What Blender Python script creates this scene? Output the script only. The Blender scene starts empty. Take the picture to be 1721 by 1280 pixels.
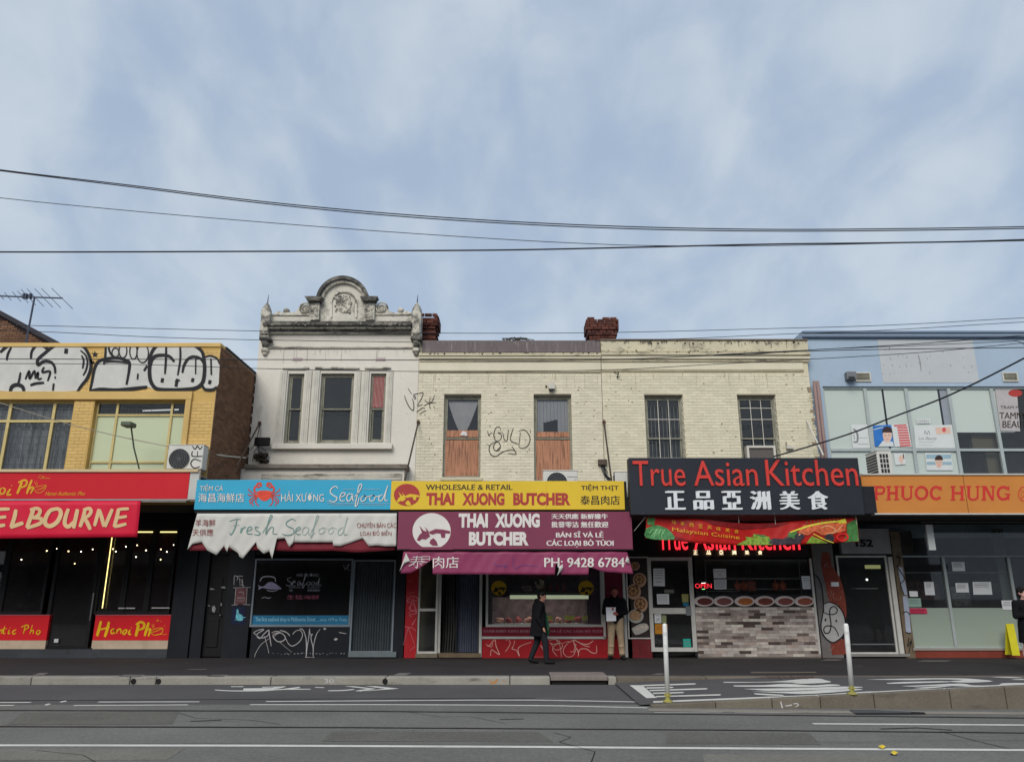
import bpy, bmesh, math, random
from mathutils import Vector, Matrix, noise
from mathutils.geometry import tessellate_polygon
random.seed(7)
rad = math.radians
scene = bpy.context.scene
COL = scene.collection

# ------------------------------------------------------------------ camera
PITCH = rad(15.6); FPX = 1290.0; CX, CY = 860.5, 640.0; H = 1.5
cam_d = bpy.data.cameras.new('camera'); cam = bpy.data.objects.new('camera', cam_d)
COL.objects.link(cam); scene.camera = cam
cam_d.sensor_width = 36.0; cam_d.lens = 36.0 * FPX / 1721.0
cam_d.clip_start = 0.1; cam_d.clip_end = 3000
cam.location = (0, 0, H); cam.rotation_euler = (rad(90) + PITCH, 0, 0)

# ------------------------------------------------------------------ exposure
vs = scene.view_settings
vs.view_transform = 'Standard'; vs.look = 'None'; vs.gamma = 1.0; vs.use_curve_mapping = False
vs.exposure = 0.58

# ------------------------------------------------------------------ world: overcast sky with soft streaky cloud
SUN_EL, SUN_AZ = rad(35), rad(197)      # azimuth clockwise from +Y: behind the viewer, a little to the left
world = bpy.data.worlds.new('World'); scene.world = world; world.use_nodes = True
wn = world.node_tree; wn.nodes.clear()
def wnode(t, **k):
    n = wn.nodes.new(t)
    for a, b in k.items(): setattr(n, a, b)
    return n
out = wnode('ShaderNodeOutputWorld'); bg = wnode('ShaderNodeBackground'); bg.inputs['Strength'].default_value = 0.103
sky = wnode('ShaderNodeTexSky', sky_type='NISHITA', sun_disc=False)
sky.sun_elevation = SUN_EL; sky.sun_rotation = SUN_AZ; sky.air_density = 1.4; sky.dust_density = 2.0
tc = wnode('ShaderNodeTexCoord'); sep = wnode('ShaderNodeSeparateXYZ')
wn.links.new(tc.outputs['Generated'], sep.inputs[0])
def wmath(op, a, b=None):
    n = wnode('ShaderNodeMath', operation=op)
    for i, x in enumerate((a, b)):
        if x is None: continue
        if isinstance(x, (int, float)): n.inputs[i].default_value = x
        else: wn.links.new(x, n.inputs[i])
    return n.outputs[0]
zz = wmath('ADD', wmath('MAXIMUM', sep.outputs['Z'], 0.0), 0.62)
comb = wnode('ShaderNodeCombineXYZ')
wn.links.new(wmath('DIVIDE', sep.outputs['X'], zz), comb.inputs['X'])
wn.links.new(wmath('DIVIDE', sep.outputs['Y'], zz), comb.inputs['Y'])
def wmap(rz, sc, loc=(0, 0, 0)):
    m = wnode('ShaderNodeMapping'); m.inputs['Rotation'].default_value = (0, 0, rz); m.inputs['Scale'].default_value = sc
    m.inputs['Location'].default_value = loc
    wn.links.new(comb.outputs[0], m.inputs['Vector']); return m.outputs[0]
def wnoise(v, s, d, dist=0.0, r=0.5):
    n = wnode('ShaderNodeTexNoise'); n.inputs['Scale'].default_value = s; n.inputs['Detail'].default_value = d
    n.inputs['Distortion'].default_value = dist; n.inputs['Roughness'].default_value = r
    wn.links.new(v, n.inputs['Vector']); return n.outputs['Fac']
n1 = wnoise(wmap(rad(52), (1.75, 1.15, 1)), 4.6, 4.0, 0.6, 0.46)
n2 = wnoise(wmap(rad(24), (1.4, 1.0, 1), (3, 1, 0)), 2.2, 3.0, 0.3, 0.5)
n3 = wnoise(wmap(rad(60), (1.3, 1.0, 1), (7, 2, 0)), 10.0, 4.0, 0.4, 0.55)
mixn = wmath('ADD', wmath('ADD', wmath('MULTIPLY', n1, 0.42), wmath('MULTIPLY', n2, 0.36)), wmath('MULTIPLY', n3, 0.22))
ramp = wnode('ShaderNodeValToRGB')
ramp.color_ramp.elements[0].position = 0.38; ramp.color_ramp.elements[0].color = (2.52, 3.17, 4.15, 1)
ramp.color_ramp.elements[1].position = 0.62; ramp.color_ramp.elements[1].color = (3.78, 4.27, 4.82, 1)
ramp.color_ramp.interpolation = 'EASE'
wn.links.new(mixn, ramp.inputs[0])
# thicker, smoother veil near the horizon
hz = wnode('ShaderNodeMapRange'); hz.inputs[1].default_value = 0.0; hz.inputs[2].default_value = 0.45
hz.inputs[3].default_value = 0.55; hz.inputs[4].default_value = 0.0
wn.links.new(sep.outputs['Z'], hz.inputs[0])
mx = wnode('ShaderNodeMix', data_type='RGBA'); wn.links.new(hz.outputs[0], mx.inputs[0])
wn.links.new(ramp.outputs[0], mx.inputs[6]); mx.inputs[7].default_value = (3.02, 3.76, 4.62, 1)
mx2 = wnode('ShaderNodeMix', data_type='RGBA'); mx2.inputs[0].default_value = 0.93
wn.links.new(sky.outputs[0], mx2.inputs[6]); wn.links.new(mx.outputs[2], mx2.inputs[7])
wn.links.new(mx2.outputs[2], bg.inputs['Color']); wn.links.new(bg.outputs[0], out.inputs[0])

sun_d = bpy.data.lights.new('sun', 'SUN'); sun_d.energy = 1.5; sun_d.angle = rad(35); sun_d.color = (1.0, 0.955, 0.89)
sun = bpy.data.objects.new('sun', sun_d); COL.objects.link(sun)
sdir = Vector((math.sin(SUN_AZ) * math.cos(SUN_EL), math.cos(SUN_AZ) * math.cos(SUN_EL), math.sin(SUN_EL)))
sun.rotation_euler = sdir.to_track_quat('Z', 'Y').to_euler(); sun.location = (0, -20, 30)

# ------------------------------------------------------------------ measured geometry: photo position + real distance -> place
def ray(px, py):
    x = (px - CX) / FPX; y = (CY - py) / FPX
    return (x, math.cos(PITCH) - y * math.sin(PITCH), math.sin(PITCH) + y * math.cos(PITCH))
def P(px, py, Y):
    d = ray(px, py); t = Y / d[1]; return (d[0] * t, Y, H + d[2] * t)
def G(px, py, z):
    d = ray(px, py); t = (z - H) / d[2]; return (d[0] * t, d[1] * t, z)
def Zp(py, Y): return P(CX, py, Y)[2]
def rect(x0, y0, x1, y1, Y):
    ym = (y0 + y1) / 2
    return P(x0, ym, Y)[0], Zp(y1, Y), P(x1, ym, Y)[0], Zp(y0, Y)
YB = 18.3     # upper front of the yellow building (overhangs)
U = 20.9      # upper front of the old terrace
S = 20.3      # shopfront line
AW = 17.8     # awning fascias
BU = 21.1     # upper front of the blue building
ROAD = -0.13

# ------------------------------------------------------------------ mesh builder
class MB:
    def __init__(s): s.v = []; s.f = []
    def face(s, pts):
        n = len(s.v); s.v += [tuple(p) for p in pts]; s.f.append(tuple(range(n, n + len(pts)))); return s
    def box(s, x0, y0, z0, x1, y1, z1):
        if x1 < x0: x0, x1 = x1, x0
        if y1 < y0: y0, y1 = y1, y0
        if z1 < z0: z0, z1 = z1, z0
        n = len(s.v)
        s.v += [(x0, y0, z0), (x1, y0, z0), (x1, y1, z0), (x0, y1, z0), (x0, y0, z1), (x1, y0, z1), (x1, y1, z1), (x0, y1, z1)]
        for q in ((0, 3, 2, 1), (4, 5, 6, 7), (0, 1, 5, 4), (1, 2, 6, 5), (2, 3, 7, 6), (3, 0, 4, 7)): s.f.append(tuple(n + i for i in q))
        return s
    def rbox(s, x0, y0, x1, y1, Y, d0, d1):          # photo rectangle at distance Y, spanning Y+d0 .. Y+d1
        a, b, c, d = rect(x0, y0, x1, y1, Y); return s.box(a, Y + d0, b, c, Y + d1, d)
    def prism(s, pts, Y0, Y1):                        # pts (x,z), counter-clockwise seen from the front
        n = len(s.v); k = len(pts)
        s.v += [(x, Y0, z) for x, z in pts] + [(x, Y1, z) for x, z in pts]
        for t in tessellate_polygon([[Vector((x, z, 0)) for x, z in pts]]):
            s.f.append(tuple(n + i for i in t)); s.f.append(tuple(n + k + i for i in reversed(t)))
        for i in range(k): j = (i + 1) % k; s.f.append((n + i, n + j, n + k + j, n + k + i))
        return s
    def tube(s, pts, r, n=8, caps=True):
        pts = [Vector(p) for p in pts]; rr = r if isinstance(r, (list, tuple)) else [r] * len(pts)
        base = len(s.v); up = None
        for i, p in enumerate(pts):
            d = (pts[min(i + 1, len(pts) - 1)] - pts[max(i - 1, 0)]).normalized()
            if up is None: up = Vector((0, 0, 1)) if abs(d.z) < 0.9 else Vector((0, 1, 0))
            a = d.cross(up).normalized(); b = a.cross(d).normalized(); up = b
            for k in range(n):
                t = 2 * math.pi * k / n; s.v.append(tuple(p + (a * math.cos(t) + b * math.sin(t)) * rr[i]))
        for i in range(len(pts) - 1):
            for k in range(n):
                k2 = (k + 1) % n
                s.f.append((base + i * n + k, base + i * n + k2, base + (i + 1) * n + k2, base + (i + 1) * n + k))
        if caps:
            s.f.append(tuple(base + k for k in reversed(range(n)))); s.f.append(tuple(base + (len(pts) - 1) * n + k for k in range(n)))
        return s
    def ball(s, c, r, n=12, m=8):
        rx, ry, rz = r if isinstance(r, (list, tuple)) else (r, r, r)
        base = len(s.v)
        for i in range(m + 1):
            t = math.pi * i / m
            for k in range(n):
                a = 2 * math.pi * k / n
                s.v.append((c[0] + rx * math.sin(t) * math.cos(a), c[1] + ry * math.sin(t) * math.sin(a), c[2] + rz * math.cos(t)))
        for i in range(m):
            for k in range(n):
                k2 = (k + 1) % n; s.f.append((base + i * n + k, base + (i + 1) * n + k, base + (i + 1) * n + k2, base + i * n + k2))
        return s
    def lathe(s, cx, cy, prof, n=16):                # prof (r, z)
        base = len(s.v); m = len(prof)
        for r, z in prof:
            for k in range(n):
                a = 2 * math.pi * k / n; s.v.append((cx + r * math.cos(a), cy + r * math.sin(a), z))
        for i in range(m - 1):
            for k in range(n):
                k2 = (k + 1) % n; s.f.append((base + i * n + k, base + i * n + k2, base + (i + 1) * n + k2, base + (i + 1) * n + k))
        s.f.append(tuple(base + k for k in reversed(range(n)))); s.f.append(tuple(base + (m - 1) * n + k for k in range(n)))
        return s
    def cap(s, p, q, r1, r2, n=12):                   # limb: two balls and a tapered tube
        s.ball(p, r1, n, 8); s.ball(q, r2, n, 8); s.tube([p, q], [r1, r2], n); return s

def tag(o, label=None, cat=None, group=None, kind=None):
    if label: o['label'] = label
    if cat: o['category'] = cat
    if group: o['group'] = group
    if kind: o['kind'] = kind
    return o
def wloc(o):
    l = Vector((0, 0, 0))
    while o is not None: l = l + o.location; o = o.parent
    return l
def thing(name, loc, label=None, cat=None, group=None, kind=None):
    o = bpy.data.objects.new(name, None); COL.objects.link(o); o.location = loc; o.empty_display_size = 0.2
    return tag(o, label, cat, group, kind)
def obj(name, mb, m, parent=None, smooth=False, label=None, cat=None, group=None, kind=None, bevel=0, weld=False):
    me = bpy.data.meshes.new(name)
    if parent is not None: org = wloc(parent)
    elif mb.v:
        xs = [v[0] for v in mb.v]; ys = [v[1] for v in mb.v]; zs = [v[2] for v in mb.v]
        org = Vector(((min(xs) + max(xs)) / 2, (min(ys) + max(ys)) / 2, min(zs)))
    else: org = Vector((0, 0, 0))
    me.from_pydata([(v[0] - org.x, v[1] - org.y, v[2] - org.z) for v in mb.v], [], mb.f)
    if weld or smooth:
        bm = bmesh.new(); bm.from_mesh(me); bmesh.ops.remove_doubles(bm, verts=bm.verts, dist=1e-5)
        bmesh.ops.recalc_face_normals(bm, faces=bm.faces); bm.to_mesh(me); bm.free()
    me.materials.append(m)
    if smooth:
        for p in me.polygons: p.use_smooth = True
    o = bpy.data.objects.new(name, me); COL.objects.link(o)
    if parent is not None: o.parent = parent
    else: o.location = org
    if bevel:
        b = o.modifiers.new('bevel', 'BEVEL'); b.width = bevel; b.segments = 2; b.limit_method = 'ANGLE'; b.angle_limit = rad(40)
    return tag(o, label, cat, group, kind)
def copy_tree(o, parent=None):
    c = o.copy(); COL.objects.link(c); c.parent = parent
    for ch in list(o.children): copy_tree(ch, c)
    return c

# ------------------------------------------------------------------ materials
def lin(u):
    u /= 255.0
    return u / 12.92 if u <= 0.04045 else ((u + 0.055) / 1.055) ** 2.4
def c(r, g, b, k=1.0): return (min(lin(r) * k, .9), min(lin(g) * k, .9), min(lin(b) * k, .9))
MATS = {}
def mk(name, col, rough=0.7, var=0.10, scale=2.0, bump=0.0, bscale=60.0, grime=None, gcol=(0.03, 0.028, 0.025), gscale=(1.5, 1.5, 0.5),
       metal=0.0, fine=0.0, spec=None, piece=0.0, emit=None, estr=0.0, hue=None, coat=0.0):
    """procedural surface: base colour with broad and fine mottling, optional stains (grime = share covered), piece-to-piece variation"""
    if name in MATS: return MATS[name]
    m = bpy.data.materials.new(name); m.use_nodes = True; nt = m.node_tree; N = nt.nodes; L = nt.links
    b = N['Principled BSDF']; b.inputs['Roughness'].default_value = rough; b.inputs['Metallic'].default_value = metal
    b.inputs['Specular IOR Level'].default_value = .22 if spec is None else spec
    if coat: b.inputs['Coat Weight'].default_value = coat
    g = N.new('ShaderNodeNewGeometry')
    def no(vec, sc, det=5.0, ro=0.6):
        n = N.new('ShaderNodeTexNoise'); n.inputs['Scale'].default_value = sc; n.inputs['Detail'].default_value = det
        n.inputs['Roughness'].default_value = ro; L.new(vec, n.inputs['Vector']); return n.outputs['Fac']
    def mp(sc):
        n = N.new('ShaderNodeMapping'); n.inputs['Scale'].default_value = sc; L.new(g.outputs['Position'], n.inputs['Vector']); return n.outputs[0]
    def rng(f, a, b_, c_, d):
        n = N.new('ShaderNodeMapRange'); L.new(f, n.inputs[0])
        for i, x in enumerate((a, b_, c_, d)): n.inputs[i + 1].default_value = x
        return n.outputs[0]
    def ma(op, x, y):
        n = N.new('ShaderNodeMath'); n.operation = op
        for i, q in enumerate((x, y)):
            if isinstance(q, (int, float)): n.inputs[i].default_value = q
            else: L.new(q, n.inputs[i])
        return n.outputs[0]
    f = rng(no(g.outputs['Position'], scale, 4.0), 0.3, 0.7, 1 - var, 1 + var)
    if fine: f = ma('MULTIPLY', f, rng(no(g.outputs['Position'], bscale * 0.5, 2.0), 0.3, 0.7, 1 - fine, 1 + fine))
    if piece or hue:
        oi = N.new('ShaderNodeObjectInfo'); r = ma('FRACT', ma('ADD', oi.outputs['Random'], ma('MULTIPLY', g.outputs['Random Per Island'], 7.13)), 0)
    if piece: f = ma('MULTIPLY', f, rng(r, 0, 1, 1 - piece, 1 + piece))
    cm = N.new('ShaderNodeMix'); cm.data_type = 'RGBA'; cm.blend_type = 'MULTIPLY'; cm.inputs[0].default_value = 1.0
    cb = N.new('ShaderNodeCombineColor')
    for i in range(3): L.new(f, cb.inputs[i])
    if hue:
        cr = N.new('ShaderNodeValToRGB'); cr.color_ramp.interpolation = 'CONSTANT'
        while len(cr.color_ramp.elements) > 1: cr.color_ramp.elements.remove(cr.color_ramp.elements[-1])
        for i, (pp, cc) in enumerate(hue):
            e = cr.color_ramp.elements[0] if i == 0 else cr.color_ramp.elements.new(pp)
            e.position = pp; e.color = (*cc, 1)
        L.new(ma('FRACT', ma('MULTIPLY', r, 5.37), 0), cr.inputs[0]); L.new(cr.outputs[0], cm.inputs[6])
    else: cm.inputs[6].default_value = (*col, 1)
    L.new(cb.outputs[0], cm.inputs[7]); colout = cm.outputs[2]
    if grime:
        gm = N.new('ShaderNodeMix'); gm.data_type = 'RGBA'
        gn = no(mp(gscale), 1.0, 8.0, 0.68)
        t = 0.5 + (0.5 - grime) * 0.42
        L.new(rng(gn, t - 0.02, t + 0.12, 0.0, 0.85), gm.inputs[0]); L.new(colout, gm.inputs[6]); gm.inputs[7].default_value = (*gcol, 1); colout = gm.outputs[2]
    L.new(colout, b.inputs['Base Color'])
    if bump:
        bn = N.new('ShaderNodeBump'); bn.inputs['Strength'].default_value = bump; bn.inputs['Distance'].default_value = 0.01
        L.new(no(g.outputs['Position'], bscale, 4.0), bn.inputs['Height']); L.new(bn.outputs[0], b.inputs['Normal'])
    if emit:
        b.inputs['Emission Color'].default_value = (*emit, 1); b.inputs['Emission Strength'].default_value = estr
    MATS[name] = m; return m
def glass(name, tint=(0.8, 0.85, 0.85), opaque=0.0, film=(0.6, 0.65, 0.6), refl=1.0, wob=0.0):
    if name in MATS: return MATS[name]
    m = bpy.data.materials.new(name); m.use_nodes = True; nt = m.node_tree; N = nt.nodes; L = nt.links
    N.remove(N['Principled BSDF']); o = N['Material Output']
    tr = N.new('ShaderNodeBsdfTransparent'); tr.inputs[0].default_value = (*tint, 1)
    gl = N.new('ShaderNodeBsdfGlossy'); gl.inputs['Roughness'].default_value = 0.02
    fr = N.new('ShaderNodeFresnel'); fr.inputs['IOR'].default_value = 1.0 + 0.62 * refl
    ms = N.new('ShaderNodeMixShader'); L.new(fr.outputs[0], ms.inputs[0]); L.new(gl.outputs[0], ms.inputs[2])
    src = tr.outputs[0]
    if wob:
        g = N.new('ShaderNodeNewGeometry'); n = N.new('ShaderNodeTexNoise'); n.inputs['Scale'].default_value = 1.7; n.inputs['Detail'].default_value = 1
        L.new(g.outputs['Position'], n.inputs['Vector'])
        bn = N.new('ShaderNodeBump'); bn.inputs['Strength'].default_value = wob; bn.inputs['Distance'].default_value = 0.02
        L.new(n.outputs[0], bn.inputs['Height']); L.new(bn.outputs[0], gl.inputs['Normal'])
    if opaque:
        df = N.new('ShaderNodeBsdfDiffuse'); df.inputs[0].default_value = (*film, 1)
        m2 = N.new('ShaderNodeMixShader'); m2.inputs[0].default_value = opaque; L.new(src, m2.inputs[1]); L.new(df.outputs[0], m2.inputs[2]); src = m2.outputs[0]
    L.new(src, ms.inputs[1]); L.new(ms.outputs[0], o.inputs[0])
    MATS[name] = m; return m

# ------------------------------------------------------------------ flat art (paint, print, lettering) laid on a surface
def smooth_path(pts, n=6):
    if len(pts) < 3: return [tuple(p) for p in pts]
    out = []
    q = [pts[0]] + list(pts) + [pts[-1]]
    for i in range(1, len(q) - 2):
        for k in range(n):
            t = k / n; r = []
            for j in range(2):
                a, b_, c_, d = q[i - 1][j], q[i][j], q[i + 1][j], q[i + 2][j]
                r.append(0.5 * ((2 * b_) + (-a + c_) * t + (2 * a - 5 * b_ + 4 * c_ - d) * t * t + (-a + 3 * b_ - 3 * c_ + d) * t ** 3))
            out.append(tuple(r))
    out.append(tuple(pts[-1])); return out
class Art:
    """marks given in photo coordinates, mapped on the surface `surf(px,py,lift)`"""
    def __init__(s, surf, origin=(0, 0), scale=1.0, cut=0):
        s.surf = surf; s.o = origin; s.k = scale; s.mb = MB(); s.cut = cut; s.n = 0; s.lift = 0.0
    def _p(s, p): return (s.o[0] + p[0] / s.k, s.o[1] + p[1] / s.k)
    def _emit(s, verts, faces):
        if s.cut:
            bm = bmesh.new(); vv = [bm.verts.new((a, b, 0)) for a, b in verts]
            for f in faces:
                try: bm.faces.new([vv[i] for i in f])
                except ValueError: pass
            xs = [a for a, b in verts]; ys = [b for a, b in verts]
            x = math.floor(min(xs) / s.cut) * s.cut + s.cut
            while x < max(xs):
                bmesh.ops.bisect_plane(bm, geom=bm.verts[:] + bm.edges[:] + bm.faces[:], plane_co=(x, 0, 0), plane_no=(1, 0, 0)); x += s.cut
            y = math.floor(min(ys) / s.cut) * s.cut + s.cut
            while y < max(ys):
                bmesh.ops.bisect_plane(bm, geom=bm.verts[:] + bm.edges[:] + bm.faces[:], plane_co=(0, y, 0), plane_no=(0, 1, 0)); y += s.cut
            bm.verts.index_update(); verts = [(v.co.x, v.co.y) for v in bm.verts]; faces = [[v.index for v in f.verts] for f in bm.faces]; bm.free()
        l = s.lift + 0.0004 * (s.n % 12); s.n += 1
        n = len(s.mb.v); s.mb.v += [s.surf(a, b, l) for a, b in verts]; s.mb.f += [tuple(n + i for i in f) for f in faces]
    def poly(s, pts, smooth=0):
        q = [s._p(p) for p in pts]
        if smooth: q = smooth_path(q + [q[0]], smooth)[:-1]
        s._emit(q, tessellate_polygon([[Vector((a, b, 0)) for a, b in q]])); return s
    def disc(s, cx, cy, rx, ry=None, a0=0, a1=360, n=28):
        ry = ry or rx
        return s.poly([(cx + rx * math.cos(rad(a0 + (a1 - a0) * i / n)), cy + ry * math.sin(rad(a0 + (a1 - a0) * i / n))) for i in range(n if a1 - a0 == 360 else n + 1)])
    def ring(s, cx, cy, r, w, ry=None, n=32, a0=0, a1=360):
        ry = ry or r
        return s.line([(cx + r * math.cos(rad(a0 + (a1 - a0) * i / n)), cy + ry * math.sin(rad(a0 + (a1 - a0) * i / n))) for i in range(n + 1)], w, sm=0, taper=0)
    def line(s, pts, w, sm=5, taper=0.35):
        q = [s._p(p) for p in pts]
        if sm: q = smooth_path(q, sm)
        w = w / s.k if s.k != 1 else w
        m = len(q); L_, R_ = [], []
        for i, p in enumerate(q):
            a = q[max(i - 1, 0)]; b = q[min(i + 1, m - 1)]; dx, dy = b[0] - a[0], b[1] - a[1]; d = math.hypot(dx, dy) or 1
            t = i / (m - 1) if m > 1 else 0; h = w / 2 * (1 - taper * abs(2 * t - 1) ** 3)
            nx, ny = -dy / d * h, dx / d * h
            L_.append((p[0] + nx, p[1] + ny)); R_.append((p[0] - nx, p[1] - ny))
        v = L_ + R_; f = [(i, i + 1, m + i + 1, m + i) for i in range(m - 1)]
        s._emit(v, f); return s
    def rectp(s, x0, y0, x1, y1): return s.poly([(x0, y0), (x1, y0), (x1, y1), (x0, y1)])
    def text(s, t, x0, y0, x1, y1, bold=0.0, shear=0.0, lean=0.0):
        big = bold > .03; vs_, fs = glyphs(t, bold if big else 0, shear); sh = 0 if big else bold * abs(y1 - y0)
        for dx in ((-sh, 0, sh) if sh else (0,)): s._emit([s._p((x0 + u * (x1 - x0) + lean * (1 - v) + dx, y1 + v * (y0 - y1))) for u, v in vs_], fs)
        return s
    def done(s, name, m, parent): return obj(name, s.mb, m, parent)
_gl = {}
def glyphs(t, bold=0.0, shear=0.0, space=1.0):
    key = (t, bold, shear, space)
    if key in _gl: return _gl[key]
    cu = bpy.data.curves.new('t', 'FONT'); cu.body = t; cu.size = 1; cu.offset = bold; cu.shear = shear; cu.resolution_u = 3
    cu.space_character = space; cu.fill_mode = 'BOTH'
    o = bpy.data.objects.new('t', cu); COL.objects.link(o); dg = bpy.context.evaluated_depsgraph_get()
    me = bpy.data.meshes.new_from_object(o.evaluated_get(dg)); v = [(p.co.x, p.co.y) for p in me.vertices]; f = [tuple(q.vertices) for q in me.polygons]
    bpy.data.objects.remove(o); bpy.data.curves.remove(cu); bpy.data.meshes.remove(me)
    x0 = min(a for a, b in v); x1 = max(a for a, b in v); y0 = min(b for a, b in v); y1 = max(b for a, b in v)
    _gl[key] = ([((a - x0) / (x1 - x0), (b - y0) / (y1 - y0)) for a, b in v], f); return _gl[key]
def flat(Y): return lambda px, py, l=0.0: P(px, py, Y - l)
def letter(parent, t, x0, y0, x1, y1, Y, m, bold=0.0, shear=0.0, raise_=0.0, name='lettering', space=1.0, multi=0.0):
    """upright lettering on a vertical board: box given at its mid height"""
    a, b, cc, d = rect(x0, y0, x1, y1, Y); vs_, fs = glyphs(t, bold if bold > .03 else 0, shear, space); mb = MB()
    
    for k, dx in enumerate((-multi, 0, multi) if multi else (0,)):
        n = len(mb.v); mb.v += [(a + u * (cc - a) + dx, Y - raise_ - .0006 * k, b + v * (d - b) + (.4 * dx if k == 2 else 0)) for u, v in vs_]; mb.f += [tuple(n + i for i in f) for f in fs]
    fs = list(mb.f)
    if raise_ > 0.006:
        # side walls for raised letters
        cnt = {}
        for f in fs:
            for i in range(len(f)):
                e = (f[i], f[(i + 1) % len(f)]); cnt[tuple(sorted(e))] = cnt.get(tuple(sorted(e)), []) + [e]
        n = len(mb.v); mb.v += [(x, Y, z) for x, y, z in mb.v[:n]]
        for k, es in cnt.items():
            if len(es) == 1: i, j = es[0]; mb.f.append((i, j, n + j, n + i))
    return obj(name, mb, m, parent)

# ------------------------------------------------------------------ walls, bricks, windows
def wall_mesh(X0, Z0, X1, Z1, holes, Y, th, mb=None):
    mb = mb or MB()
    xs = sorted({X0, X1, *[h[0] for h in holes], *[h[2] for h in holes]}); zs = sorted({Z0, Z1, *[h[1] for h in holes], *[h[3] for h in holes]})
    xs = [x for x in xs if X0 <= x <= X1]; zs = [z for z in zs if Z0 <= z <= Z1]
    for i in range(len(xs) - 1):
        for j in range(len(zs) - 1):
            mx_, mz = (xs[i] + xs[i + 1]) / 2, (zs[j] + zs[j + 1]) / 2
            if any(h[0] < mx_ < h[2] and h[1] < mz < h[3] for h in holes): continue
            a, b_, c_, d = xs[i], xs[i + 1], zs[j], zs[j + 1]
            mb.face([(a, Y, c_), (b_, Y, c_), (b_, Y, d), (a, Y, d)]); mb.face([(b_, Y + th, c_), (a, Y + th, c_), (a, Y + th, d), (b_, Y + th, d)])
    for h in list(holes) + [(X0, Z0, X1, Z1)]:
        a, c_, b_, d = h
        mb.face([(a, Y, c_), (a, Y + th, c_), (a, Y + th, d), (a, Y, d)]); mb.face([(b_, Y, d), (b_, Y + th, d), (b_, Y + th, c_), (b_, Y, c_)])
        mb.face([(a, Y, d), (a, Y + th, d), (b_, Y + th, d), (b_, Y, d)]); mb.face([(b_, Y, c_), (b_, Y + th, c_), (a, Y + th, c_), (a, Y, c_)])
    return mb
def bricks(parent, U0, V0, U1, V1, holes, mapf, mat, bl=0.23, bh=0.072, j=0.010, proud=0.007, keep=300, nm='brick', skip=0.0, near=None, jit=0.0):
    """stretcher courses: nearest `keep` bricks are objects sharing one mesh, the rest one mesh"""
    items = []; row = 0; v = V0 + j
    while v + bh < V1:
        u = U0 + j - (bl / 2 if row % 2 else 0)
        while u < U1:
            a, b_ = max(u, U0 + j / 2), min(u + bl, U1 - j / 2)
            segs = [(a, b_)]
            for h in holes:
                if h[1] < v + bh and h[3] > v:
                    ns = []
                    for (p, q) in segs:
                        if h[2] <= p or h[0] >= q: ns.append((p, q)); continue
                        if p < h[0]: ns.append((p, h[0] - 0.002))
                        if q > h[2]: ns.append((h[2] + 0.002, q))
                    segs = ns
            for (p, q) in segs:
                if q - p > 0.035 and random.random() >= skip: items.append((p, q, v))
            u += bl + j
        v += bh + j; row += 1
    near = near or ((U0 + U1) / 2, V0)
    full = sorted([i for i in items if abs(i[1] - i[0] - bl) < 1e-4], key=lambda i: (i[0] - near[0]) ** 2 + (i[2] - near[1]) ** 2)[:keep]
    fs = set(full)
    def bx(mb, p, q, v_, d):
        c8 = [mapf(p, v_, 0), mapf(q, v_, 0), mapf(q, v_ + bh, 0), mapf(p, v_ + bh, 0), mapf(p, v_, d), mapf(q, v_, d), mapf(q, v_ + bh, d), mapf(p, v_ + bh, d)]
        n = len(mb.v); mb.v += c8
        for qd in ((4, 5, 6, 7), (0, 1, 5, 4), (1, 2, 6, 5), (2, 3, 7, 6), (3, 0, 4, 7)): mb.f.append(tuple(n + k for k in qd))
    if full:
        o3 = Vector(mapf(0, 0, 0)); mb = MB(); bx(mb, 0, bl, 0, proud); me = bpy.data.meshes.new(nm)
        me.from_pydata([tuple(Vector(q) - o3) for q in mb.v], [], mb.f); me.materials.append(mat)
        w = wloc(parent)
        for (p, q, v_) in full:
            o = bpy.data.objects.new(nm, me); COL.objects.link(o); o.parent = parent
            o.location = Vector(mapf(p, v_, random.uniform(-jit, jit) if jit else 0)) - w
    rest = MB()
    for it in items:
        if it not in fs: bx(rest, it[0], it[1], it[2], proud + (random.uniform(-jit, jit) if jit else 0))
    if rest.v: obj('brick_courses', rest, mat, parent, kind='stuff')
def front(Y): return lambda u, v, d: (u, Y - d, v)
def hull(root, X0, X1, Yf, Yb, Z, mat, roofm, zfloor=None, Z0=0.0):
    t = 0.22; X0 += 0.004; X1 -= 0.004
    obj('side_wall', MB().box(X0, Yf, Z0, X0 + t, Yb, Z), mat, root); obj('side_wall', MB().box(X1 - t, Yf, Z0, X1, Yb, Z), mat, root)
    obj('rear_wall', MB().box(X0, Yb, Z0, X1, Yb + t, Z), mat, root); obj('roof', MB().box(X0 + t, Yf, Z - 0.12, X1 - t, Yb, Z - 0.02), roofm, root)
def room(root, X0, X1, Y0, Y1, Z0, Z1, m, name='room_lining'):
    mb = MB(); a, b = X0, X1
    mb.face([(a, Y1, Z0), (b, Y1, Z0), (b, Y1, Z1), (a, Y1, Z1)]); mb.face([(a, Y0, Z0), (a, Y1, Z0), (a, Y1, Z1), (a, Y0, Z1)])
    mb.face([(b, Y1, Z0), (b, Y0, Z0), (b, Y0, Z1), (b, Y1, Z1)]); mb.face([(a, Y0, Z0), (b, Y0, Z0), (b, Y1, Z0), (a, Y1, Z0)])
    mb.face([(a, Y1, Z1), (b, Y1, Z1), (b, Y0, Z1), (a, Y0, Z1)]); return obj(name, mb, m, root)
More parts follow.
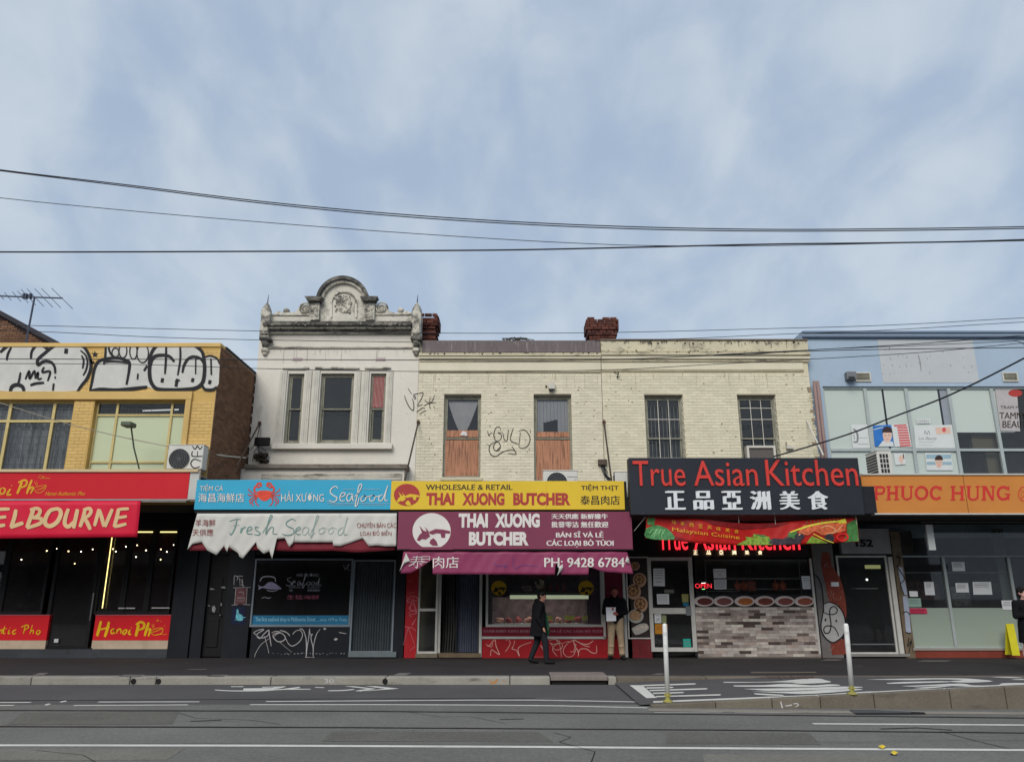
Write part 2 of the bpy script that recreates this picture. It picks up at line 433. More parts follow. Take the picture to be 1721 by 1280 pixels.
def frame_mesh(a, b, cc, d, Y, th, w, mb=None, wt=None, wb=None):
    mb = mb or MB(); wt = wt or w; wb = wb or w
    mb.box(a, Y, b, a + w, Y + th, d); mb.box(cc - w, Y, b, cc, Y + th, d); mb.box(a + w, Y, d - wt, cc - w, Y + th, d); mb.box(a + w, Y, b, cc - w, Y + th, b + wb)
    return mb

# ================================================================== materials in use
asphalt = mk('asphalt_road', c(112, 111, 106, .97), .93, .16, .35, .5, 70, fine=.22, grime=.30, gcol=(.085, .082, .075), gscale=(.16, 2.6, 1), spec=.25)
asphalt2 = mk('asphalt_lane', c(88, 86, 86, .95), .92, .10, .6, .35, 80, fine=.18, grime=.2, gcol=(.045, .043, .045), gscale=(.3, 1.6, 1), spec=.25)
footm = mk('footpath_asphalt', c(58, 55, 55, .95), .92, .16, .7, .3, 70, fine=.14, grime=.28, gcol=(.035, .033, .032), gscale=(.5, 1.6, 1), spec=.25)
concrete = mk('kerb_concrete', c(150, 146, 136, .95), .9, .14, 1.4, .3, 60, fine=.10, grime=.3, gcol=(.13, .12, .10), gscale=(1.6, 6, 6), piece=.10)
concrete_d = mk('concrete_stained', c(118, 110, 98, .9), .92, .16, 1.2, .3, 60, fine=.1, grime=.35, gcol=(.09, .08, .065), gscale=(1.1, 4, 3), piece=.08)
paintw = mk('road_paint', c(212, 210, 202, .95), .75, .10, 3.0, .2, 90, grime=.17, gcol=(.16, .155, .15), gscale=(2.2, 9, 1), fine=.08)
steel = mk('worn_steel', (.30, .29, .28), .38, .15, 3, metal=.9)
dirt_shade_m = mk('groove_dirt_hole_shade', (.018, .017, .016), .95, .2, 2)  # dirt in grooves and cracks; painted shade inside the drain openings
yellow = mk('yellow_paint', c(214, 180, 114, .94), .8, .08, 1.2, .15, 50, grime=.09, gcol=(.16, .10, .05), gscale=(1.8, 1.8, .5), piece=.06)
brownbrick = mk('brown_brick', c(118, 88, 68), .93, .12, 2, .3, 60, piece=.26, grime=.12, gcol=(.02, .015, .012), gscale=(1, 1, .8))
mortar_d = mk('dark_mortar', c(166, 150, 132, .9), .95, .12, 4)
redbrick = mk('red_brick', c(92, 56, 48), .93, .16, 3, .3, 60, piece=.4, grime=.36, gcol=(.03, .018, .016), gscale=(3, 3, 2))
mortar_r = mk('sooty_mortar', c(70, 58, 52), .95, .12, 4)
whitew = mk('white_render', c(222, 216, 204, .93), .85, .06, .8, .12, 30, grime=.11, gcol=(.36, .34, .29), gscale=(2.0, 2.0, .7), fine=.03)
whiteo = mk('weathered_ornament', c(206, 200, 186, .93), .9, .12, 3, .4, 40, grime=.56, gcol=(.09, .085, .078), gscale=(3.2, 3.2, 4.0), fine=.08)
cornm = mk('weathered_cornice', c(196, 190, 176, .9), .9, .12, 2, .3, 40, grime=.50, gcol=(.06, .056, .052), gscale=(1.2, 3, 9), fine=.08)
blackcap = mk('soot_black_cement', c(124, 120, 112), .9, .2, 4, .3, 40, grime=.68, gcol=(.045, .044, .043), gscale=(3, 3, 5))
cream = mk('cream_paint', c(222, 214, 191, .93), .85, .06, 1.0, .2, 40, grime=.14, gcol=(.34, .31, .24), gscale=(2.2, 2.2, 1.0), piece=.07, fine=.03)
cream2 = mk('warm_cream_paint', c(222, 214, 189, .93), .85, .06, 1.0, .2, 40, grime=.13, gcol=(.34, .30, .22), gscale=(2.2, 2.2, 1.0), piece=.065, fine=.03)
joint1 = mk('painted_joint', c(212, 203, 178, .93), .9, .08, 2.0, grime=.27, gcol=(.18, .155, .11), gscale=(2.2, 2.2, 2.2))
joint2 = mk('warm_painted_joint', c(212, 202, 172, .93), .9, .08, 2.0, grime=.22, gcol=(.18, .155, .11), gscale=(2.2, 2.2, 2.2))
creamg = mk('grimy_cream', c(208, 198, 170, .9), .9, .10, 2, .3, 40, grime=.34, gcol=(.11, .095, .075), gscale=(1.3, 3, 5))
flash = mk('weathered_metal_flashing', c(108, 98, 98), .7, .14, 1.5, .1, 30, grime=.35, gcol=(.22, .20, .19), gscale=(6, 2, .6), metal=.0)
blue = mk('pale_blue_render', c(166, 184, 201, .95), .85, .05, .7, .1, 30, grime=.05, gcol=(.22, .26, .33), gscale=(1.5, 1.5, .4), fine=.02)
bluedk = mk('blue_grey_trim', c(118, 134, 156, .93), .8, .06, 1)
patchm = mk('pale_grey_patch', c(190, 194, 196, .93), .9, .05, 1.5, .2, 40, grime=.10, gcol=(.22, .22, .22), gscale=(7, 7, 7))
oldpaint = mk('old_window_paint', c(150, 148, 132, .9), .85, .22, 5, .4, 60, grime=.30, gcol=(.12, .10, .075), gscale=(6, 6, 2.5))
framew = mk('white_window_paint', c(206, 202, 190, .93), .8, .10, 4, .2, 60, grime=.16, gcol=(.20, .17, .12), gscale=(5, 5, 2))
alum = mk('aluminium_frame', c(176, 184, 182, .93), .5, .06, 3, metal=.15)
alum_w = mk('white_metal_frame', c(205, 203, 196, .9), .5, .08, 4, grime=.10, gcol=(.20, .18, .16), gscale=(5, 5, 3))
darkf = mk('dark_frame', (.016, .018, .022), .5, .2, 3)
navy = mk('dark_navy_paint', c(27, 29, 36), .55, .22, 2.2, .15, 40, grime=.10, gcol=(.05, .05, .055), gscale=(4, 4, 2), fine=.05)
blackp = mk('black_paint', (.008, .008, .009), .55, .2, 3, .1, 40)
slate = mk('slate_grey_plinth', c(66, 68, 72), .8, .14, 2, .2, 50, grime=.25, gcol=(.03, .03, .03), gscale=(2, 2, 6))
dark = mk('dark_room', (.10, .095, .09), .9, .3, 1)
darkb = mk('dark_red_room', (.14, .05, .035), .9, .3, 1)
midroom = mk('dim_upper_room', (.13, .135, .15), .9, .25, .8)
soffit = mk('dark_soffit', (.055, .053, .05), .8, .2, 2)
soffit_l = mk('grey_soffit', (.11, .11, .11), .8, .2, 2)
roofm = mk('grey_roof_metal', (.20, .20, .21), .6, .2, 2, metal=.2)
gl_dark = glass('window_glass', (.85, .88, .9), opaque=.07, film=(.30, .32, .34), wob=.15)  # grey diffuse film stands in for sky reflected in the upper panes
gl_clear = glass('shop_glass', (.88, .92, .90), opaque=.05, film=(.34, .34, .36), refl=.95)  # faint grey film painted in place of street reflections
gl_frost = glass('frosted_window', (.6, .65, .6), opaque=.95, film=c(204, 214, 206, .9))
gl_frost2 = glass('green_frosted_window', (.6, .65, .6), opaque=.97, film=c(204, 212, 176, .92))
gl_painted_haze = glass('painted_haze_glass', (.9, .9, .9), opaque=.11, film=(.46, .42, .46), refl=.95)  # pale film painted in to brighten the dark shop behind it
gl_film = glass('privacy_film_glass', (.5, .55, .5), opaque=.90, film=c(168, 180, 166, .95))
red = mk('red_sign_face', c(206, 28, 42, .93), .42, .04, 1.0, grime=.09, gcol=(.3, .03, .05), gscale=(2, 2, 1))
redp = mk('red_panel', c(208, 28, 38, 1.15), .45, .05, 1.4)
redban = mk('red_banner_vinyl', c(216, 30, 62, .93), .5, .05, 1.4)
redwall = mk('red_wall_paint', c(172, 32, 40, 1.0), .6, .14, 2.5, .2, 40, grime=.07, gcol=(.10, .02, .02), gscale=(5, 5, 5))
redold = mk('weathered_dark_red_paint', c(112, 36, 42), .7, .2, 3, .2, 40, grime=.3, gcol=(.10, .07, .06), gscale=(4, 4, 7))
maroon = mk('maroon_strip', c(120, 22, 42), .6, .08, 2)
purple = mk('maroon_purple_sign', c(132, 62, 86, .90), .55, .06, 1.2, grime=.10, gcol=(.13, .045, .07), gscale=(2.5, 2.5, .7))
purpleb = mk('maroon_banner_vinyl', c(150, 66, 100, .90), .42, .07, 1.4)
aqua = mk('blue_sign_face', c(58, 170, 206, .93), .45, .05, 1.5, grime=.09, gcol=(.05, .25, .35), gscale=(2, 2, 1))
sunny = mk('yellow_sign_face', c(232, 196, 58, .90), .5, .05, 1.5, grime=.07, gcol=(.45, .33, .07), gscale=(3, 3, .8))
blacks = mk('black_sign_face', c(42, 45, 53), .5, .1, 1.5, grime=.10, gcol=(.04, .042, .05), gscale=(3, 3, .8))
orange = mk('orange_sign_face', c(208, 136, 66, .90), .55, .06, 1.4, grime=.10, gcol=(.36, .17, .06), gscale=(3, 3, .7))
tornw = mk('white_torn_vinyl', c(208, 206, 198, .93), .55, .06, 2, .15, 20, grime=.14, gcol=(.26, .255, .24), gscale=(2.4, 2.4, 1.4))
offw = mk('off_white_print', c(226, 220, 214, .93), .6, .05, 2)
creamp = mk('cream_print', c(224, 190, 142, .93), .6, .06, 3)
gold = mk('gold_print', c(226, 168, 44, .93), .5, .15, 6)
goldy = mk('yellow_gold_print', c(232, 176, 20, 1.2), .5, .12, 6)
redprint = mk('red_print', c(206, 58, 54, .93), .5, .08, 4)
brickred = mk('brick_red_print', c(176, 66, 62, .93), .55, .06, 4)
darkprint = mk('dark_print', c(62, 56, 48), .6, .08, 4)
tealp = mk('faded_teal_print', c(112, 150, 146, .93), .6, .30, 3)
fadedred = mk('faded_red_print', c(150, 84, 84, .93), .6, .2, 5)
tagblack = mk('black_spray_paint', c(30, 30, 33), .6, .3, 8)
tagdark = mk('dark_marker', c(58, 56, 46), .6, .2, 8)
tagwhite = mk('white_spray_fill', c(208, 206, 200, .93), .7, .08, 3, grime=.06, gcol=(.40, .34, .2), gscale=(2, 2, 2))
tagchalk = mk('white_paint_marker', c(190, 186, 186), .6, .25, 9)
ply = mk('plywood_sheet', c(182, 130, 102, .93), .75, .14, 2, .1, 40, grime=.5, gcol=(.15, .075, .045), gscale=(20, 20, 1.4))
curtain = mk('grey_lace_curtain', c(170, 170, 170), .95, .22, 5, grime=.42, gcol=(.05, .05, .055), gscale=(9, 9, 1.2))
curtain_w = mk('white_net_curtain', c(226, 220, 218, .9), .95, .08, 5)
acw = mk('air_conditioner_casing', c(214, 212, 204, .93), .5, .05, 2, grime=.06, gcol=(.3, .28, .24), gscale=(3, 3, 1))
grilled = mk('dark_grille', (.03, .032, .036), .5, .1, 3)
greym = mk('grey_metal', c(120, 122, 124), .5, .1, 3, metal=.3)
rusty = mk('rusty_iron', c(92, 66, 52), .85, .25, 8, .3, 60)
cablem = mk('cable_rubber', (.020, .022, .030), .6, .1, 3)
paperm = mk('paper_notice', c(206, 208, 206), .8, .04, 4)

# ================================================================== ground, road, footpath
def st(name, mb, m, **k): return obj(name, mb, m, kind='structure', **k)
st('ground', MB().box(-400, -300, -0.9, 400, 900, -0.16), mk('distant_ground', (.10, .10, .095), .95, .1, .1))
road = thing('road', (0, 8, ROAD), kind='structure')
st2 = lambda name, mb, m, par: obj(name, mb, m, par)
mb = MB(); mb.box(-150, -6, -0.16, 150, 12.83, ROAD); st2('carriageway', mb, asphalt, road)
mb = MB(); mb.box(-150, 12.83, -0.16, 150, 15.6, ROAD); st2('kerbside_lane', mb, asphalt2, road)
st('near_footpath', MB().box(-150, -12, -0.16, 150, -6, 0), footm)
footpath = thing('footpath', (0, 18, 0), kind='structure')
st2('footpath_surface', MB().box(-150, 15.92, -0.16, 150, 30, 0), footm, footpath)

def gsurf(z): return lambda px, py, l=0.0: G(px, py, z + l)
def mark(name, pts, z=ROAD, m=None, par=None, smooth=0):
    a = Art(gsurf(z + 0.004)); a.poly(pts, smooth); return a.done(name, m or paintw, par or road)
def strip(name, pts, w, m=paintw, par=None, z=ROAD, ext=None):
    """painted line through photo points, true width w in metres"""
    q = [G(x, y, z + 0.004) for x, y in pts]; mb = MB(); k = []
    for i, p in enumerate(q):
        a = q[max(0, i - 1)]; b = q[min(len(q) - 1, i + 1)]; dx, dy = b[0] - a[0], b[1] - a[1]; d = math.hypot(dx, dy)
        k.append(((p[0] - dy / d * w / 2, p[1] + dx / d * w / 2, p[2]), (p[0] + dy / d * w / 2, p[1] - dx / d * w / 2, p[2])))
    for i in range(len(k) - 1): mb.face([k[i][1], k[i + 1][1], k[i + 1][0], k[i][0]])
    return obj(name, mb, m, par or road)
strip('lane_line', [(-500, 1247), (0, 1251.5), (430, 1252), (860, 1254), (1290, 1257), (1721, 1259.5), (2300, 1262)], .115)
for xs in (((-500, 1181.3), (-200, 1181.3)), ((-170, 1180.5), (52, 1179.5)), ((165, 1178.8), (335, 1178.4)), ((447, 1178.0), (650, 1176.6), (800, 1175.6), (900, 1175.6), (1000, 1177.3), (1094, 1179.2))):
    strip('lane_line', list(xs), .085)
for xs in (((-500, 1186), (-250, 1186)), ((-200, 1185.6), (24, 1184.5)), ((124, 1184.6), (316, 1183.6)), ((420, 1183.3), (620, 1183.2), (800, 1183.8), (940, 1185.2), (1088, 1188.6))):
    strip('lane_line', list(xs), .085)
mark('reflector_stud', [(74, 1183.5), (82, 1181.3), (86, 1182.3), (78, 1184.8)]); mark('reflector_stud', [(100, 1178.6), (110, 1176.4), (113, 1177.6), (103, 1179.6)])
strip('edge_line', [(1366, 1215.3), (1721, 1217.5), (2300, 1221)], .10)
strip('edge_line', [(1100, 1196.4), (1215, 1195.6)], .03); strip('edge_line', [(1235, 1196.6), (1360, 1197)], .025)
# tram rails: dark groove with a worn steel head beside it
for nm, pts in (('far', [(-600, 1194), (0, 1193.2), (600, 1194.5), (1200, 1200), (1721, 1206), (2400, 1214)]), ('near', [(-600, 1219), (0, 1220.3), (600, 1222), (1200, 1226), (1721, 1231), (2400, 1238)])):
    r = thing('tram_rail', G(860, pts[2][1], ROAD), kind='structure')
    strip('rail_groove', pts, .045, dirt_shade_m, r); strip('rail_head', [(x, y - 1.5) for x, y in pts], .055, mk('rail_head', (.20, .19, .18), .5, .25, 2, metal=.5), r)
pm = mk('asphalt_patch', c(103, 101, 94, .95), .93, .1, 1, .4, 70, fine=.2); pm2 = mk('asphalt_worn', c(122, 119, 110, .97), .93, .1, 1, .4, 70, fine=.2)
for i, L_ in enumerate(([(560, 1228), (905, 1229), (930, 1246), (540, 1245)], [(1180, 1266), (1490, 1268), (1540, 1300), (1190, 1300)], [(40, 1196.5), (300, 1196), (290, 1216), (10, 1217)], [(-60, 1258), (310, 1257), (280, 1276), (-100, 1277)], [(1120, 1229.5), (1360, 1231), (1380, 1250), (1120, 1249)])):
    mark('asphalt_patch', L_, ROAD - .001, pm if i % 2 == 0 else pm2)
for L_, w in (([(930, 1230), (960, 1238), (940, 1246), (1000, 1262), (990, 1290)], .012), ([(300, 1197), (330, 1206), (420, 1209), (470, 1216)], .012), ([(60, 1260), (140, 1268), (170, 1285)], .012), ([(690, 1196), (740, 1204), (790, 1203), (850, 1215)], .010)): strip('crack', L_, w, dirt_shade_m)
strip('tar_seam', [(-400, 1176.6), (0, 1176.4), (560, 1173.5), (900, 1172.3)], .04, mk('tar_seal', (.02, .02, .022), .6), road)
for pts, w in (([(1580, 1228), (1640, 1244), (1700, 1258)], .015), ([(1480, 1224), (1540, 1222), (1600, 1226)], .05), ([(320, 1211), (372, 1209)], .05), ([(840, 1208), (880, 1207)], .04)):
    strip('tar_seam', pts, w, MATS['tar_seal'], road)
# bicycle symbol and chevron painted in the kerbside lane (strongly foreshortened)
Zo = (340, 1120); K = 4.78
a = Art(gsurf(ROAD + .004), Zo, K)
a.line([(100, 185), (250, 192), (480, 190), (620, 181), (870, 178)], 8); a.line([(230, 158), (330, 158)], 9, 0); a.poly([(330, 172), (560, 168), (600, 158), (670, 156), (650, 166), (520, 188), (330, 192)])
a.line([(480, 163), (670, 158)], 8); a.line([(650, 180), (770, 166), (785, 164)], 10); a.line([(905, 164), (980, 166)], 8)
a.done('bicycle_marking', paintw, road)
a = Art(gsurf(ROAD + .004), Zo, K)
a.line([(1010, 191), (1140, 188), (1220, 180)], 8); a.poly([(1140, 154), (1210, 154), (1395, 175), (1270, 196), (1220, 192), (1330, 176)]); a.poly([(1310, 154), (1390, 154), (1585, 174), (1340, 192), (1290, 192), (1470, 175)])
a.done('chevron_marking', paintw, road)
# kerb, stone by stone
kerb = thing('kerb', (0, 15.6, ROAD), kind='structure')
kx = [P(x, 1144, 15.6)[0] for x in (-900, -780, -650, -520, -390, -260, -130, 52, 218, 262, 455, 648, 857, 925)] + [P(1022, 1144, 15.6)[0], P(1037, 1144, 15.6)[0]]
for i in range(len(kx) - 1):
    if i == 13: continue
    w = MB().box(kx[i] + .006, 15.6, ROAD - .02, kx[i + 1] - .006, 15.92, .004); obj('kerb_stone', w, concrete, kerb, bevel=.02)
obj('drain_lid', MB().box(kx[13] + .006, 15.58, ROAD + .07, kx[14] - .006, 16.35, .03), mk('pit_lid_concrete', c(130, 120, 114), .9, .12, 2, fine=.1), kerb, bevel=.015)
obj('drain_mouth', MB().box(kx[13] + .03, 15.64, ROAD - .01, kx[14] - .03, 15.9, ROAD + .069), dirt_shade_m, kerb)
for x in (224, 266, 647): X = P(x, 1144, 15.59)[0]; obj('drain_outlet', MB().tube([(X, 15.585, -.07), (X, 15.66, -.07)], .05, 12), dirt_shade_m, kerb)
for i in range(9):
    x0 = P(1037, 1144, 15.6)[0] + i * 1.7; obj('kerb_stone', MB().box(x0 + .006, 15.6, ROAD - .02, x0 + 1.694, 15.92, .003), concrete_d, kerb, bevel=.015)
a = Art(lambda px, py, l=0.0: P(px, py, 15.597 - l)); a.text('30', 545, 1140, 561, 1147.5, .01); a.done('kerb_number', tagchalk, kerb)
a = Art(lambda px, py, l=0.0: P(px, py, 15.597 - l)); a.line([(822, 1141), (828, 1146), (836, 1141), (832, 1147), (824, 1147.5)], 1.6); a.line([(844, 1142), (851, 1146.5)], 1); a.done('kerb_scribble', mk('orange_marker', c(190, 130, 60), .7), kerb)
for x0, y0, x1, y1 in ((55, 1130, 82, 1134), (196, 1133, 245, 1137), (346, 1133, 385, 1136), (660, 1130, 692, 1134), (310, 1123.5, 352, 1124.5), (1378, 1107, 1418, 1109.5), (1540, 1109, 1600, 1111), (1094, 1131, 1120, 1133), (1440, 1118, 1446, 1119)):
    mark('service_cover', [(x0 + 12, y0), (x1, y0), (x1 - 10, y1), (x0, y1)], 0.0, mk('grey_cover', c(118, 112, 108), .9, .15, 3), footpath)

# raised bicycle ramp beside the tram stop: surface rises to the right, concrete edge wall facing the tram lane
rx0, rx1 = G(1095, 1189, ROAD)[0], G(2600, 1190, ROAD)[0]
yf0, yf1 = G(1095, 1188.6, ROAD)[1], G(1721, 1191, ROAD)[1]; xr1 = G(1721, 1191, ROAD)[0]
zt1 = P(1721, 1153.5, yf1)[2]
def fr_y(X): return yf0 + (yf1 - yf0) * (X - rx0) / (xr1 - rx0)
def ztop(X): t = max(0.0, (X - rx0) / (xr1 - rx0)); return min(ROAD + .025 + (zt1 - ROAD - .025) * t, .22)
def rz(X, Y):
    zf = ztop(X) if X > rx0 else ROAD + .02
    zb = min(ROAD + .004 + .135 * min(1, max(0, (X - rx0 + 1.0) / 4.0)), .006)
    t = min(1, max(0, (Y - fr_y(X)) / (15.6 - fr_y(X)))); return zf + (zb - zf) * t
def rsurf(px, py, l=0.0):
    z = 0.0
    for _ in range(14): p = G(px, py, z); z = z + .6 * (rz(p[0], p[1]) - z)
    p = G(px, py, z); return (p[0], p[1], z + .005 + l)
ramp = thing('bicycle_ramp', (rx0 + 6, 13.6, ROAD), kind='structure')
mb = MB(); nx, ny = 40, 10; x_s = rx0 - .15
for i in range(nx):
    for j in range(ny):
        def q(i, j):
            X = x_s + (rx1 - x_s) * i / nx; Y = fr_y(X) + .16 + (15.6 - fr_y(X) - .165) * j / ny; return (X, Y, rz(X, Y))
        mb.face([q(i, j), q(i + 1, j), q(i + 1, j + 1), q(i, j + 1)])
obj('ramp_surface', mb, asphalt2, ramp, smooth=True)
xs = [rx0] + [G(x, 1190, ROAD)[0] for x in (1205, 1300, 1381, 1471, 1598, 1690, 1800, 1920, 2040, 2200, 2400, 2600)]
for i in range(len(xs) - 1):
    a0, b0 = xs[i] + .005, xs[i + 1] - .005; mb = MB(); n = 0
    for X in (a0, b0):
        Y = fr_y(X); mb.v += [(X, Y, ROAD - .02), (X, Y + .15, ROAD - .02), (X, Y + .15, ztop(X) + .012), (X, Y, ztop(X) + .012)]
    mb.f = [(0, 1, 2, 3), (7, 6, 5, 4), (0, 3, 7, 4), (3, 2, 6, 7), (2, 1, 5, 6), (1, 0, 4, 5)]
    obj('edge_kerb_stone', mb, concrete_d, ramp, bevel=.012)
strip('gutter_strip', [(1090, 1192), (1380, 1195.3), (1721, 1198), (2300, 1202)], .26, mk('gutter_concrete', c(140, 132, 122), .9, .12, 2, fine=.1), road)
a = Art(rsurf); a.line([(1098, 1179.3), (1238, 1173.8), (1380, 1168.2), (1480, 1162.5), (1594, 1157.4), (1721, 1151.8), (1900, 1143)], 2.6, 5, 0); a.done('edge_line', paintw, ramp)
a = Art(rsurf, (1040, 1110), 5.062)
a.poly([(92, 208), (200, 208), (322, 316), (235, 318)])
for x0, y0, x1, y1 in ((200, 211, 655, 196), (235, 232, 465, 226), (262, 254, 755, 238), (290, 278, 555, 270), (315, 306, 870, 290)):
    a.poly([(x0, y0 - 5), (x1 - 15, y1 - 4), (x1 + 5, y1), (x1 - 10, y1 + 7), (x0, y0 + 6)])
a.done('ramp_teeth_marking', paintw, ramp)
a = Art(rsurf, (1040, 1110), 5.062, 0)
for pts in ([(900, 180), (1300, 178), (1560, 156), (1700, 152), (1760, 166), (1800, 184), (1560, 196), (1400, 184), (930, 188)], [(980, 210), (1240, 208), (1420, 196), (1640, 210), (1800, 200), (1880, 212), (1560, 226), (1280, 222), (1000, 220)],
            [(1060, 240), (1340, 236), (1560, 232), (1900, 220), (2080, 228), (1700, 250), (1300, 256), (1180, 250)], [(1130, 262), (1500, 262), (1960, 240), (2060, 250), (1640, 282), (1420, 278)],
            [(1190, 296), (1400, 300), (1500, 312), (1900, 276), (2160, 262), (2190, 272), (1900, 296), (1600, 310), (1240, 304)], [(1150, 278), (1380, 290), (1380, 300), (1180, 290)]):
    a.poly(pts, 3)
a.done('stretched_lettering', paintw, ramp)
a = Art(rsurf, (1380, 1110), 5.047)
for pts in ([(375, 160), (600, 154), (1000, 148), (1250, 152), (1460, 174), (1250, 186), (1080, 176), (1200, 164), (980, 158), (780, 164)], [(555, 190), (700, 180), (1040, 174), (1080, 182), (760, 192), (580, 196)],
            [(680, 216), (900, 206), (1180, 194), (1300, 210), (1500, 206), (1540, 192), (1721, 190), (1721, 204), (1340, 222), (1080, 214), (800, 220)], [(780, 232), (1000, 218), (1100, 216), (900, 236)], [(1430, 138), (1600, 138), (1721, 148), (1560, 146)], [(1610, 160), (1721, 156), (1721, 164), (1650, 164)]):
    a.poly(pts, 3)
a.done('stretched_lettering', paintw, ramp)
a = Art(lambda px, py, l=0.0: P(px, py, fr_y(P(px, py, 12)[0]) - .004 - l)); a.line([(1312, 1178), (1315, 1189)], 2.2, 0, 0); a.line([(1320, 1185.5), (1331, 1184)], 2, 0, 0); a.line([(1333, 1182), (1339, 1181.5), (1342, 1184), (1337, 1187)], 1.5); a.done('survey_mark', tagchalk, ramp)
mark('storm_grate_pit', [(1427, 1192.5), (1470, 1192.5), (1553, 1196), (1556, 1198.5), (1440, 1199)], ROAD + .008, dirt_shade_m, road)
a = Art(gsurf(ROAD + .018)); 
for i in range(22): x = 1432 + i * 4.4; a.line([(x, 1193.2), (x + 6, 1197.6)], 1.3, 0, 0)
a.done('storm_grate', greym, road)
a = Art(rsurf); a.rectp(1262, 1128.5, 1372, 1131); a.done('pit_lid', concrete_d, ramp)
a = Art(rsurf)
for i in range(26): x = 1266 + i * 4 + random.uniform(-1, 1); a.line([(x, 1134 + random.uniform(0, 3)), (x + random.uniform(2, 6), 1140 + random.uniform(-2, 2))], 1.6, 0)
a.done('rust_marks', rusty, ramp)
# two fallen leaves / yellow wrappers on the lane line
for i, pts in enumerate(([(1476, 1254.6), (1480, 1252.8), (1487, 1253.3), (1489, 1255.2), (1483, 1256.4)], [(1495, 1263.6), (1501, 1262.3), (1507, 1264), (1510, 1265.3), (1503, 1266.4), (1498, 1265.6)])):
    mb = MB(); g0 = [G(x, y, ROAD + .02) for x, y in pts]; cen = (sum(p[0] for p in g0) / 5 if False else sum(p[0] for p in g0) / len(g0), sum(p[1] for p in g0) / len(g0), ROAD + .045)
    for k in range(len(g0)): a_, b_ = g0[k], g0[(k + 1) % len(g0)]; mb.face([(a_[0], a_[1], ROAD + .012 + .02 * (k % 2)), (b_[0], b_[1], ROAD + .012 + .02 * ((k + 1) % 2)), cen])
    obj('fallen_leaf', mb, mk('yellow_leaf', c(206, 178, 60), .7, .2, 20), label=['curled yellow leaf lying just above the solid white lane line', 'larger yellow leaf lying on and below the solid white lane line'][i], cat='leaf', group='fallen yellow leaves on the road')

# ================================================================== YELLOW BUILDING
yb = thing('yellow_brick_building', (-12, YB, 0), 'yellow painted brick building with graffitied parapet and dark brown side wall', 'building')
YL = -19.0; _, _, YR, ZT = rect(0, 578, 361, 790, YB)
_ztop = Zp(577.5, YB); YR = P(372, 578, YB)[0]
w1 = rect(-200, 673, 115, 806, YB); w2 = rect(150, 673, 306, 806, YB)
zlow = 3.95
hol = [(w1[0], zlow + .01, w1[2], w1[3]), (w2[0], zlow + .01, w2[2], w2[3])]
YBK = YB + 6.5
obj('front_wall', wall_mesh(YL, zlow - .35, YR - .01, _ztop, hol, YB, .28), mk('yellow_joint', c(206, 170, 102, .93), .85, .1, 2, grime=.06, gcol=(.22, .14, .07), gscale=(3, 3, 3)), yb)
zb0, zb1 = Zp(672, YB), Zp(658.5, YB)
bricks(yb, P(-60, 620, YB)[0], zb1 + .005, YR, _ztop - .10, [], front(YB), yellow, keep=230, near=(-9.5, 6.5))
bricks(yb, w2[2] + .14, zlow, YR, zb0, [], front(YB), yellow, keep=70)
bricks(yb, w1[2] + .02, zlow, w2[0] - .02, zb0, [], front(YB), yellow, keep=0)
obj('lintel_band', MB().box(YL, YB - .07, zb0, w2[2] + .14, YB, zb1), yellow, yb, bevel=.01); obj('parapet_coping', MB().box(YL, YB - .035, _ztop - .09, YR, YB + .3, _ztop + .015), yellow, yb, bevel=.01)
obj('window_jamb', MB().box(w2[2], YB - .07, zlow, w2[2] + .135, YB + .15, zb0), yellow, yb, bevel=.01)
# side wall: dark brown brick, real courses
obj('side_wall', MB().box(YR - .25, YB + .005, zlow - .35, YR - .001, YBK, _ztop - .03), mortar_d, yb)
bricks(yb, YB + .0, zlow - .3, YBK, _ztop - .06, [], lambda u, v, d: (YR - .001 + d, u, v), brownbrick, keep=0, proud=.009)
obj('parapet_coping', MB().box(YR - .26, YB + .3, _ztop - .028, YR + .03, YBK, _ztop + .02), slate, yb)
obj('rear_wall', MB().box(YL, YBK, zlow, YR, YBK + .25, _ztop), mortar_d, yb); obj('roof', MB().box(YL, YB + .3, _ztop - .5, YR - .26, YBK, _ztop - .42), roofm, yb)
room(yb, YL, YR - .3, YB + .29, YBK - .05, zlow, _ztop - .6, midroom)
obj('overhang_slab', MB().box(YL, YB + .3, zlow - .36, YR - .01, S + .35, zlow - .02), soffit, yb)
# windows
def vwin(parent, r, Y, fm, w=.05, name='window'): return obj(name, frame_mesh(r[0], r[1], r[2], r[3], Y, .06, w), fm, parent, bevel=.004)
ff = mk('cream_yellow_frame', c(206, 186, 128, .93), .7, .1, 4, grime=.15, gcol=(.15, .10, .05), gscale=(5, 5, 2))
r1 = (w1[0], zlow, w1[2], w1[3]); W = vwin(yb, r1, YB + .10, ff)
for x in (80, 5, -70): X = P(x, 730, YB)[0]; obj('mullion', MB().box(X - .035, YB + .095, zlow + .05, X + .035, YB + .165, w1[3] - .05), ff, W)
zt_ = Zp(706, YB); obj('transom', MB().box(w1[0] + .05, YB + .09, zt_ - .03, w1[2] - .05, YB + .16, zt_ + .03), ff, W)
obj('pane', MB().face([(r1[0] + .05, YB + .13, r1[1]), (r1[2] - .05, YB + .13, r1[1]), (r1[2] - .05, YB + .13, r1[3]), (r1[0] + .05, YB + .13, r1[3])]), gl_dark, W)
mb = MB(); nx = 150
for i in range(nx):
    xa = w1[0] + (w1[2] - w1[0]) * i / nx; xb = w1[0] + (w1[2] - w1[0]) * (i + 1) / nx
    fa = YB + .30 + .05 * math.sin(i * 1.15) + .03 * math.sin(i * .37); fb = YB + .30 + .05 * math.sin((i + 1) * 1.15) + .03 * math.sin((i + 1) * .37)
    mb.face([(xa, fa, zlow), (xb, fb, zlow), (xb, fb, w1[3]), (xa, fa, w1[3])])
obj('curtain', mb, curtain, W, smooth=True)
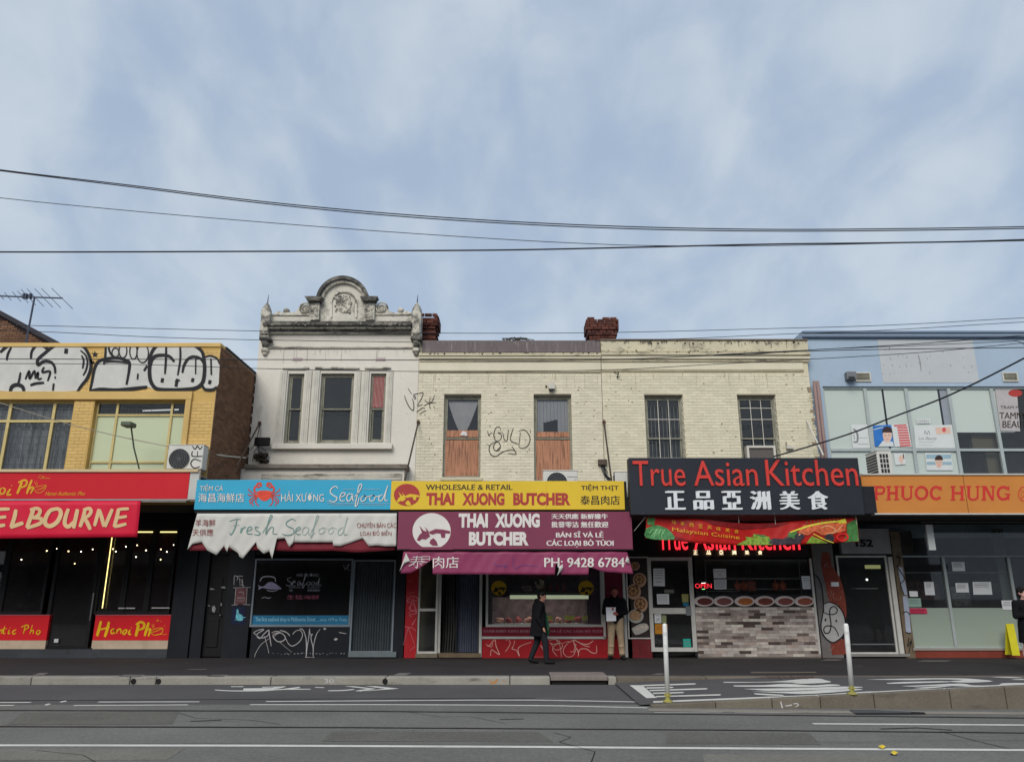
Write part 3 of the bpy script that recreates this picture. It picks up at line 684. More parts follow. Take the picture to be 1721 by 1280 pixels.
# added grid behind the curtained glass, standing in for a reflection
mb = MB()
for i in range(34): X = w1[0] + .1 + i * .19; mb.box(X, YB + .19, zlow, X + .008, YB + .198, w1[3])
for i in range(12): z = zlow + .1 + i * .17; mb.box(w1[0], YB + .2, z, w1[2], YB + .208, z + .008)
obj('reflection_grid', mb, grilled, W)
r2 = (w2[0], zlow, w2[2], w2[3]); W = vwin(yb, r2, YB + .12, ff, .045)
for x in (187, 280): X = P(x, 730, YB)[0]; obj('mullion', MB().box(X - .028, YB + .115, zlow + .04, X + .028, YB + .19, w2[3] - .05), ff, W)
za, zc_ = Zp(695.5, YB), Zp(775, YB)
for z in (za, zc_): obj('transom', MB().box(w2[0] + .045, YB + .11, z - .022, w2[2] - .045, YB + .18, z + .022), ff, W)
obj('pane', MB().face([(r2[0] + .04, YB + .15, r2[1]), (r2[2] - .04, YB + .15, r2[1]), (r2[2] - .04, YB + .15, za), (r2[0] + .04, YB + .15, za)]), gl_frost2, W)
obj('pane', MB().face([(r2[0] + .04, YB + .15, za), (r2[2] - .04, YB + .15, za), (r2[2] - .04, YB + .15, r2[3]), (r2[0] + .04, YB + .15, r2[3])]), gl_dark, W)
p0, p1 = P(240, 690, YB + 1.5), P(300, 688, YB + 1.5)
obj('fluorescent_tube', MB().tube([(p0[0], YB + 1.5, p0[2]), (p1[0], YB + 1.5, p1[2])], .02, 8), mk('tube_glow', (.8, .8, .8), emit=(1, 1, .95), estr=.45), yb)
# graffiti on the parapet
gs = flat(YB - .012); gs2 = flat(YB - .020)
gs = lambda px, py, l=0.0: P(px, py, YB - .012 - l); gs2 = lambda px, py, l=0.0: P(px, py, YB - .022 - l)
A = Art(gs, (0, 570), 4.529)
A.poly([(0, 60), (40, 40), (100, 32), (300, 32), (350, 60), (400, 34), (590, 34), (650, 70), (680, 120), (690, 190), (670, 260), (630, 330), (585, 392), (500, 396), (100, 396), (60, 396), (0, 392)])
A.poly([(-200, 60), (0, 60), (0, 392), (-200, 392)])
A.poly([(700, 380), (690, 360), (715, 250), (735, 190), (790, 165), (800, 34), (1500, 34), (1550, 100), (1560, 130), (1600, 128), (1650, 150), (1672, 190), (1665, 340), (1640, 375), (1560, 382), (1540, 360), (1490, 382), (1180, 385), (1120, 360), (900, 384)])
A.done('graffiti_fill', tagwhite, yb)
A = Art(gs2, (0, 570), 4.529)
T = 15
for pts, w in (([(0, 100), (50, 55), (100, 36)], T), ([(50, 160), (60, 110), (85, 60)], 11), ([(235, 150), (240, 95), (270, 50), (295, 34), (345, 60), (360, 85), (310, 130), (285, 160), (290, 195), (330, 168), (385, 172), (415, 210), (420, 260)], T), ([(419, 280), (419, 300)], 10), ([(408, 335), (402, 390)], 14),
               ([(355, 95), (400, 55), (450, 34)], T), ([(505, 70), (500, 108)], 26), ([(590, 34), (640, 62), (672, 110), (690, 170), (688, 230), (660, 300), (620, 350), (585, 402)], T), ([(612, 84), (650, 120), (665, 170), (655, 230), (632, 275)], 9), ([(620, 122), (636, 160), (628, 222)], 9),
               ([(155, 250), (145, 310), (135, 340)], 10), ([(75, 405), (90, 360), (130, 345), (170, 360), (182, 400)], 18), ([(192, 305), (222, 240), (225, 300), (262, 240), (268, 300)], 11), ([(270, 300), (290, 250), (288, 300), (318, 296)], 10), ([(335, 210), (322, 250), (380, 245), (362, 318)], 11), ([(230, 350), (270, 336), (335, 330)], 13),
               ([(685, 390), (700, 320), (720, 220), (755, 165), (830, 145), (900, 142), (960, 160), (985, 180), (980, 250), (962, 345)], T), ([(790, 192), (800, 172), (880, 168), (980, 180)], 10), ([(805, 40), (800, 140), (790, 180)], 11),
               ([(680, 398), (760, 382), (880, 388), (1000, 378), (1120, 362)], 20), ([(1120, 200), (1095, 240)], 16), ([(1050, 260), (1045, 305)], 12), ([(1130, 190), (1150, 110), (1180, 60), (1220, 34)], T), ([(1325, 170), (1290, 130), (1230, 120), (1170, 135), (1140, 200), (1140, 290), (1160, 345), (1200, 378), (1300, 385), (1400, 382), (1490, 370), (1540, 330), (1555, 260), (1555, 180), (1540, 100), (1500, 60), (1450, 34)], 18),
               ([(1265, 34), (1262, 160), (1255, 265)], 11), ([(1370, 34), (1372, 150), (1352, 275)], 10), ([(1388, 255), (1400, 200), (1430, 150), (1475, 132), (1530, 150), (1556, 200)], 14), ([(1490, 145), (1488, 265)], 10), ([(1238, 295), (1232, 328)], 22), ([(1470, 295), (1462, 325)], 22), ([(1350, 300), (1338, 360)], 22), ([(1330, 320), (1370, 312)], 10),
               ([(1560, 135), (1600, 125), (1650, 145), (1672, 190)], 9), ([(1605, 145), (1608, 270)], 12), ([(1600, 310), (1592, 340)], 22), ([(1540, 350), (1560, 380), (1620, 382), (1650, 360)], 14), ([(825, 34), (830, 80), (850, 120), (880, 135)], 10), ([(0, 402), (-60, 380)], 12)):
    A.line(pts, w * 1.6)
for cx_, cy_, rx_, ry_ in ((878, 100, 26, 34), (935, 88, 30, 52), (1015, 92, 28, 58), (1085, 105, 44, 72)): A.ring(cx_, cy_, rx_, 9, ry_)
st_ = [(722, 112 )]
A.poly([(722 + (28 if i % 2 == 0 else 11) * math.sin(i * math.pi / 5), 114 - (28 if i % 2 == 0 else 11) * math.cos(i * math.pi / 5)) for i in range(10)])
A.line([(690, 150), (700, 178), (716, 168)], 16)
A.done('graffiti_outline', tagblack, yb)
# ground floor restaurant front
SL, SR = -19.0, P(306, 1060, S)[0]
zpl = Zp(1090, S)
rt = yb
obj('plinth', MB().box(SL, S - .03, 0, P(290, 1090, S)[0], S + .2, zpl), slate, rt)
obj('step', MB().box(P(80, 1090, S)[0], S - .035, zpl, P(156, 1090, S)[0], S + .25, zpl + .03), blackp, rt)
zh = Zp(890, S)
obj('header', MB().box(SL, S, zh, SR + .3, S + .2, 4.0), blackp, rt)
obj('pier', MB().box(P(293, 1000, S)[0], S - .06, 0, P(327, 1000, S)[0], S + .25, zh), navy, rt)
def sill_panel(x0, x1, tx):
    a, b, cc, d = rect(x0, 1033.7, x1, 1090, S - .03); zs_ = Zp(1075.5, S - .03)
    o = obj('sill_panel', MB().box(a, S - .03, zs_, cc, S + .08, d), redp, rt, bevel=.004)
    obj('kick_board', MB().box(a, S - .03, b, cc, S + .08, zs_ - .002), mk('cream_board', c(196, 176, 152), .7, .12, 3, grime=.15, gcol=(.2, .13, .1), gscale=(4, 4, 6)), o)
    obj('top_trim', MB().box(a, S - .05, d, cc, S + .08, d + .02), mk('pink_trim', c(190, 100, 110), .5), o)
    return o
pr = sill_panel(157, 285.5, 0); pl = sill_panel(-420, 79.5, 0)
s_ = lambda px, py, l=0.0: P(px, py, S - .037 - l)
def script_pho(A, m_name, par, o, k, dx=0, bowl=True):
    for pts, w in (([(885, 745), (872, 800), (856, 860), (850, 878)], 17), ([(852, 828), (900, 815), (960, 800)], 10), ([(955, 752), (945, 800), (930, 850), (918, 885)], 17), ([(1004, 816), (984, 818), (972, 840), (984, 857), (1002, 838), (1006, 818), (1004, 858)], 8),
                   ([(1026, 818), (1024, 856)], 9), ([(1025, 838), (1044, 816), (1060, 822), (1058, 856)], 9), ([(1095, 822), (1078, 840), (1085, 862), (1105, 845), (1110, 825), (1095, 820)], 10), ([(1140, 822), (1128, 858), (1150, 862)], 10), ([(1150, 802), (1153, 806)], 9),
                   ([(1215, 775), (1205, 820), (1190, 880)], 18), ([(1192, 778), (1230, 755), (1262, 768), (1258, 805), (1215, 825)], 15), ([(1305, 758), (1285, 815), (1268, 878)], 16), ([(1278, 838), (1305, 815), (1318, 826), (1300, 878)], 14)):
        A.line([(x + dx, y) for x, y in pts], w * 1.45)
A = Art(s_, (0, 900), 5.215); script_pho(A, None, None, 0, 0); A.done('lettering', goldy, pr)
A = Art(s_, (0, 900), 5.215)
for pts in ([(1325, 830), (1335, 862), (1380, 868), (1420, 845), (1425, 808), (1370, 812), (1325, 830)], [(1330, 775), (1345, 812)], [(1345, 768), (1352, 806)], [(1330, 846), (1380, 830), (1420, 812)], [(1375, 752), (1380, 735), (1392, 748)], [(1410, 745), (1412, 752)], [(1370, 862), (1462, 862)], [(1438, 790), (1450, 785)]): A.line(pts, 5)
A.done('bowl_emblem', goldy, pr)
A = Art(s_, (0, 900), 5.215)
for pts, w in (([(-30, 850), (0, 830), (25, 820), (10, 855)], 10), ([(42, 790), (28, 850), (45, 852)], 10), ([(20, 818), (62, 812)], 7), ([(82, 822), (72, 856), (90, 850)], 10), ([(90, 802), (92, 806)], 9), ([(142, 820), (112, 838), (118, 860), (140, 850)], 10), ([(222, 785), (205, 855)], 12), ([(185, 800), (235, 780), (250, 800), (215, 825)], 10), ([(285, 780), (262, 858)], 10), ([(268, 840), (292, 825), (290, 858)], 9), ([(335, 825), (318, 850), (335, 862), (352, 840), (338, 824)], 10)): A.line(pts, w)
A.poly([(-4, 730), (0, 730), (40, 792), (0, 792), (-20, 760)]) if False else None
A.done('lettering', goldy, pl)
# glazing: timber mullions and glass above the panels, glass door between
zp_ = Zp(1033, S)
def gbay(x0, x1, y0, y1, name='window', w=.05, par=rt, fm=blackp, Y=S, g=gl_clear, th=.08):
    a, b, cc, d = rect(x0, y0, x1, y1, Y); o = obj(name, frame_mesh(a, b, cc, d, Y + .02, th, w), fm, par, bevel=.003)
    obj('pane', MB().face([(a + w, Y + .06, b + w), (cc - w, Y + .06, b + w), (cc - w, Y + .06, d - w), (a + w, Y + .06, d - w)]), g, o); return o
for x0, x1 in ((165, 211), (211, 251), (251, 291)): gbay(x0, x1, 890, 1032, w=.07)
for x0, x1 in ((-200, -130), (-130, -60), (-60, 8), (8, 80)): gbay(x0, x1, 890, 1032, w=.07)
dr = gbay(84, 160, 893, 1090, 'door', .09)
hA, hB = P(157.5, 996, S - .04), P(150.5, 1042, S - .04); obj('handle', MB().tube([(hA[0], S - .04, hA[2]), (hA[0], S - .04, hB[2])], .016, 8), steel, dr)
obj('latch', MB().rbox(91, 1073, 98, 1079, S, -.005, .02), paperm, dr)
for x0, x1, y in ((199, 210, 1021.5), (212, 227, 1021.5), (255, 285, 1021)):
    obj('sill_rail', MB().rbox(x0, y - 1, x1, y + 1, S, -.01, .03), alum_w, rt)
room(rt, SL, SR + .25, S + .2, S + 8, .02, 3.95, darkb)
warm = mk('warm_neon', (1, .85, .3), emit=(1.0, .80, .28), estr=1.3)
n0, n1_ = P(188.7, 902, S - .03), P(171.6, 1021.5, S - .03)
xm = (n0[0] + n1_[0]) / 2
tag(obj('neon_tube', MB().tube([(xm, S - .03, n1_[2]), (xm, S - .03, 2.95)], .012, 8), warm), 'upright yellow neon tube between the black restaurant windows', 'neon tube')
for i, (x0, x1) in enumerate(((228, 257), (270, 297.5))):
    a, b, cc, d = rect(x0, 891, x1, 893.6, S - .01); o = obj('neon_strip', MB().tube([(a, S - .02, b), (cc, S - .02, b)], .014, 8), warm)
    tag(o, ['short yellow neon strip above the middle restaurant pane', 'short yellow neon strip above the pane beside the dark pier'][i], 'neon tube', 'neon strips above the restaurant panes')
bulbs = [(410, 132), (447, 107), (500, 112), (600, 135), (710, 138), (188, 208), (990, 115), (1015, 138), (1103, 95), (1202, 82), (1280, 127), (1192, 185), (1410, 118), (1462, 140), (1523, 80), (1408, 207), (812, 118), (883, 118), (655, 243)]
ORD = 'first second third fourth fifth sixth seventh eighth ninth tenth eleventh twelfth thirteenth fourteenth fifteenth sixteenth seventeenth eighteenth nineteenth'.split()
glow = [mk('bulb_glow_warm', (1, .7, .3), emit=(1, .70, .34), estr=4.5), mk('bulb_glow_white', (1, .9, .7), emit=(1, .86, .64), estr=4.5)]
for i, (x, y) in enumerate(bulbs):
    Y = S + 1.2 + 2.2 * ((i * 37) % 10) / 10; p = P(x / 5.215, 900 + y / 5.215, Y); r_ = .017 if i not in (16, 18) else .015
    rk = sorted(bx__ for bx__, by__ in bulbs).index(x) + 1
    t = thing('pendant_bulb', p, f'small bare bulb glowing inside the restaurant, {ORD[rk - 1]} from the left of its row', 'light bulb', 'bulbs hanging inside the restaurant')
    obj('bulb', MB().ball(p, r_, 10, 6), glow[0 if i % 3 == 0 else 1], t); obj('cord', MB().tube([(p[0], Y, p[2] + r_), (p[0], Y, 3.9)], .004, 4), cablem, t)
# dark gabled building behind on the left
p0, p1 = P(-60, 497, 25.5), P(110, 590, 25.5); pm = P(0, 527, 25.5)
gb = thing('gabled_brick_building', (-20, 25.5, 0), 'dark brown brick building with sloping roof edge behind the graffitied parapet', 'building')
obj('gable_wall', MB().prism([(-40, 0), (p1[0], 0), p1[0::2], p0[0::2], (-40, p0[2] + 3)], 25.5, 25.8), mk('sooty_brown_wall', c(58, 44, 42), .95, .25, 3, .5, 50, grime=.3, gcol=(.12, .09, .08), gscale=(2, 2, 6)), gb)
d = Vector(p1) - Vector(p0); mb = MB()
obj('roof_edge', mb.prism([(p0[0], p0[2]), (p1[0] + .1, p1[2] - .02), (p1[0] + .1, p1[2] + .14), (p0[0], p0[2] + .16)], 25.35, 33), mk('dark_roof_edge', c(60, 58, 62), .8, .2, 2), gb)
def gz(x): return p0[2] + (p1[2] - p0[2]) * (x - p0[0]) / (p1[0] - p0[0])
mb = MB(); row = 0; z = 7.5
while z < p0[2]:
    x = -19.5 - (row % 2) * .12
    while x < p1[0]:
        if gz(x + .22) > z + .1: mb.box(x, 25.492, z, x + .22, 25.5, z + .07)
        x += .235
    z += .083; row += 1
obj('brick_courses', mb, brownbrick, gb, kind='stuff')

# ================================================================== WHITE ORNATE BUILDING
wb = thing('white_ornate_building', (-7, U, 0), 'white rendered two storey shop with ornate curved parapet and three sash windows', 'building')
WX0, WX1 = P(425, 690, U)[0], P(701, 690, U)[0]
zc = Zp(556, U)
wins = [rect(480.5, 627.5, 507.5, 745.6, U), rect(536, 627, 592.5, 745, U), rect(620.5, 627, 646.8, 743.5, U)]
zS = 3.9
wl = obj('front_wall', wall_mesh(WX0, zS, WX1, zc, wins, U, .3), whitew, wb)
hull(wb, WX0, WX1, U + .3, U + 9, zc, mk('side_brick_red', c(128, 84, 66), .9, .1, 2), roofm, Z0=0)
room(wb, WX0 + .3, WX1 - .3, U + .31, U + 4, 3.9, zc - .3, midroom)
lead = mk('lead_grey', c(60, 62, 66), .8, .15, 3)
# cornice mouldings
cx0, cx1 = P(449, 548, U)[0], P(693, 548, U)[0]
def zpj(py, d): return Zp(py, U - d)
mo = lambda n, y0, y1, d, m, x0=cx0, x1=cx1: obj(n, MB().box(x0, U - d, Zp(y1, U - d), x1, U, Zp(y0, U - d)), m, wb, bevel=.012)
mo('cornice', 540.5, 546, .34, blackcap, cx0 - .03, cx1 + .03); mo('cornice', 547.0, 551.5, .24, cornm); mo('cornice', 552.0, 555.6, .16, blackcap); mo('cornice', 556.2, 560, .10, cornm)
mo('string_course', 582.0, 585.0, .05, cornm, WX0 + .15, WX1 - .15)
# parapet wall and pediment, traced silhouette
Zx = lambda x, y: P(420 + x / 5.378, 450 + y / 5.378, U - .02)
def zpts(L): return [Zx(x, y)[0::2] for x, y in L]
prof = [(190, 482), (190, 418), (225, 412), (245, 392), (272, 392), (292, 408), (325, 405), (355, 402), (395, 402), (420, 392), (432, 368), (448, 345), (480, 330), (520, 332), (548, 345), (560, 330), (600, 330)]
prof += [(848 - 235 * math.cos(rad(t)), 322 - 226 * math.sin(rad(t))) for t in range(8, 173, 6)]
prof += [(1095, 330), (1135, 330), (1150, 345), (1165, 335), (1200, 328), (1232, 345), (1252, 372), (1268, 395), (1310, 405), (1350, 405), (1378, 408), (1392, 392), (1415, 388), (1440, 396), (1460, 412), (1462, 482)]
obj('pediment', MB().prism(list(reversed(zpts(prof))), U - .02, U + .32), mk('weathered_white_render', c(210, 205, 192, .93), .9, .1, 2, .3, 40, grime=.38, gcol=(.20, .185, .16), gscale=(2.8, 2.8, 2.2), fine=.06), wb)
def arcpts(cx_, cy_, r0, r1, a0=0, a1=180, ry=1.0, st_=6):
    o = [(cx_ - r1 * math.cos(rad(t)), cy_ - r1 * ry * math.sin(rad(t))) for t in range(a0, a1 + 1, st_)]
    return o + [(cx_ - r0 * math.cos(rad(t)), cy_ - r0 * ry * math.sin(rad(t))) for t in range(a1, a0 - 1, -st_)]
Zq = lambda L: list(reversed(zpts(L)))
obj('arch_moulding', MB().prism(Zq(arcpts(848, 324, 212, 240, 8, 172, .965)), U - .20, U - .022), blackcap, wb, bevel=.01)
obj('arch_moulding', MB().prism(Zq(arcpts(848, 324, 186, 211, 8, 172, .965)), U - .12, U - .022), whiteo, wb, bevel=.01)
obj('niche_moulding', MB().prism(Zq(arcpts(848, 325, 105, 120, 0, 180, .95) ), U - .07, U - .022), whiteo, wb)
for x in (730, 954): obj('niche_moulding', MB().prism(Zq([(x, 325), (x + 14, 325), (x + 14, 450), (x, 450)]), U - .06, U - .022), whitew, wb)
# relief crest: shield with a crossed sash, small irregular lumps
mb = MB(); random.seed(3)
mb.prism(Zq([(780, 270), (905, 262), (915, 350), (885, 385), (845, 408), (805, 385), (778, 350)]), U - .055, U - .022)
for i in range(34):
    x, y = random.uniform(770, 920), random.uniform(250, 405); p = Zx(x, y); mb.ball((p[0], U - .05, p[2]), (random.uniform(.02, .05), .03, random.uniform(.02, .045)), 8, 5)
pA, pB = Zx(765, 265), Zx(905, 385); mb.tube([(pA[0], U - .07, pA[2]), (pB[0], U - .07, pB[2])], .025, 6)
obj('crest_relief', mb, whiteo, wb, smooth=False)
for x0, x1, cx_ in ((515, 672, 590), (1008, 1168, 1088)):
    obj('pedestal_cap', MB().prism(Zq([(x0, 287), (x1, 287), (x1 - 18, 312), (x1 - 22, 326), (x0 + 22, 326), (x0 + 16, 312)]), U - .28, U - .022), blackcap, wb, bevel=.01)
    obj('pilaster', MB().prism(Zq([(cx_ - 45, 328), (cx_ + 45, 328), (cx_ + 42, 480), (cx_ - 42, 480)]), U - .14, U - .022), whiteo, wb, bevel=.01)
    mb = MB()
    for k in range(16): p = Zx(cx_ + random.uniform(-34, 34), random.uniform(345, 465)); mb.ball((p[0], U - .14, p[2]), (.035, .03, .04), 8, 5)
    obj('carved_leaves', mb, whiteo, wb)
for cx_, cy_, r in ((500, 370, 44), (1190, 368, 44)):
    p = Zx(cx_, cy_); R_ = r * .0042; mb = MB()
    mb.tube([(p[0] + (R_ * (1 - k / 40)) * math.cos(k * .42), U - .06, p[2] + (R_ * (1 - k / 40)) * math.sin(k * .42)) for k in range(36)], [.026 * (1 - k / 50) for k in range(36)], 6)
    obj('scroll', mb, whiteo, wb, smooth=True)
for cx_, cy_, r in ((322, 382, 31), (1360, 378, 31), (260, 402, 22), (1414, 400, 22)):
    p = Zx(cx_, cy_); mb = MB().ball((p[0], U + .08, p[2]), (r * .0031, .12, r * .0031), 14, 8); obj('ball_ornament', mb, whiteo, wb, smooth=True)
mo2 = Zq([(205, 420), (560, 420), (560, 432), (205, 432)]); obj('panel_moulding', MB().prism(mo2, U - .06, U - .022), whiteo, wb); obj('panel_moulding', MB().prism(Zq([(1132, 416), (1455, 416), (1455, 428), (1132, 428)]), U - .06, U - .022), whiteo, wb)
# end piers with brackets
def end_pier(xa, xb, flip):
    xm_ = (xa + xb) / 2
    g = lambda x, y, d: P(x, y, U - d)
    def bxp(x0, y0, x1, y1, d0, m, nm='pier_block', bev=.02): a_ = g(x0, (y0 + y1) / 2, d0)[0]; b_ = g(x1, (y0 + y1) / 2, d0)[0]; obj(nm, MB().box(a_, U - d0, Zp(y1, U - d0), b_, U + .25, Zp(y0, U - d0)), m, wb, bevel=bev)
    bxp(xa + 1, 524, xb - 1, 566, .22, whiteo); bxp(xa - 1, 566, xb, 570, .30, blackcap)
    a_ = g(xa, 520, .2)[0]; b_ = g(xb, 520, .2)[0]; mxx = (a_ + b_) / 2; z0_ = Zp(527, U - .2)
    obj('pier_dome', MB().lathe(mxx, U - .02, [(abs(b_ - a_) / 2 * k, z0_ + h) for k, h in ((1.0, 0), (1.05, .06), (.95, .16), (.72, .26), (.4, .34), (.12, .40), (.04, .42))], 16), whiteo, wb, smooth=True)
    obj('spike', MB().tube([(mxx, U, z0_ + .40), (mxx + .01, U, z0_ + .66)], [.018, .006], 6), lead, wb)
    # shield
    sx0, sx1 = xa + 3, xb - 3
    obj('shield', MB().prism([q[0::2] for q in reversed([g(x, y, .24) for x, y in ((sx0, 537), (xm_, 531), (sx1, 537), (sx1, 561), (sx0, 561))])], U - .27, U - .221), whiteo, wb, bevel=.008)
    mb = MB()
    for k in range(16): p = g(random.uniform(sx0 + 1.5, sx1 - 1.5), random.uniform(538, 559), .27); mb.ball((p[0], U - .27, p[2]), (.028, .02, .03), 7, 4)
    obj('carved_leaves', mb, whiteo, wb)
    for y, r, d in ((574, .12, .14), (580, .085, .10), (588, .12, .07), (594.5, .07, .05)):
        p = g(xm_, y, d); obj('bracket_scroll', MB().ball((p[0], U - d * .5, p[2]), (r, d + .04, r * .75), 12, 8), blackcap if y in (580,) else whiteo, wb, smooth=True)
end_pier(436, 453.5, 0); end_pier(690.5, 708, 1)
# architraves
for x0, x1 in ((475, 520), (530, 604), (613, 657)): obj('lintel_moulding', MB().rbox(x0, 617.5, x1, 620.5, U, -.07, -.001), whiteo, wb, bevel=.008)
strips_ = [(466, 478), (509.5, 520), (522.5, 533.5), (594.5, 603.5), (606, 617.5), (649, 658)]
for x0, x1 in strips_:
    a_, b_, c_, d_ = rect(x0, 622, x1, 745, U - .04)
    o = obj('architrave', MB().box(a_, U - .045, b_, c_, U - .001, d_), framew, wb, bevel=.006)
    for k in (.3, .62): X = a_ + (c_ - a_) * k; obj('moulding', MB().box(X, U - .058, b_ + .05, X + .02, U - .046, d_ - .04), framew, o)
obj('window_sill', MB().rbox(459, 746.5, 660, 755.5, U, -.16, -.001), whitew, wb, bevel=.012)
def sash(parent, r, Y, yrail, fm, g=gl_dark, lat=None, w=.055, name='window'):
    a, b, cc, d = r; o = obj(name, frame_mesh(a, b, cc, d, Y + .10, .14, w), fm, parent, bevel=.004)
    zr = Zp(yrail, Y)
    obj('sash', frame_mesh(a + w + .003, zr - .02, cc - w - .003, d - w - .003, Y + .125, .035, .035), fm, o); obj('sash', frame_mesh(a + w + .003, b + w + .003, cc - w - .003, zr + .02, Y + .17, .035, .04, wb=.07), fm, o)
    obj('pane', MB().face([(a + w + .02, Y + .145, zr), (cc - w - .02, Y + .145, zr), (cc - w - .02, Y + .145, d - w - .02), (a + w + .02, Y + .145, d - w - .02)]), g, o)
    obj('pane', MB().face([(a + w + .02, Y + .19, b + w), (cc - w - .02, Y + .19, b + w), (cc - w - .02, Y + .19, zr), (a + w + .02, Y + .19, zr)]), g, o)
    return o
fwo = oldpaint
ws = [sash(wb, r, U, 685.5, fwo) for r in wins]
# red sheet behind a white wire lattice in the right window
a, b, cc, d = wins[2]; zr = Zp(683, U)
obj('red_blind', MB().box(a + .06, U + .118, zr, cc - .06, U + .121, d - .06), mk('red_cloth', c(150, 16, 40, .95), .8, .1, 4), ws[2])
mb = MB(); n = 9
for i in range(n): X = a + .07 + (cc - a - .14) * i / (n - 1); mb.box(X - .003, U + .105, zr, X + .003, U + .109, d - .06)
for i in range(15): z = zr + (d - .06 - zr) * i / 14; mb.box(a + .06, U + .110, z - .003, cc - .06, U + .114, z + .003)
obj('wire_lattice', mb, framew, ws[2])
for i, x in enumerate((500, 640)): obj('wall_vent', MB().rbox(x - 8, 601, x + 8, 606.5, U, -.012, .0), mk('vent_mauve', c(190, 172, 172, .93), .8, .12, 20), wb)
# toothed brick quoins at the left edge
mb = MB(); random.seed(11)
for i in range(26):
    z = 4.0 + i * .145
    if i % 2 == 0: obj('brick', MB().box(WX0 - .07 - random.uniform(0, .03), U + .02, z, WX0 - .001, U + .24, z + .07), whitew, wb)
# lower cornice over the shop
sx0_, sx1_ = P(421, 785, U)[0], P(689, 785, U)[0]
ztop_c = Zp(779.5, U - .5)
obj('shop_cornice', MB().box(sx0_, U - .52, Zp(787, U - .5), sx1_, U - .001, ztop_c), mk('weathered_ledge', c(124, 116, 106), .9, .2, 3, grime=.4, gcol=(.06, .055, .05), gscale=(2, 2, 8)), wb, bevel=.02)
obj('shop_frieze', MB().box(sx0_ - .12, U - .40, 3.45, sx1_ - .1, U - .001, Zp(787.6, U - .40)), whitew, wb, bevel=.01)
fx0, fx1 = P(440, 798, U - .4)[0], P(676, 798, U - .4)[0]
obj('frieze_panel', MB().box(fx0, U - .43, Zp(806, U - .43), fx1, U - .401, Zp(795.5, U - .43)), cornm, wb, bevel=.01)
# floodlight and an old fixture on the white wall
fl = thing('floodlight', P(441, 742, U), 'black square floodlight on the lower left of the white wall', 'floodlight')
obj('housing', MB().rbox(428, 735, 453.5, 749, U - .25, -.05, .06), blackp, fl, bevel=.02); p = P(437, 749, U - .1)
obj('bracket', MB().tube([(p[0], U - .19, p[2]), (p[0] - .02, U - .08, p[2] - .25), (p[0] - .02, U, p[2] - .3)], .018, 6), greym, fl)
ob = thing('old_light_fitting', P(436, 770, U), 'clump of corroded fitting and tangled wire above the shop ledge', 'light fitting')
mb = MB(); random.seed(5)
for i in range(12): p = P(428 + random.uniform(0, 20), 768 + random.uniform(-4, 9), U - .1); mb.ball((p[0], U - .12 + random.uniform(-.05, .05), p[2]), (random.uniform(.04, .10), .07, random.uniform(.04, .08)), 9, 6)
obj('corroded_body', mb, mk('corroded_brown', (.035, .028, .02), .9, .3, 8), ob, smooth=True)
p, q, r_ = P(424, 775, U - .1), P(428, 758, U - .1), P(447, 757, U - .1); obj('wire', MB().tube([p, q, (q[0] + .1, U - .1, q[2] + .15), r_], .010, 5), cablem, ob)

# ================================================================== CREAM TERRACE (two houses)
def terrace(name, label, x0, x1, cm, jm, wins_px, keep_near, ztop_py, arched):
    root = thing(name, (P((x0 + x1) / 2, 690, U)[0], U, 0), label, 'building')
    X0, X1 = P(x0, 690, U)[0], P(x1, 690, U)[0]; rs = [rect(*w, U) for w in wins_px]
    zt = Zp(ztop_py, U); zst = Zp(624.5, U)
    obj('front_wall', wall_mesh(X0 + .002, 3.0, X1 - .002, zt, rs, U, .3), jm, root)
    bricks(root, X0, 3.6, X1, zst - .03, rs, front(U), cm, proud=.008, keep=300, near=((X0 + X1) / 2, 5.0), jit=.0025)
    hull(root, X0, X1, U + .3, U + 9, zt - .9, jm, roofm)
    room(root, X0 + .3, X1 - .3, U + .31, U + 4, 3.9, 7.0, midroom)
    return root, X0, X1, rs
ta, AX0, AX1, ra = terrace('cream_terrace_plywood_windows', 'cream painted brick upper storey with two plywood boarded windows', 701.3, 1012.5, cream, joint1, [(745, 664, 808, 802), (897.5, 664, 961.5, 808)], None, 573, 1)
tbld, BX0, BX1, rb = terrace('cream_terrace_barred_windows', 'warm cream painted brick upper storey with two barred windows above black sign', 1013, 1366, cream2, joint2, [(1086, 665, 1151, 800), (1244, 665, 1309, 800)], None, 571, 0)
def band(par, X0, X1, y0, y1, d, m, nm='moulding', bev=.01): return obj(nm, MB().box(X0, U - d, Zp(y1, U - d), X1, U - .001, Zp(y0, U - d)), m, par, bevel=bev)
# house A: grey metal flashing over mouldings
X0, X1 = AX0 + .01, AX1 - .005
obj('parapet_cap', MB().box(X0 + .06, U - .04, Zp(592, U - .04), X1, U + .35, Zp(572.5, U)), flash, ta, bevel=.01)
seg = 7
for i in range(seg): xx = X0 + .06 + (X1 - X0) * (i + 1) / (seg + .3); obj('flashing_joint', MB().box(xx, U - .048, Zp(591.5, U - .04), xx + .02, U - .041, Zp(573, U)), flash, ta)
band(ta, X0, X1, 592.6, 597.5, .14, creamg); band(ta, X0, X1, 598.3, 602, .10, cream); band(ta, X0, X1, 602.8, 607.5, .05, creamg); band(ta, X0, X1, 608, 622.5, .022, cream, 'frieze'); band(ta, X0, X1, 623, 625, .045, creamg)
mb = MB(); random.seed(4)
for i in range(14): p = P(846 + i * 2.4, 572, U + .1); mb.tube([(p[0], U + .1, p[2]), (p[0] + random.uniform(-.1, .2), U + .12, p[2] + random.uniform(.04, .12)), (p[0] + random.uniform(.1, .35), U + .1, p[2] + random.uniform(0, .08))], .012, 4)
tag(obj('dry_debris', mb, mk('dry_twigs', (.06, .055, .05), .9)), 'tangle of dry twigs lying on the grey parapet flashing', 'debris')
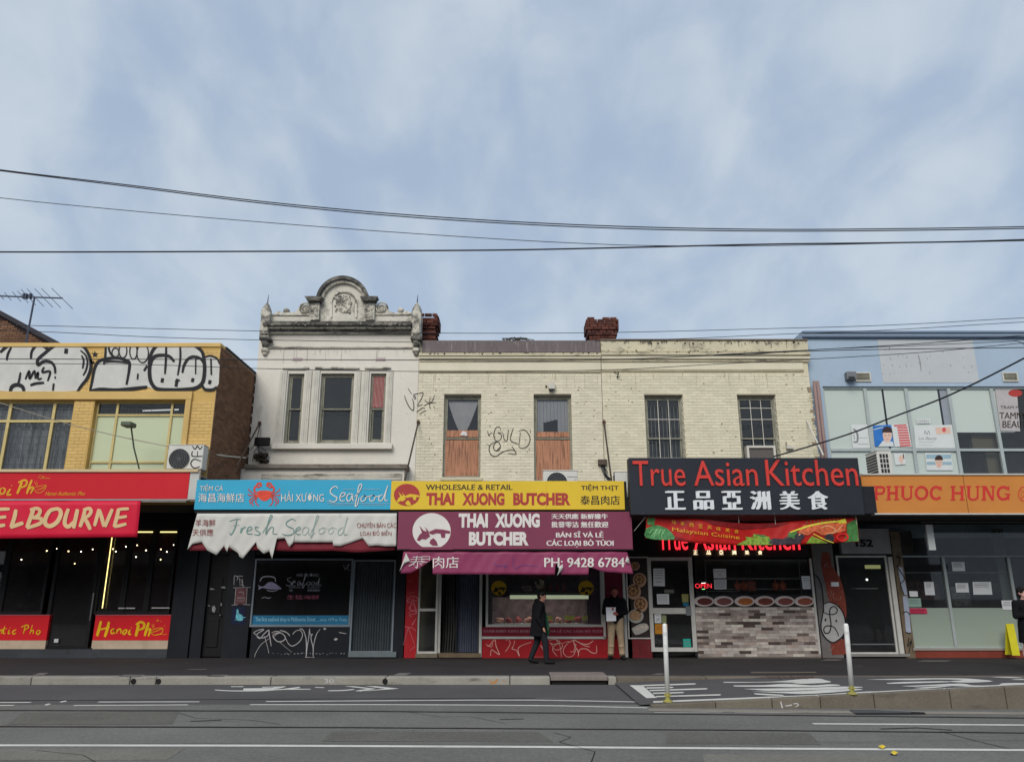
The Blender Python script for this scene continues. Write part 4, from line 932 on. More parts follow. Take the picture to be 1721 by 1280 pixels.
X0, X1 = BX0 + .005, P(1357.5, 585, U)[0]
capm = mk('mossy_cream_cap', c(210, 201, 174, .9), .9, .1, 2, .3, 40, grime=.30, gcol=(.05, .042, .035), gscale=(2.0, 3, 3.0))
obj('parapet_cap', MB().box(X0, U - .04, Zp(590.5, U - .04), X1, U + .35, Zp(573.5, U)), capm, tbld, bevel=.01); obj('parapet_cap', MB().box(X0, U - .07, Zp(573.4, U), X1 + .01, U + .38, Zp(570.5, U)), mk('mossy_top', c(110, 98, 84), .95, .25, 4, .3, 40, grime=.35, gcol=(.04, .032, .026), gscale=(2.5, 3, 8)), tbld, bevel=.01)
band(tbld, X0, X1, 591, 596, .16, creamg); band(tbld, X0, X1, 597, 602.5, .11, cream2); band(tbld, X0, X1, 603, 607.5, .06, creamg); band(tbld, X0, P(1350, 615, U)[0], 608, 621, .022, cream2, 'frieze'); band(tbld, X0, P(1350, 622, U)[0], 621.8, 623.6, .04, creamg)
# sash windows
wa = []
for i, r in enumerate(ra):
    o = sash(ta, r, U, 735, oldpaint); wa.append(o); a, b, cc, d = r; w = .055; zr = Zp(735, U)
    obj('plywood_board', MB().box(a + w, U + .105, b + w, cc - w, U + .12, Zp(738, U)), ply, o); obj('plywood_board', MB().box(a + w + .02, U + .110, Zp(733, U), cc - w - .02, U + .124, Zp(721.5 if i == 0 else 724, U)), ply, o)
    obj('arch_soffit', MB().box(a, U - .012, d - .001, cc, U + .02, d + .03), mk('dark_joint', (.10, .09, .075), .95), o)  # arch_soffit is a thin dark strip above the window head
    obj('sill', MB().box(a - .05, U - .07, b - .09, cc + .05, U + .1, b), creamg, o, bevel=.01)
a, b, cc, d = ra[0]; mb = MB(); n = 26; xm_ = (a + cc) / 2; zt, zk = d - .12, Zp(727, U)
for i in range(n):
    def q(k, t):
        u = (k / n - .5) * 2; X = xm_ + u * (.40 * (1 - t) ** .75 + .03) * (1 if t < .9 else 1.6); return (X, U + .235 + .018 * math.sin(k * 2.3), zt + (zk - zt) * t)
    for j in range(8):
        t0, t1 = j / 8, (j + 1) / 8; mb.face([q(i, t0), q(i + 1, t0), q(i + 1, t1), q(i, t1)])
cu = obj('curtain', mb, curtain_w, wa[0], smooth=True)
pk = P(780, 728, U + .1); mb = MB()
for k in range(7): mb.ball((pk[0] + random.uniform(-.07, .07), U + .10, pk[2] + random.uniform(-.06, .05)), (.05, .03, .04), 8, 5)
obj('curtain_knot', mb, curtain_w, wa[0], smooth=True)
a, b, cc, d = ra[1]; zq_ = Zp(724, U); wv = mk('pale_blind', c(214, 210, 210, .9), .9, .06, 3)
mb = MB(); hx0, hx1 = P(912, 712, U)[0], P(940, 712, U)[0]
for k in range(9):
    xa = a + .08 + (cc - a - .16) * k / 9; xb = a + .08 + (cc - a - .16) * (k + 1) / 9 - .006; xm_ = (xa + xb) / 2
    z0_ = zq_
    if hx0 < xm_ < hx1: z0_ = Zp(708 - (xm_ - hx0) / (hx1 - hx0) * 7, U)
    mb.box(xa, U + .215, z0_, xb, U + .222, d - .1)
obj('vertical_blind', mb, wv, wa[1])
for i, r in enumerate(rb):
    o = sash(tbld, r, U, 735, oldpaint, w=.06); a, b, cc, d = r; zr = Zp(735, U); mb = MB()
    for k in (1, 2): X = a + .09 + (cc - a - .18) * k / 3; mb.box(X - .009, U + .12, b + .07, X + .009, U + .126, d - .09)
    for z in (Zp(703, U), Zp(768, U)) if i == 0 else (Zp(684, U), Zp(703, U)): mb.box(a + .09, U + .119, z - .009, cc - .09, U + .127, z + .009)
    obj('glazing_bar', mb, framew, o)
    if i == 0:
        mb = MB()
        for k in range(9): X = a + .1 + (cc - a - .2) * k / 8; mb.box(X - .005, U + .26, b + .05, X + .005, U + .27, Zp(680, U))
        obj('security_bar', mb, framew, o)
    else:
        ac_ = frame_mesh(a + .14, Zp(800, U), cc - .14, Zp(749, U), U - .05, .3, .06); obj('window_unit_surround', ac_, framew, o); obj('unit_grille', MB().box(a + .2, U, Zp(800, U), cc - .2, U + .05, Zp(753, U)), mk('unit_dark', c(96, 90, 86), .7, .3, 30), o)
    # scissor grille folded against the right jamb
    mb = MB(); X = cc - .012
    for k in range(12): z = b + (d - b) * k / 12; h_ = (d - b) / 12; mb.tube([(X, U + .01, z), (X, U + .13, z + h_)], .008, 4); mb.tube([(X, U + .13, z), (X, U + .01, z + h_)], .008, 4)
    obj('scissor_grille', mb, framew, o); obj('lintel', MB().box(a - .01, U - .012, d, cc + .01, U + .05, d + .035), MATS['dark_joint'], o)
    obj('sill', MB().box(a - .05, U - .07, b - .09, cc + .05, U + .1, b), creamg, o)
# worn right edge of the terrace: exposed broken bricks
mb = MB(); random.seed(9)
for i in range(44):
    z = 4.1 + i * .083
    if z > 7.1: break
    obj('brick', MB().box(BX1 - random.uniform(.12, .02), U - .02, z, BX1 + random.uniform(.0, .05), U + .12, z + .068), random.choice([mk('exposed_brick', c(150, 132, 112), .95, .2, 6, .4, 40), creamg, creamg]), tbld)
# brown drainpipe
dp = thing('drainpipe', P(1383, 700, U + .05), 'brown drainpipe beside the pale blue wall', 'drainpipe')
for k, x in enumerate((1372.5, 1378.5)):
    X = P(x, 690, U + .06)[0]; obj('pipe', MB().tube([(X, U + .02, 3.6), (X, U + .02, Zp(640, U))], .045, 10), mk('pinkish_brown_pipe', c(146, 122, 116), .7, .1, 3), dp, smooth=True)
# wall tags
def wtag(par, lines, w, o, k, m=tagdark, Y=None, name='graffiti_tag'):
    Y = Y or U - .012; A = Art(lambda px, py, l=0.0: P(px, py, Y - l), o, k)
    for l in lines: A.line(l, w)
    return A.done(name, m, par)
O5 = (660, 520); K5 = 4.2675
wtag(wb, [[(110, 565), (135, 605)], [(85, 615), (95, 650), (120, 700), (148, 722), (150, 670), (140, 640)], [(148, 630), (155, 618), (165, 635), (152, 640)], [(145, 610), (190, 600), (218, 598), (205, 640), (178, 690), (215, 680)], [(105, 742), (108, 745)]], 6, O5, K5, Y=U - .012)
wtag(ta, [[(228, 650), (260, 670), (285, 655), (300, 615)], [(268, 625), (265, 690), (272, 712)], [(225, 690), (262, 672), (310, 668)], [(170, 735), (215, 705), (230, 712)], [(192, 748), (240, 722)], [(292, 690), (305, 715)]], 6, O5, K5)
wtag(ta, [[(680, 870), (690, 905), (700, 890), (715, 885)], [(695, 830), (703, 840)], [(775, 865), (765, 842), (740, 850), (725, 900), (740, 940), (770, 935), (780, 900), (755, 885), (790, 880)], [(790, 885), (800, 930), (820, 940), (830, 860)], [(865, 850), (845, 935), (905, 965)], [(915, 880), (905, 985)], [(905, 870), (950, 865), (985, 920), (970, 975), (930, 995), (905, 985)],
          [(770, 985), (745, 1010), (725, 1000), (728, 965), (755, 950), (772, 975), (765, 1005), (740, 1015)], [(745, 945), (700, 970), (692, 1010), (710, 1045), (745, 1050), (790, 1020), (850, 1005), (880, 1015)], [(855, 980), (885, 1035), (828, 1030)], [(680, 965), (690, 975)], [(985, 860), (988, 885)], [(960, 1015), (968, 1025)], [(975, 1000), (985, 1008)]], 6.5, O5, K5)
wtag(tbld, [[(0, 430), (20, 450), (10, 480), (40, 500), (35, 530), (70, 540)], [(25, 470), (45, 490), (30, 520), (55, 515)]], 6, (1030, 520), 4.57)
random.seed(77)
stn = mk('rain_streak', c(188, 178, 154, .9), .9, .15, 4); stn2 = mk('peeled_spot', c(156, 142, 120, .9), .95, .3, 8); stn3 = mk('dark_growth', (.045, .04, .034), .95, .3, 9)
def streaks(par, x0, x1, y, n, lmax, m=stn, Y=U - .0105, wm=1.3):
    A = Art(lambda px, py, l=0.0: P(px, py, Y - l))
    for k in range(n):
        x = random.uniform(x0, x1); w = random.uniform(.35, wm); L_ = random.uniform(.2, 1) ** 2 * lmax + 2; s_ = (860 - x) / 4600
        A.line([(x, y + random.uniform(0, 1.5)), (x - L_ * s_ * .5 + random.uniform(-.2, .2), y + L_ * .5), (x - L_ * s_, y + L_)], w, 3, .9)
    A.done('rain_streaks', m, par)
def spots(par, x0, x1, y0, y1, n, m=stn2, Y=U - .0115):
    A = Art(lambda px, py, l=0.0: P(px, py, Y - l))
    for k in range(n):
        x, y = random.uniform(x0, x1), random.uniform(y0, y1); r = random.uniform(.25, 1.0) ** 2 * 1.6 + .25; A.poly([(x + r * random.uniform(.5, 1.6) * math.cos(t), y + r * random.uniform(.4, 1) * math.sin(t)) for t in (0, 1, 2, 3, 4.2, 5.3)])
    A.done('peeled_spots', m, par)
streaks(ta, 706, 1008, 626, 30, 34, wm=.9); streaks(tbld, 1018, 1352, 625, 26, 30, wm=.9); streaks(wb, 450, 690, 586, 24, 26, mk('grey_streak', c(186, 182, 172, .9), .9), U - .003)
for x in (745, 898): streaks(ta, x - 4, x + 66, 806, 6, 10)
spots(ta, 706, 742, 630, 800, 26); spots(ta, 812, 894, 630, 800, 40); spots(ta, 966, 1010, 630, 800, 40); spots(tbld, 1016, 1082, 628, 765, 22); spots(tbld, 1156, 1238, 628, 765, 16); spots(tbld, 1314, 1350, 628, 765, 16)
spots(tbld, 1016, 1355, 571.5, 577, 110, stn3, U - .075); spots(tbld, 1016, 1355, 588, 592, 70, stn3, U - .165); spots(ta, 706, 1008, 591, 595, 60, stn3, U - .145); streaks(ta, 706, 1008, 574, 30, 16, mk('pale_streak', c(146, 138, 134), .8), U - .043); streaks(tbld, 1016, 1355, 575, 26, 11, stn3, U - .043, 1.0)
spots(wb, 452, 690, 541, 546, 60, mk('pale_lichen', c(150, 146, 134), .9), U - .345); spots(wb, 470, 690, 549, 560, 60, stn3, U - .245)
# chimneys, brick by brick
def chimney(x0, x1, y0, y1, Y, label, cap, brk=0):
    a, b, cc, d = rect(x0, y0, x1, y1, Y); root = thing('chimney', ((a + cc) / 2, Y, 5.0), label, 'chimney', 'brick chimneys behind the parapets'); dep = .55
    obj('core', MB().box(a + .02, Y + .015, 5.0, cc - .02, Y + dep, d - .12), mortar_r, root)
    z = b - .15; row = 0; a += .02; cc -= .02
    while z < d:
        top = d - z; ex = .09 if .10 < top <= .40 else (.045 if top <= .52 else 0)
        if ex == 0 and cap and top < .9: ex = .03 * (1 if int(top / .08) % 2 else 0)
        L_ = a - ex; x = L_ - (.11 if row % 2 else 0)
        while x < cc + ex - .02:
            p_, q_ = max(x, L_), min(x + .215, cc + ex)
            if q_ - p_ > .03 and not (top < .17 and random.random() < brk):
                jx = random.uniform(-.006, .006); obj('brick', MB().box(p_, Y - ex + jx, z, q_ - .012, Y + .11 - ex, z + .068), redbrick, root)
            x += .225
        for sx, xx in ((-1, a - ex), (1, cc + ex)):
            y = Y + .12 - ex
            while y < Y + dep: obj('brick', MB().box(xx if sx < 0 else xx - .1, y, z, xx + .1 if sx < 0 else xx, y + .21, z + .068), redbrick, root); y += .225
        z += .079; row += 1
random.seed(21)
chimney(702, 733, 527, 574, U + .45, 'red brick chimney partly hidden behind the white building ornamental pier', 1, .2)
chimney(989, 1036, 536, 572, U + .45, 'red brick chimney with broken top behind the grey parapet flashing', 0, .22)
# small fixtures on the cream walls
cf = thing('wall_light', P(925, 652, U), 'small cream box light fitting above the right plywood window', 'light fitting')
obj('housing', MB().rbox(921.5, 645, 932.5, 655, U, -.14, -.012), framew, cf, bevel=.01); obj('lens', MB().rbox(923, 655.5, 930, 657.5, U, -.13, -.03), grilled, cf); obj('back_plate', MB().rbox(916.5, 648, 919.5, 651.5, U, -.03, -.012), grilled, cf)
jb = thing('junction_box', P(1012, 777, U), 'brown junction box with dangling wires beside the right tie rod', 'junction box')
obj('box', MB().rbox(1004.5, 772.5, 1019.5, 782, U, -.12, -.012), mk('brown_box', c(88, 74, 66), .7, .15, 5), jb, bevel=.012)
for k in range(4):
    pts = [P(1010 + k * 1.5, 782, U - .05), P(1012 + k * 3, 790 + k, U - .08), P(1016 + k, 798, U - .06), P(1022 + k * 2, 806, U - .05)]; obj('wire', MB().tube(pts, .012, 5), cablem, jb)
bk = thing('wall_bracket', P(1326, 750, U), 'small cream bracket left of the drainpipe on the cream wall', 'bracket')
obj('arm', MB().rbox(1320, 743, 1322, 753, U, -.05, -.012), oldpaint, bk); obj('plate', MB().rbox(1320, 750, 1332, 754.5, U, -.12, -.012), framew, bk)

# ================================================================== PALE BLUE BUILDING
bb = thing('pale_blue_building', (9, BU, 0), 'pale blue rendered upper storey with wide band of poster covered windows', 'building')
BLX0 = P(1352, 600, BU)[0]; BLX1 = P(1352, 600, BU)[0] + 13.0; zt = Zp(557, BU)
wr = rect(1391, 649, 2080, 797, BU); wr = (P(1390.5, 722, BU)[0], Zp(799, BU), BLX1 - .5, Zp(649, BU))
obj('front_wall', wall_mesh(BLX0, 3.0, BLX1, zt, [wr], BU, .25), blue, bb)
hull(bb, BLX0, BLX1, BU + .25, BU + 10, zt, blue, roofm); room(bb, BLX0 + .3, BLX1 - .3, BU + .6, BU + 4, 3.9, 7.0, midroom)
bt = lambda y0, y1, d, m: obj('parapet_trim', MB().box(BLX0 - .01, BU - d, Zp(y1, BU - d), BLX1, BU - .001, Zp(y0, BU - d)), m, bb, bevel=.008)
bt(555.5, 559, .12, bluedk); bt(559.6, 563.5, .07, blue); bt(564, 566, .10, bluedk); bt(567.6, 569.4, .04, bluedk)
a_, b_, c_, d_ = rect(1479, 571, 1640, 643, BU); obj('paint_patch', MB().box(a_, BU - .008, b_, c_, BU - .001, d_), patchm, bb)
A = Art(lambda px, py, l=0.0: P(px, py, BU - .012 - l)); random.seed(8)
for k in range(34):
    x, y = random.uniform(1482, 1636), random.choice([random.uniform(580, 590), random.uniform(596, 604), random.uniform(608, 616), random.uniform(620, 628)]); A.line([(x, y), (x + random.uniform(-1, 2), y + random.uniform(.6, 3.5))], random.uniform(.6, 1.6), 0)
A.line([(1543, 596), (1547, 610), (1548, 624)], 1.0); A.done('adhesive_residue', mk('glue_residue', c(120, 116, 114), .9), bb)
bw = obj('window_band', frame_mesh(wr[0], wr[1], wr[2], wr[3], BU + .06, .10, .06), alum, bb, bevel=.004)
ztr = Zp(755, BU); Xm = [P(x, 722, BU)[0] for x in (1463.5, 1533.5, 1606.5, 1679.5, 1752, 1825, 1898)]
for X in Xm: obj('mullion', MB().box(X - .045, BU + .04, wr[1] + .06, X + .045, BU + .17, wr[3] - .06), alum, bw)
obj('transom', MB().box(wr[0] + .06, BU + .05, ztr - .035, wr[2] - .06, BU + .165, ztr + .035), alum, bw)
Xe = [wr[0] + .06] + Xm + [wr[2] - .06]
def bpane(X0, X1, z0, z1, m, Y=BU + .11): obj('pane', MB().face([(X0, Y, z0), (X1, Y, z0), (X1, Y, z1), (X0, Y, z1)]), m, bw)
z725 = Zp(725, BU)
for i in range(len(Xe) - 1):
    if i == 3: bpane(Xe[i], Xe[i + 1], z725, wr[3] - .06, gl_frost); bpane(Xe[i], Xe[i + 1], ztr, z725, gl_dark)
    elif i == 4: xm_ = P(1704, 690, BU)[0]; bpane(Xe[i], xm_, z725, wr[3] - .06, gl_frost); bpane(xm_, Xe[i + 1], ztr, wr[3] - .06, gl_dark); bpane(Xe[i], xm_, ztr, z725, gl_dark)
    elif i == 2: x_ = P(1584, 690, BU)[0]; x2 = P(1587.5, 690, BU)[0]; bpane(Xe[i], x_, ztr, wr[3] - .06, gl_frost); bpane(x_, x2, ztr, wr[3] - .06, gl_dark); bpane(x2, Xe[i + 1], ztr, wr[3] - .06, glass('grey_frost', opaque=.9, film=c(150, 156, 164)))
    elif i == 1: x_ = P(1489, 690, BU)[0]; x2 = P(1492.5, 690, BU)[0]; bpane(Xe[i], x_, ztr, wr[3] - .06, gl_frost); bpane(x_, x2, ztr, wr[3] - .06, gl_dark); bpane(x2, Xe[i + 1], ztr, wr[3] - .06, gl_frost)
    else: bpane(Xe[i], Xe[i + 1], ztr, wr[3] - .06, gl_frost if i < 5 else gl_dark)
    bpane(Xe[i], Xe[i + 1], wr[1] + .06, ztr, gl_frost if i < 3 else gl_dark)
bx_ = mk('brown_cartons', c(140, 128, 104), .9, .1, 2)
obj('stacked_board', MB().box(P(1628, 740, BU + .5)[0], BU + .35, ztr, P(1668, 740, BU + .5)[0], BU + .5, Zp(726, BU + .35)), bx_, bb)
obj('stacked_board', MB().box(P(1654, 780, BU + .5)[0], BU + .35, wr[1], P(1680, 780, BU + .5)[0], BU + .5, Zp(760, BU + .35)), bx_, bb)
# posters in the upper windows
skin_p = mk('poster_skin', c(222, 190, 172, .93), .6, .08, 6); hair_p = mk('poster_hair', c(60, 46, 44), .6, .1, 6); white_p = mk('poster_white', c(214, 218, 216, .93), .6, .03, 4)
blue_p = mk('poster_blue', c(52, 120, 196, .93), .6, .25, 3); red_p = mk('poster_red', c(214, 96, 96, .93), .6, .06, 6); grey_p = mk('poster_grey', c(130, 130, 132), .6, .1, 6); tealb = mk('poster_pale_teal', c(150, 178, 190, .93), .6, .1, 5)
PS = lambda px, py, l=0.0: P(px, py, BU + .10 - .02 - l)
O6, K6 = (1370, 640), 4.903
def poster(pts, base, label, layers, name='poster', surf=PS, o=O6, k=K6, cat='poster'):
    p0 = surf(o[0] + pts[0][0] / k, o[1] + pts[2][1] / k); root = thing(name, p0, label, cat)
    A = Art(surf, o, k); A.poly(pts); A.done('sheet', base, root)
    for i, (m, fn, nm) in enumerate(layers):
        A = Art(lambda px, py, l=0.0, i=i: surf(px, py, .002 * (i + 1) + l), o, k); fn(A); A.done(nm, m, root)
    return root
poster([(295, 358), (440, 358), (458, 553), (310, 553)], white_p, 'white poster with a grey line portrait at the left of the window band', [(grey_p, lambda A: (A.line([(312, 395), (335, 410), (350, 450), (345, 500), (315, 500)], 16), A.line([(355, 470), (430, 468)], 4, 0), A.line([(355, 520), (440, 520)], 5, 0), A.line([(318, 440), (325, 480)], 10)), 'portrait')])
def pface(cx_, cy_, rx_, ry_):
    return [(skin_p, lambda A: A.disc(cx_, cy_, rx_, ry_), 'face'), (hair_p, lambda A: (A.disc(cx_, cy_ - ry_ * .35, rx_ * 1.12, ry_ * .85, 180, 360), A.line([(cx_ - rx_ * .6, cy_ + 4), (cx_ - rx_ * .25, cy_ + 2)], 5, 0), A.line([(cx_ + rx_ * .2, cy_ + 2), (cx_ + rx_ * .6, cy_ + 4)], 5, 0)), 'hair'), (red_p, lambda A: A.line([(cx_ - 8, cy_ + ry_ * .55), (cx_ + 10, cy_ + ry_ * .55)], 5, 0), 'mouth')]
poster([(475, 368), (625, 360), (650, 540), (492, 540)], blue_p, 'blue poster showing a womans face beside red print in the window band', [(white_p, lambda A: (A.poly([(520, 540), (560, 490), (640, 500), (648, 538)]), A.line([(480, 400), (560, 380)], 10)), 'collar')] + pface(595, 445, 38, 60))
poster([(628, 362), (765, 352), (798, 545), (655, 540)], white_p, 'white poster with red ruled lines beside the blue poster', [(red_p, lambda A: ([A.line([(675 + i * 3.4, 385 + i * 21), (760 + i * 4, 382 + i * 21)], 14, 0, 0) for i in range(8)], A.line([(650, 368), (752, 362)], 12, 0, 0)), 'printed_lines')])
poster([(812, 368), (1135, 360), (1168, 553), (828, 553)], white_p, 'large white salon poster with small flower print in the window band', [(grey_p, lambda A: (A.line([(900, 440), (905, 410), (920, 440), (935, 410), (945, 445)], 5), A.text('Lyn Beauty', 850, 460, 1005, 492, 0, .4), A.line([(850, 505), (980, 503)], 3, 0), A.line([(850, 530), (970, 530)], 3, 0)), 'lettering'), (skin_p, lambda A: (A.poly([(990, 385), (1110, 378), (1118, 432), (1000, 438)])), 'flower_card'), (red_p, lambda A: A.disc(1062, 402, 16, 20), 'flower')])
poster([(838, 312), (948, 312), (950, 348), (842, 350)], white_p, 'small white notice above the large salon poster', [(grey_p, lambda A: A.text('OPEN', 850, 320, 935, 342), 'lettering')])
poster([(645, 595), (738, 592), (748, 685), (662, 692)], white_p, 'small poster with a figure above the air conditioner in the lower panes', [(skin_p, lambda A: (A.disc(708, 640, 20, 30), A.line([(700, 655), (720, 685)], 14)), 'figure'), (hair_p, lambda A: A.line([(725, 600), (732, 640)], 12), 'hair')])
poster([(905, 592), (1118, 592), (1138, 735), (918, 735)], white_p, 'poster with a dark haired face on pale blue in the lower panes', [(tealb, lambda A: (A.rectp(915, 605, 1120, 640), A.rectp(918, 665, 1125, 690)), 'stripes')] + pface(1020, 668, 30, 48))
poster([(1480, 60), (1660, 60), (1690, 415), (1530, 412)], mk('poster_mauve_grey', c(178, 172, 172), .6, .08, 3), 'tall beauty salon poster with dark capital lettering at the right edge', [(brickred, lambda A: A.disc(1650, 100, 58, 30), 'lips'), (darkprint, lambda A: (A.text('TAMMY', 1520, 258, 1750, 312, .02), A.text('BEAUTY', 1545, 328, 1800, 385, .02), A.text('TRAM M', 1528, 205, 1680, 228)), 'lettering')])
# wall lamps and vents on the blue wall
bl = thing('security_light', P(1424, 635, BU), 'grey security light fitting left of the pale vent on the blue wall', 'light fitting')
obj('housing', MB().rbox(1419, 627, 1435, 640, BU, -.20, -.001), greym, bl, bevel=.02); obj('lens', MB().rbox(1421, 636, 1431, 642, BU, -.24, -.201), grilled, bl, bevel=.01)
for i, x in enumerate((1450, 1697)):
    v = thing('wall_vent', P(x, 634, BU), ['pale louvred vent beside the security light on the blue wall', 'louvred vent on the blue wall near the right edge'][i], 'vent', 'vents on the blue wall')
    a_, b_, c_, d_ = rect(x - 13, 626, x + 13, 641.5, BU); obj('vent_frame', frame_mesh(a_, b_, c_, d_, BU - .04, .039, .035), framew, v, bevel=.005)
    for k in range(5): z = b_ + .04 + (d_ - b_ - .08) * k / 5; obj('louvre', MB().face([(a_ + .035, BU - .035, z), (c_ - .035, BU - .035, z), (c_ - .035, BU - .005, z + .045), (a_ + .035, BU - .005, z + .045)]), oldpaint, v)

# ================================================================== AWNINGS
def awning(label, x0, x1, ytop, ybot, Yf, edge, cat='awning', deep=None, px_mid=None):
    a, b, cc, d = rect(x0, ytop, x1, ybot, Yf); root = thing('awning', ((a + cc) / 2, Yf, b), label, cat, 'awnings over the footpath')
    obj('roof_sheet', MB().box(a + .004, Yf + .10, d - .16, cc - .004, S + .05, d - .12), roofm, root)
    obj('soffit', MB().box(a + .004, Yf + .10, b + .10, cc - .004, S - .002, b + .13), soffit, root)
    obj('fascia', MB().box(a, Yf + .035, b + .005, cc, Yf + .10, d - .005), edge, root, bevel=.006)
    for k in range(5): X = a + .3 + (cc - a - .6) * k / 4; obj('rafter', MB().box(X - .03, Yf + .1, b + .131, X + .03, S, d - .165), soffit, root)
    return root, a, b, cc, d
def tie(root, top, bot, Yb):
    p = P(*top, U - .03); q = P(*bot, Yb); obj('tie_rod', MB().tube([p, q], .022, 8), mk('rusty_rod', c(70, 60, 52), .8, .2, 6), root)
    obj('rod_plate', MB().ball((p[0], U - .04, p[2]), (.05, .04, .06), 10, 6), rusty, root)
awA = awning('flat awning over the restaurant carrying the red sign', -420, 333, 788.5, 842, AW, MATS['cream_board'])[0]
awB = awning('flat awning over the seafood shop carrying the pale blue sign', 329, 657, 806, 862, AW, blackp)[0]
awC = awning('flat awning over the butcher shop carrying the yellow sign', 657.5, 1054, 808, 862, AW, blackp)[0]
awD = awning('flat awning over the black fronted restaurant carrying the big black sign', 1060, 1460, 800, 866, AW, blackp)[0]
awE, ea, eb, ec, ed = awning('flat awning over the noodle shop carrying the orange sign', 1462, 2080, 796, 866, AW, greym)
tie(awB, (436.5, 711), (398, 783), 18.9); tie(awB, (703, 709), (680.5, 806), 18.4); tie(awC, (1015, 709), (1027.5, 806), 18.4)
p, q = P(1365, 700, U), P(1400, 800, 18.9); obj('tie_rod', MB().tube([P(1356, 706, U - .03), P(1384, 765, 19.6)], .022, 8), framew, awD)
# fluorescent batten and conduits under the right awning, hanging blade
tag(obj('hanging_blade_sign', MB().rbox(1559, 881, 1570.5, 924, 18.7, 0, .05), white_p, bevel=.004), 'narrow blank white panel hanging under the orange signed awning', 'sign')
for y in (871, 876.5): obj('soffit_rail', MB().rbox(1549, y, 2000, y + 1.3, S - .35, 0, .05), greym, awE)
obj('awning_end', MB().box(P(1449, 840, AW)[0], AW - .02, Zp(863, AW), P(1471, 840, AW)[0], AW + .1, Zp(817, AW)), mk('black_silhouette_board', (.018, .019, .024), .4, .2, 3), awD)

# ================================================================== SIGN BOARDS
def board(name, label, x0, y0, x1, y1, Y, m, th=.04, cat='sign', bev=.006):
    a, b, cc, d = rect(x0, y0, x1, y1, Y); root = thing(name, ((a + cc) / 2, Y, b), label, cat)
    obj('board', MB().box(a, Y, b, cc, Y + th, d), m, root, bevel=bev); return root
# red restaurant sign
rs = board('restaurant_sign', 'long red sign board with gold script above the restaurant', -420, 793, 317, 838, AW - .01, red)
creamtrim = mk('cream_trim', c(214, 190, 150, .93), .6, .08, 3)
obj('top_trim', MB().rbox(-420, 788.3, 333, 792.8, AW - .03, -.02, .08), creamtrim, rs); obj('bottom_trim', MB().rbox(-420, 838.2, 317, 840.5, AW - .01, -.01, .04), mk('grey_trim', c(170, 160, 160, .9), .6, .1, 3), rs)
obj('end_cap', MB().rbox(317.5, 793, 333, 839, AW + .0, .0, .03), mk('pale_end_cap', c(196, 196, 190, .9), .6, .08, 2), rs)
obj('under_trim', MB().rbox(238, 840.8, 313, 843, AW + .02, -.01, .02), framew, rs)
A = Art(flat(AW - .013) if False else (lambda px, py, l=0.0: P(px, py, AW - .016 - l)), (0, 780), 5.215)
for pts, w in (([(20, 205), (0, 225), (5, 258), (35, 250), (45, 220), (25, 204)], 12), ([(92, 215), (70, 245), (65, 268), (100, 262)], 12), ([(100, 182), (104, 188)], 12), ([(192, 152), (175, 200), (150, 258)], 17), ([(160, 160), (210, 138), (235, 150), (225, 185), (180, 205)], 14), ([(280, 135), (255, 195), (235, 258)], 15), ([(245, 225), (280, 200), (290, 212), (268, 256)], 13)): A.line(pts, w * 1.35)
A.done('lettering', gold, rs)
A = Art(lambda px, py, l=0.0: P(px, py, AW - .016 - l), (0, 780), 5.215)
for pts in ([(300, 205), (315, 240), (350, 248), (385, 225), (405, 185), (350, 190), (302, 204)], [(300, 150), (322, 190)], [(318, 148), (330, 182)], [(320, 225), (370, 210), (400, 190)], [(335, 122), (355, 92)], [(355, 128), (375, 98)], [(370, 125), (385, 108), (385, 125)], [(395, 122), (440, 122)]): A.line(pts, 4.5)
A.done('bowl_emblem', gold, rs)
A = Art(lambda px, py, l=0.0: P(px, py, AW - .016 - l), (0, 780), 5.215); A.text('Hanoi Authentic Pho', 395, 238, 745, 272, .0, .45); A.done('small_lettering', gold, rs)
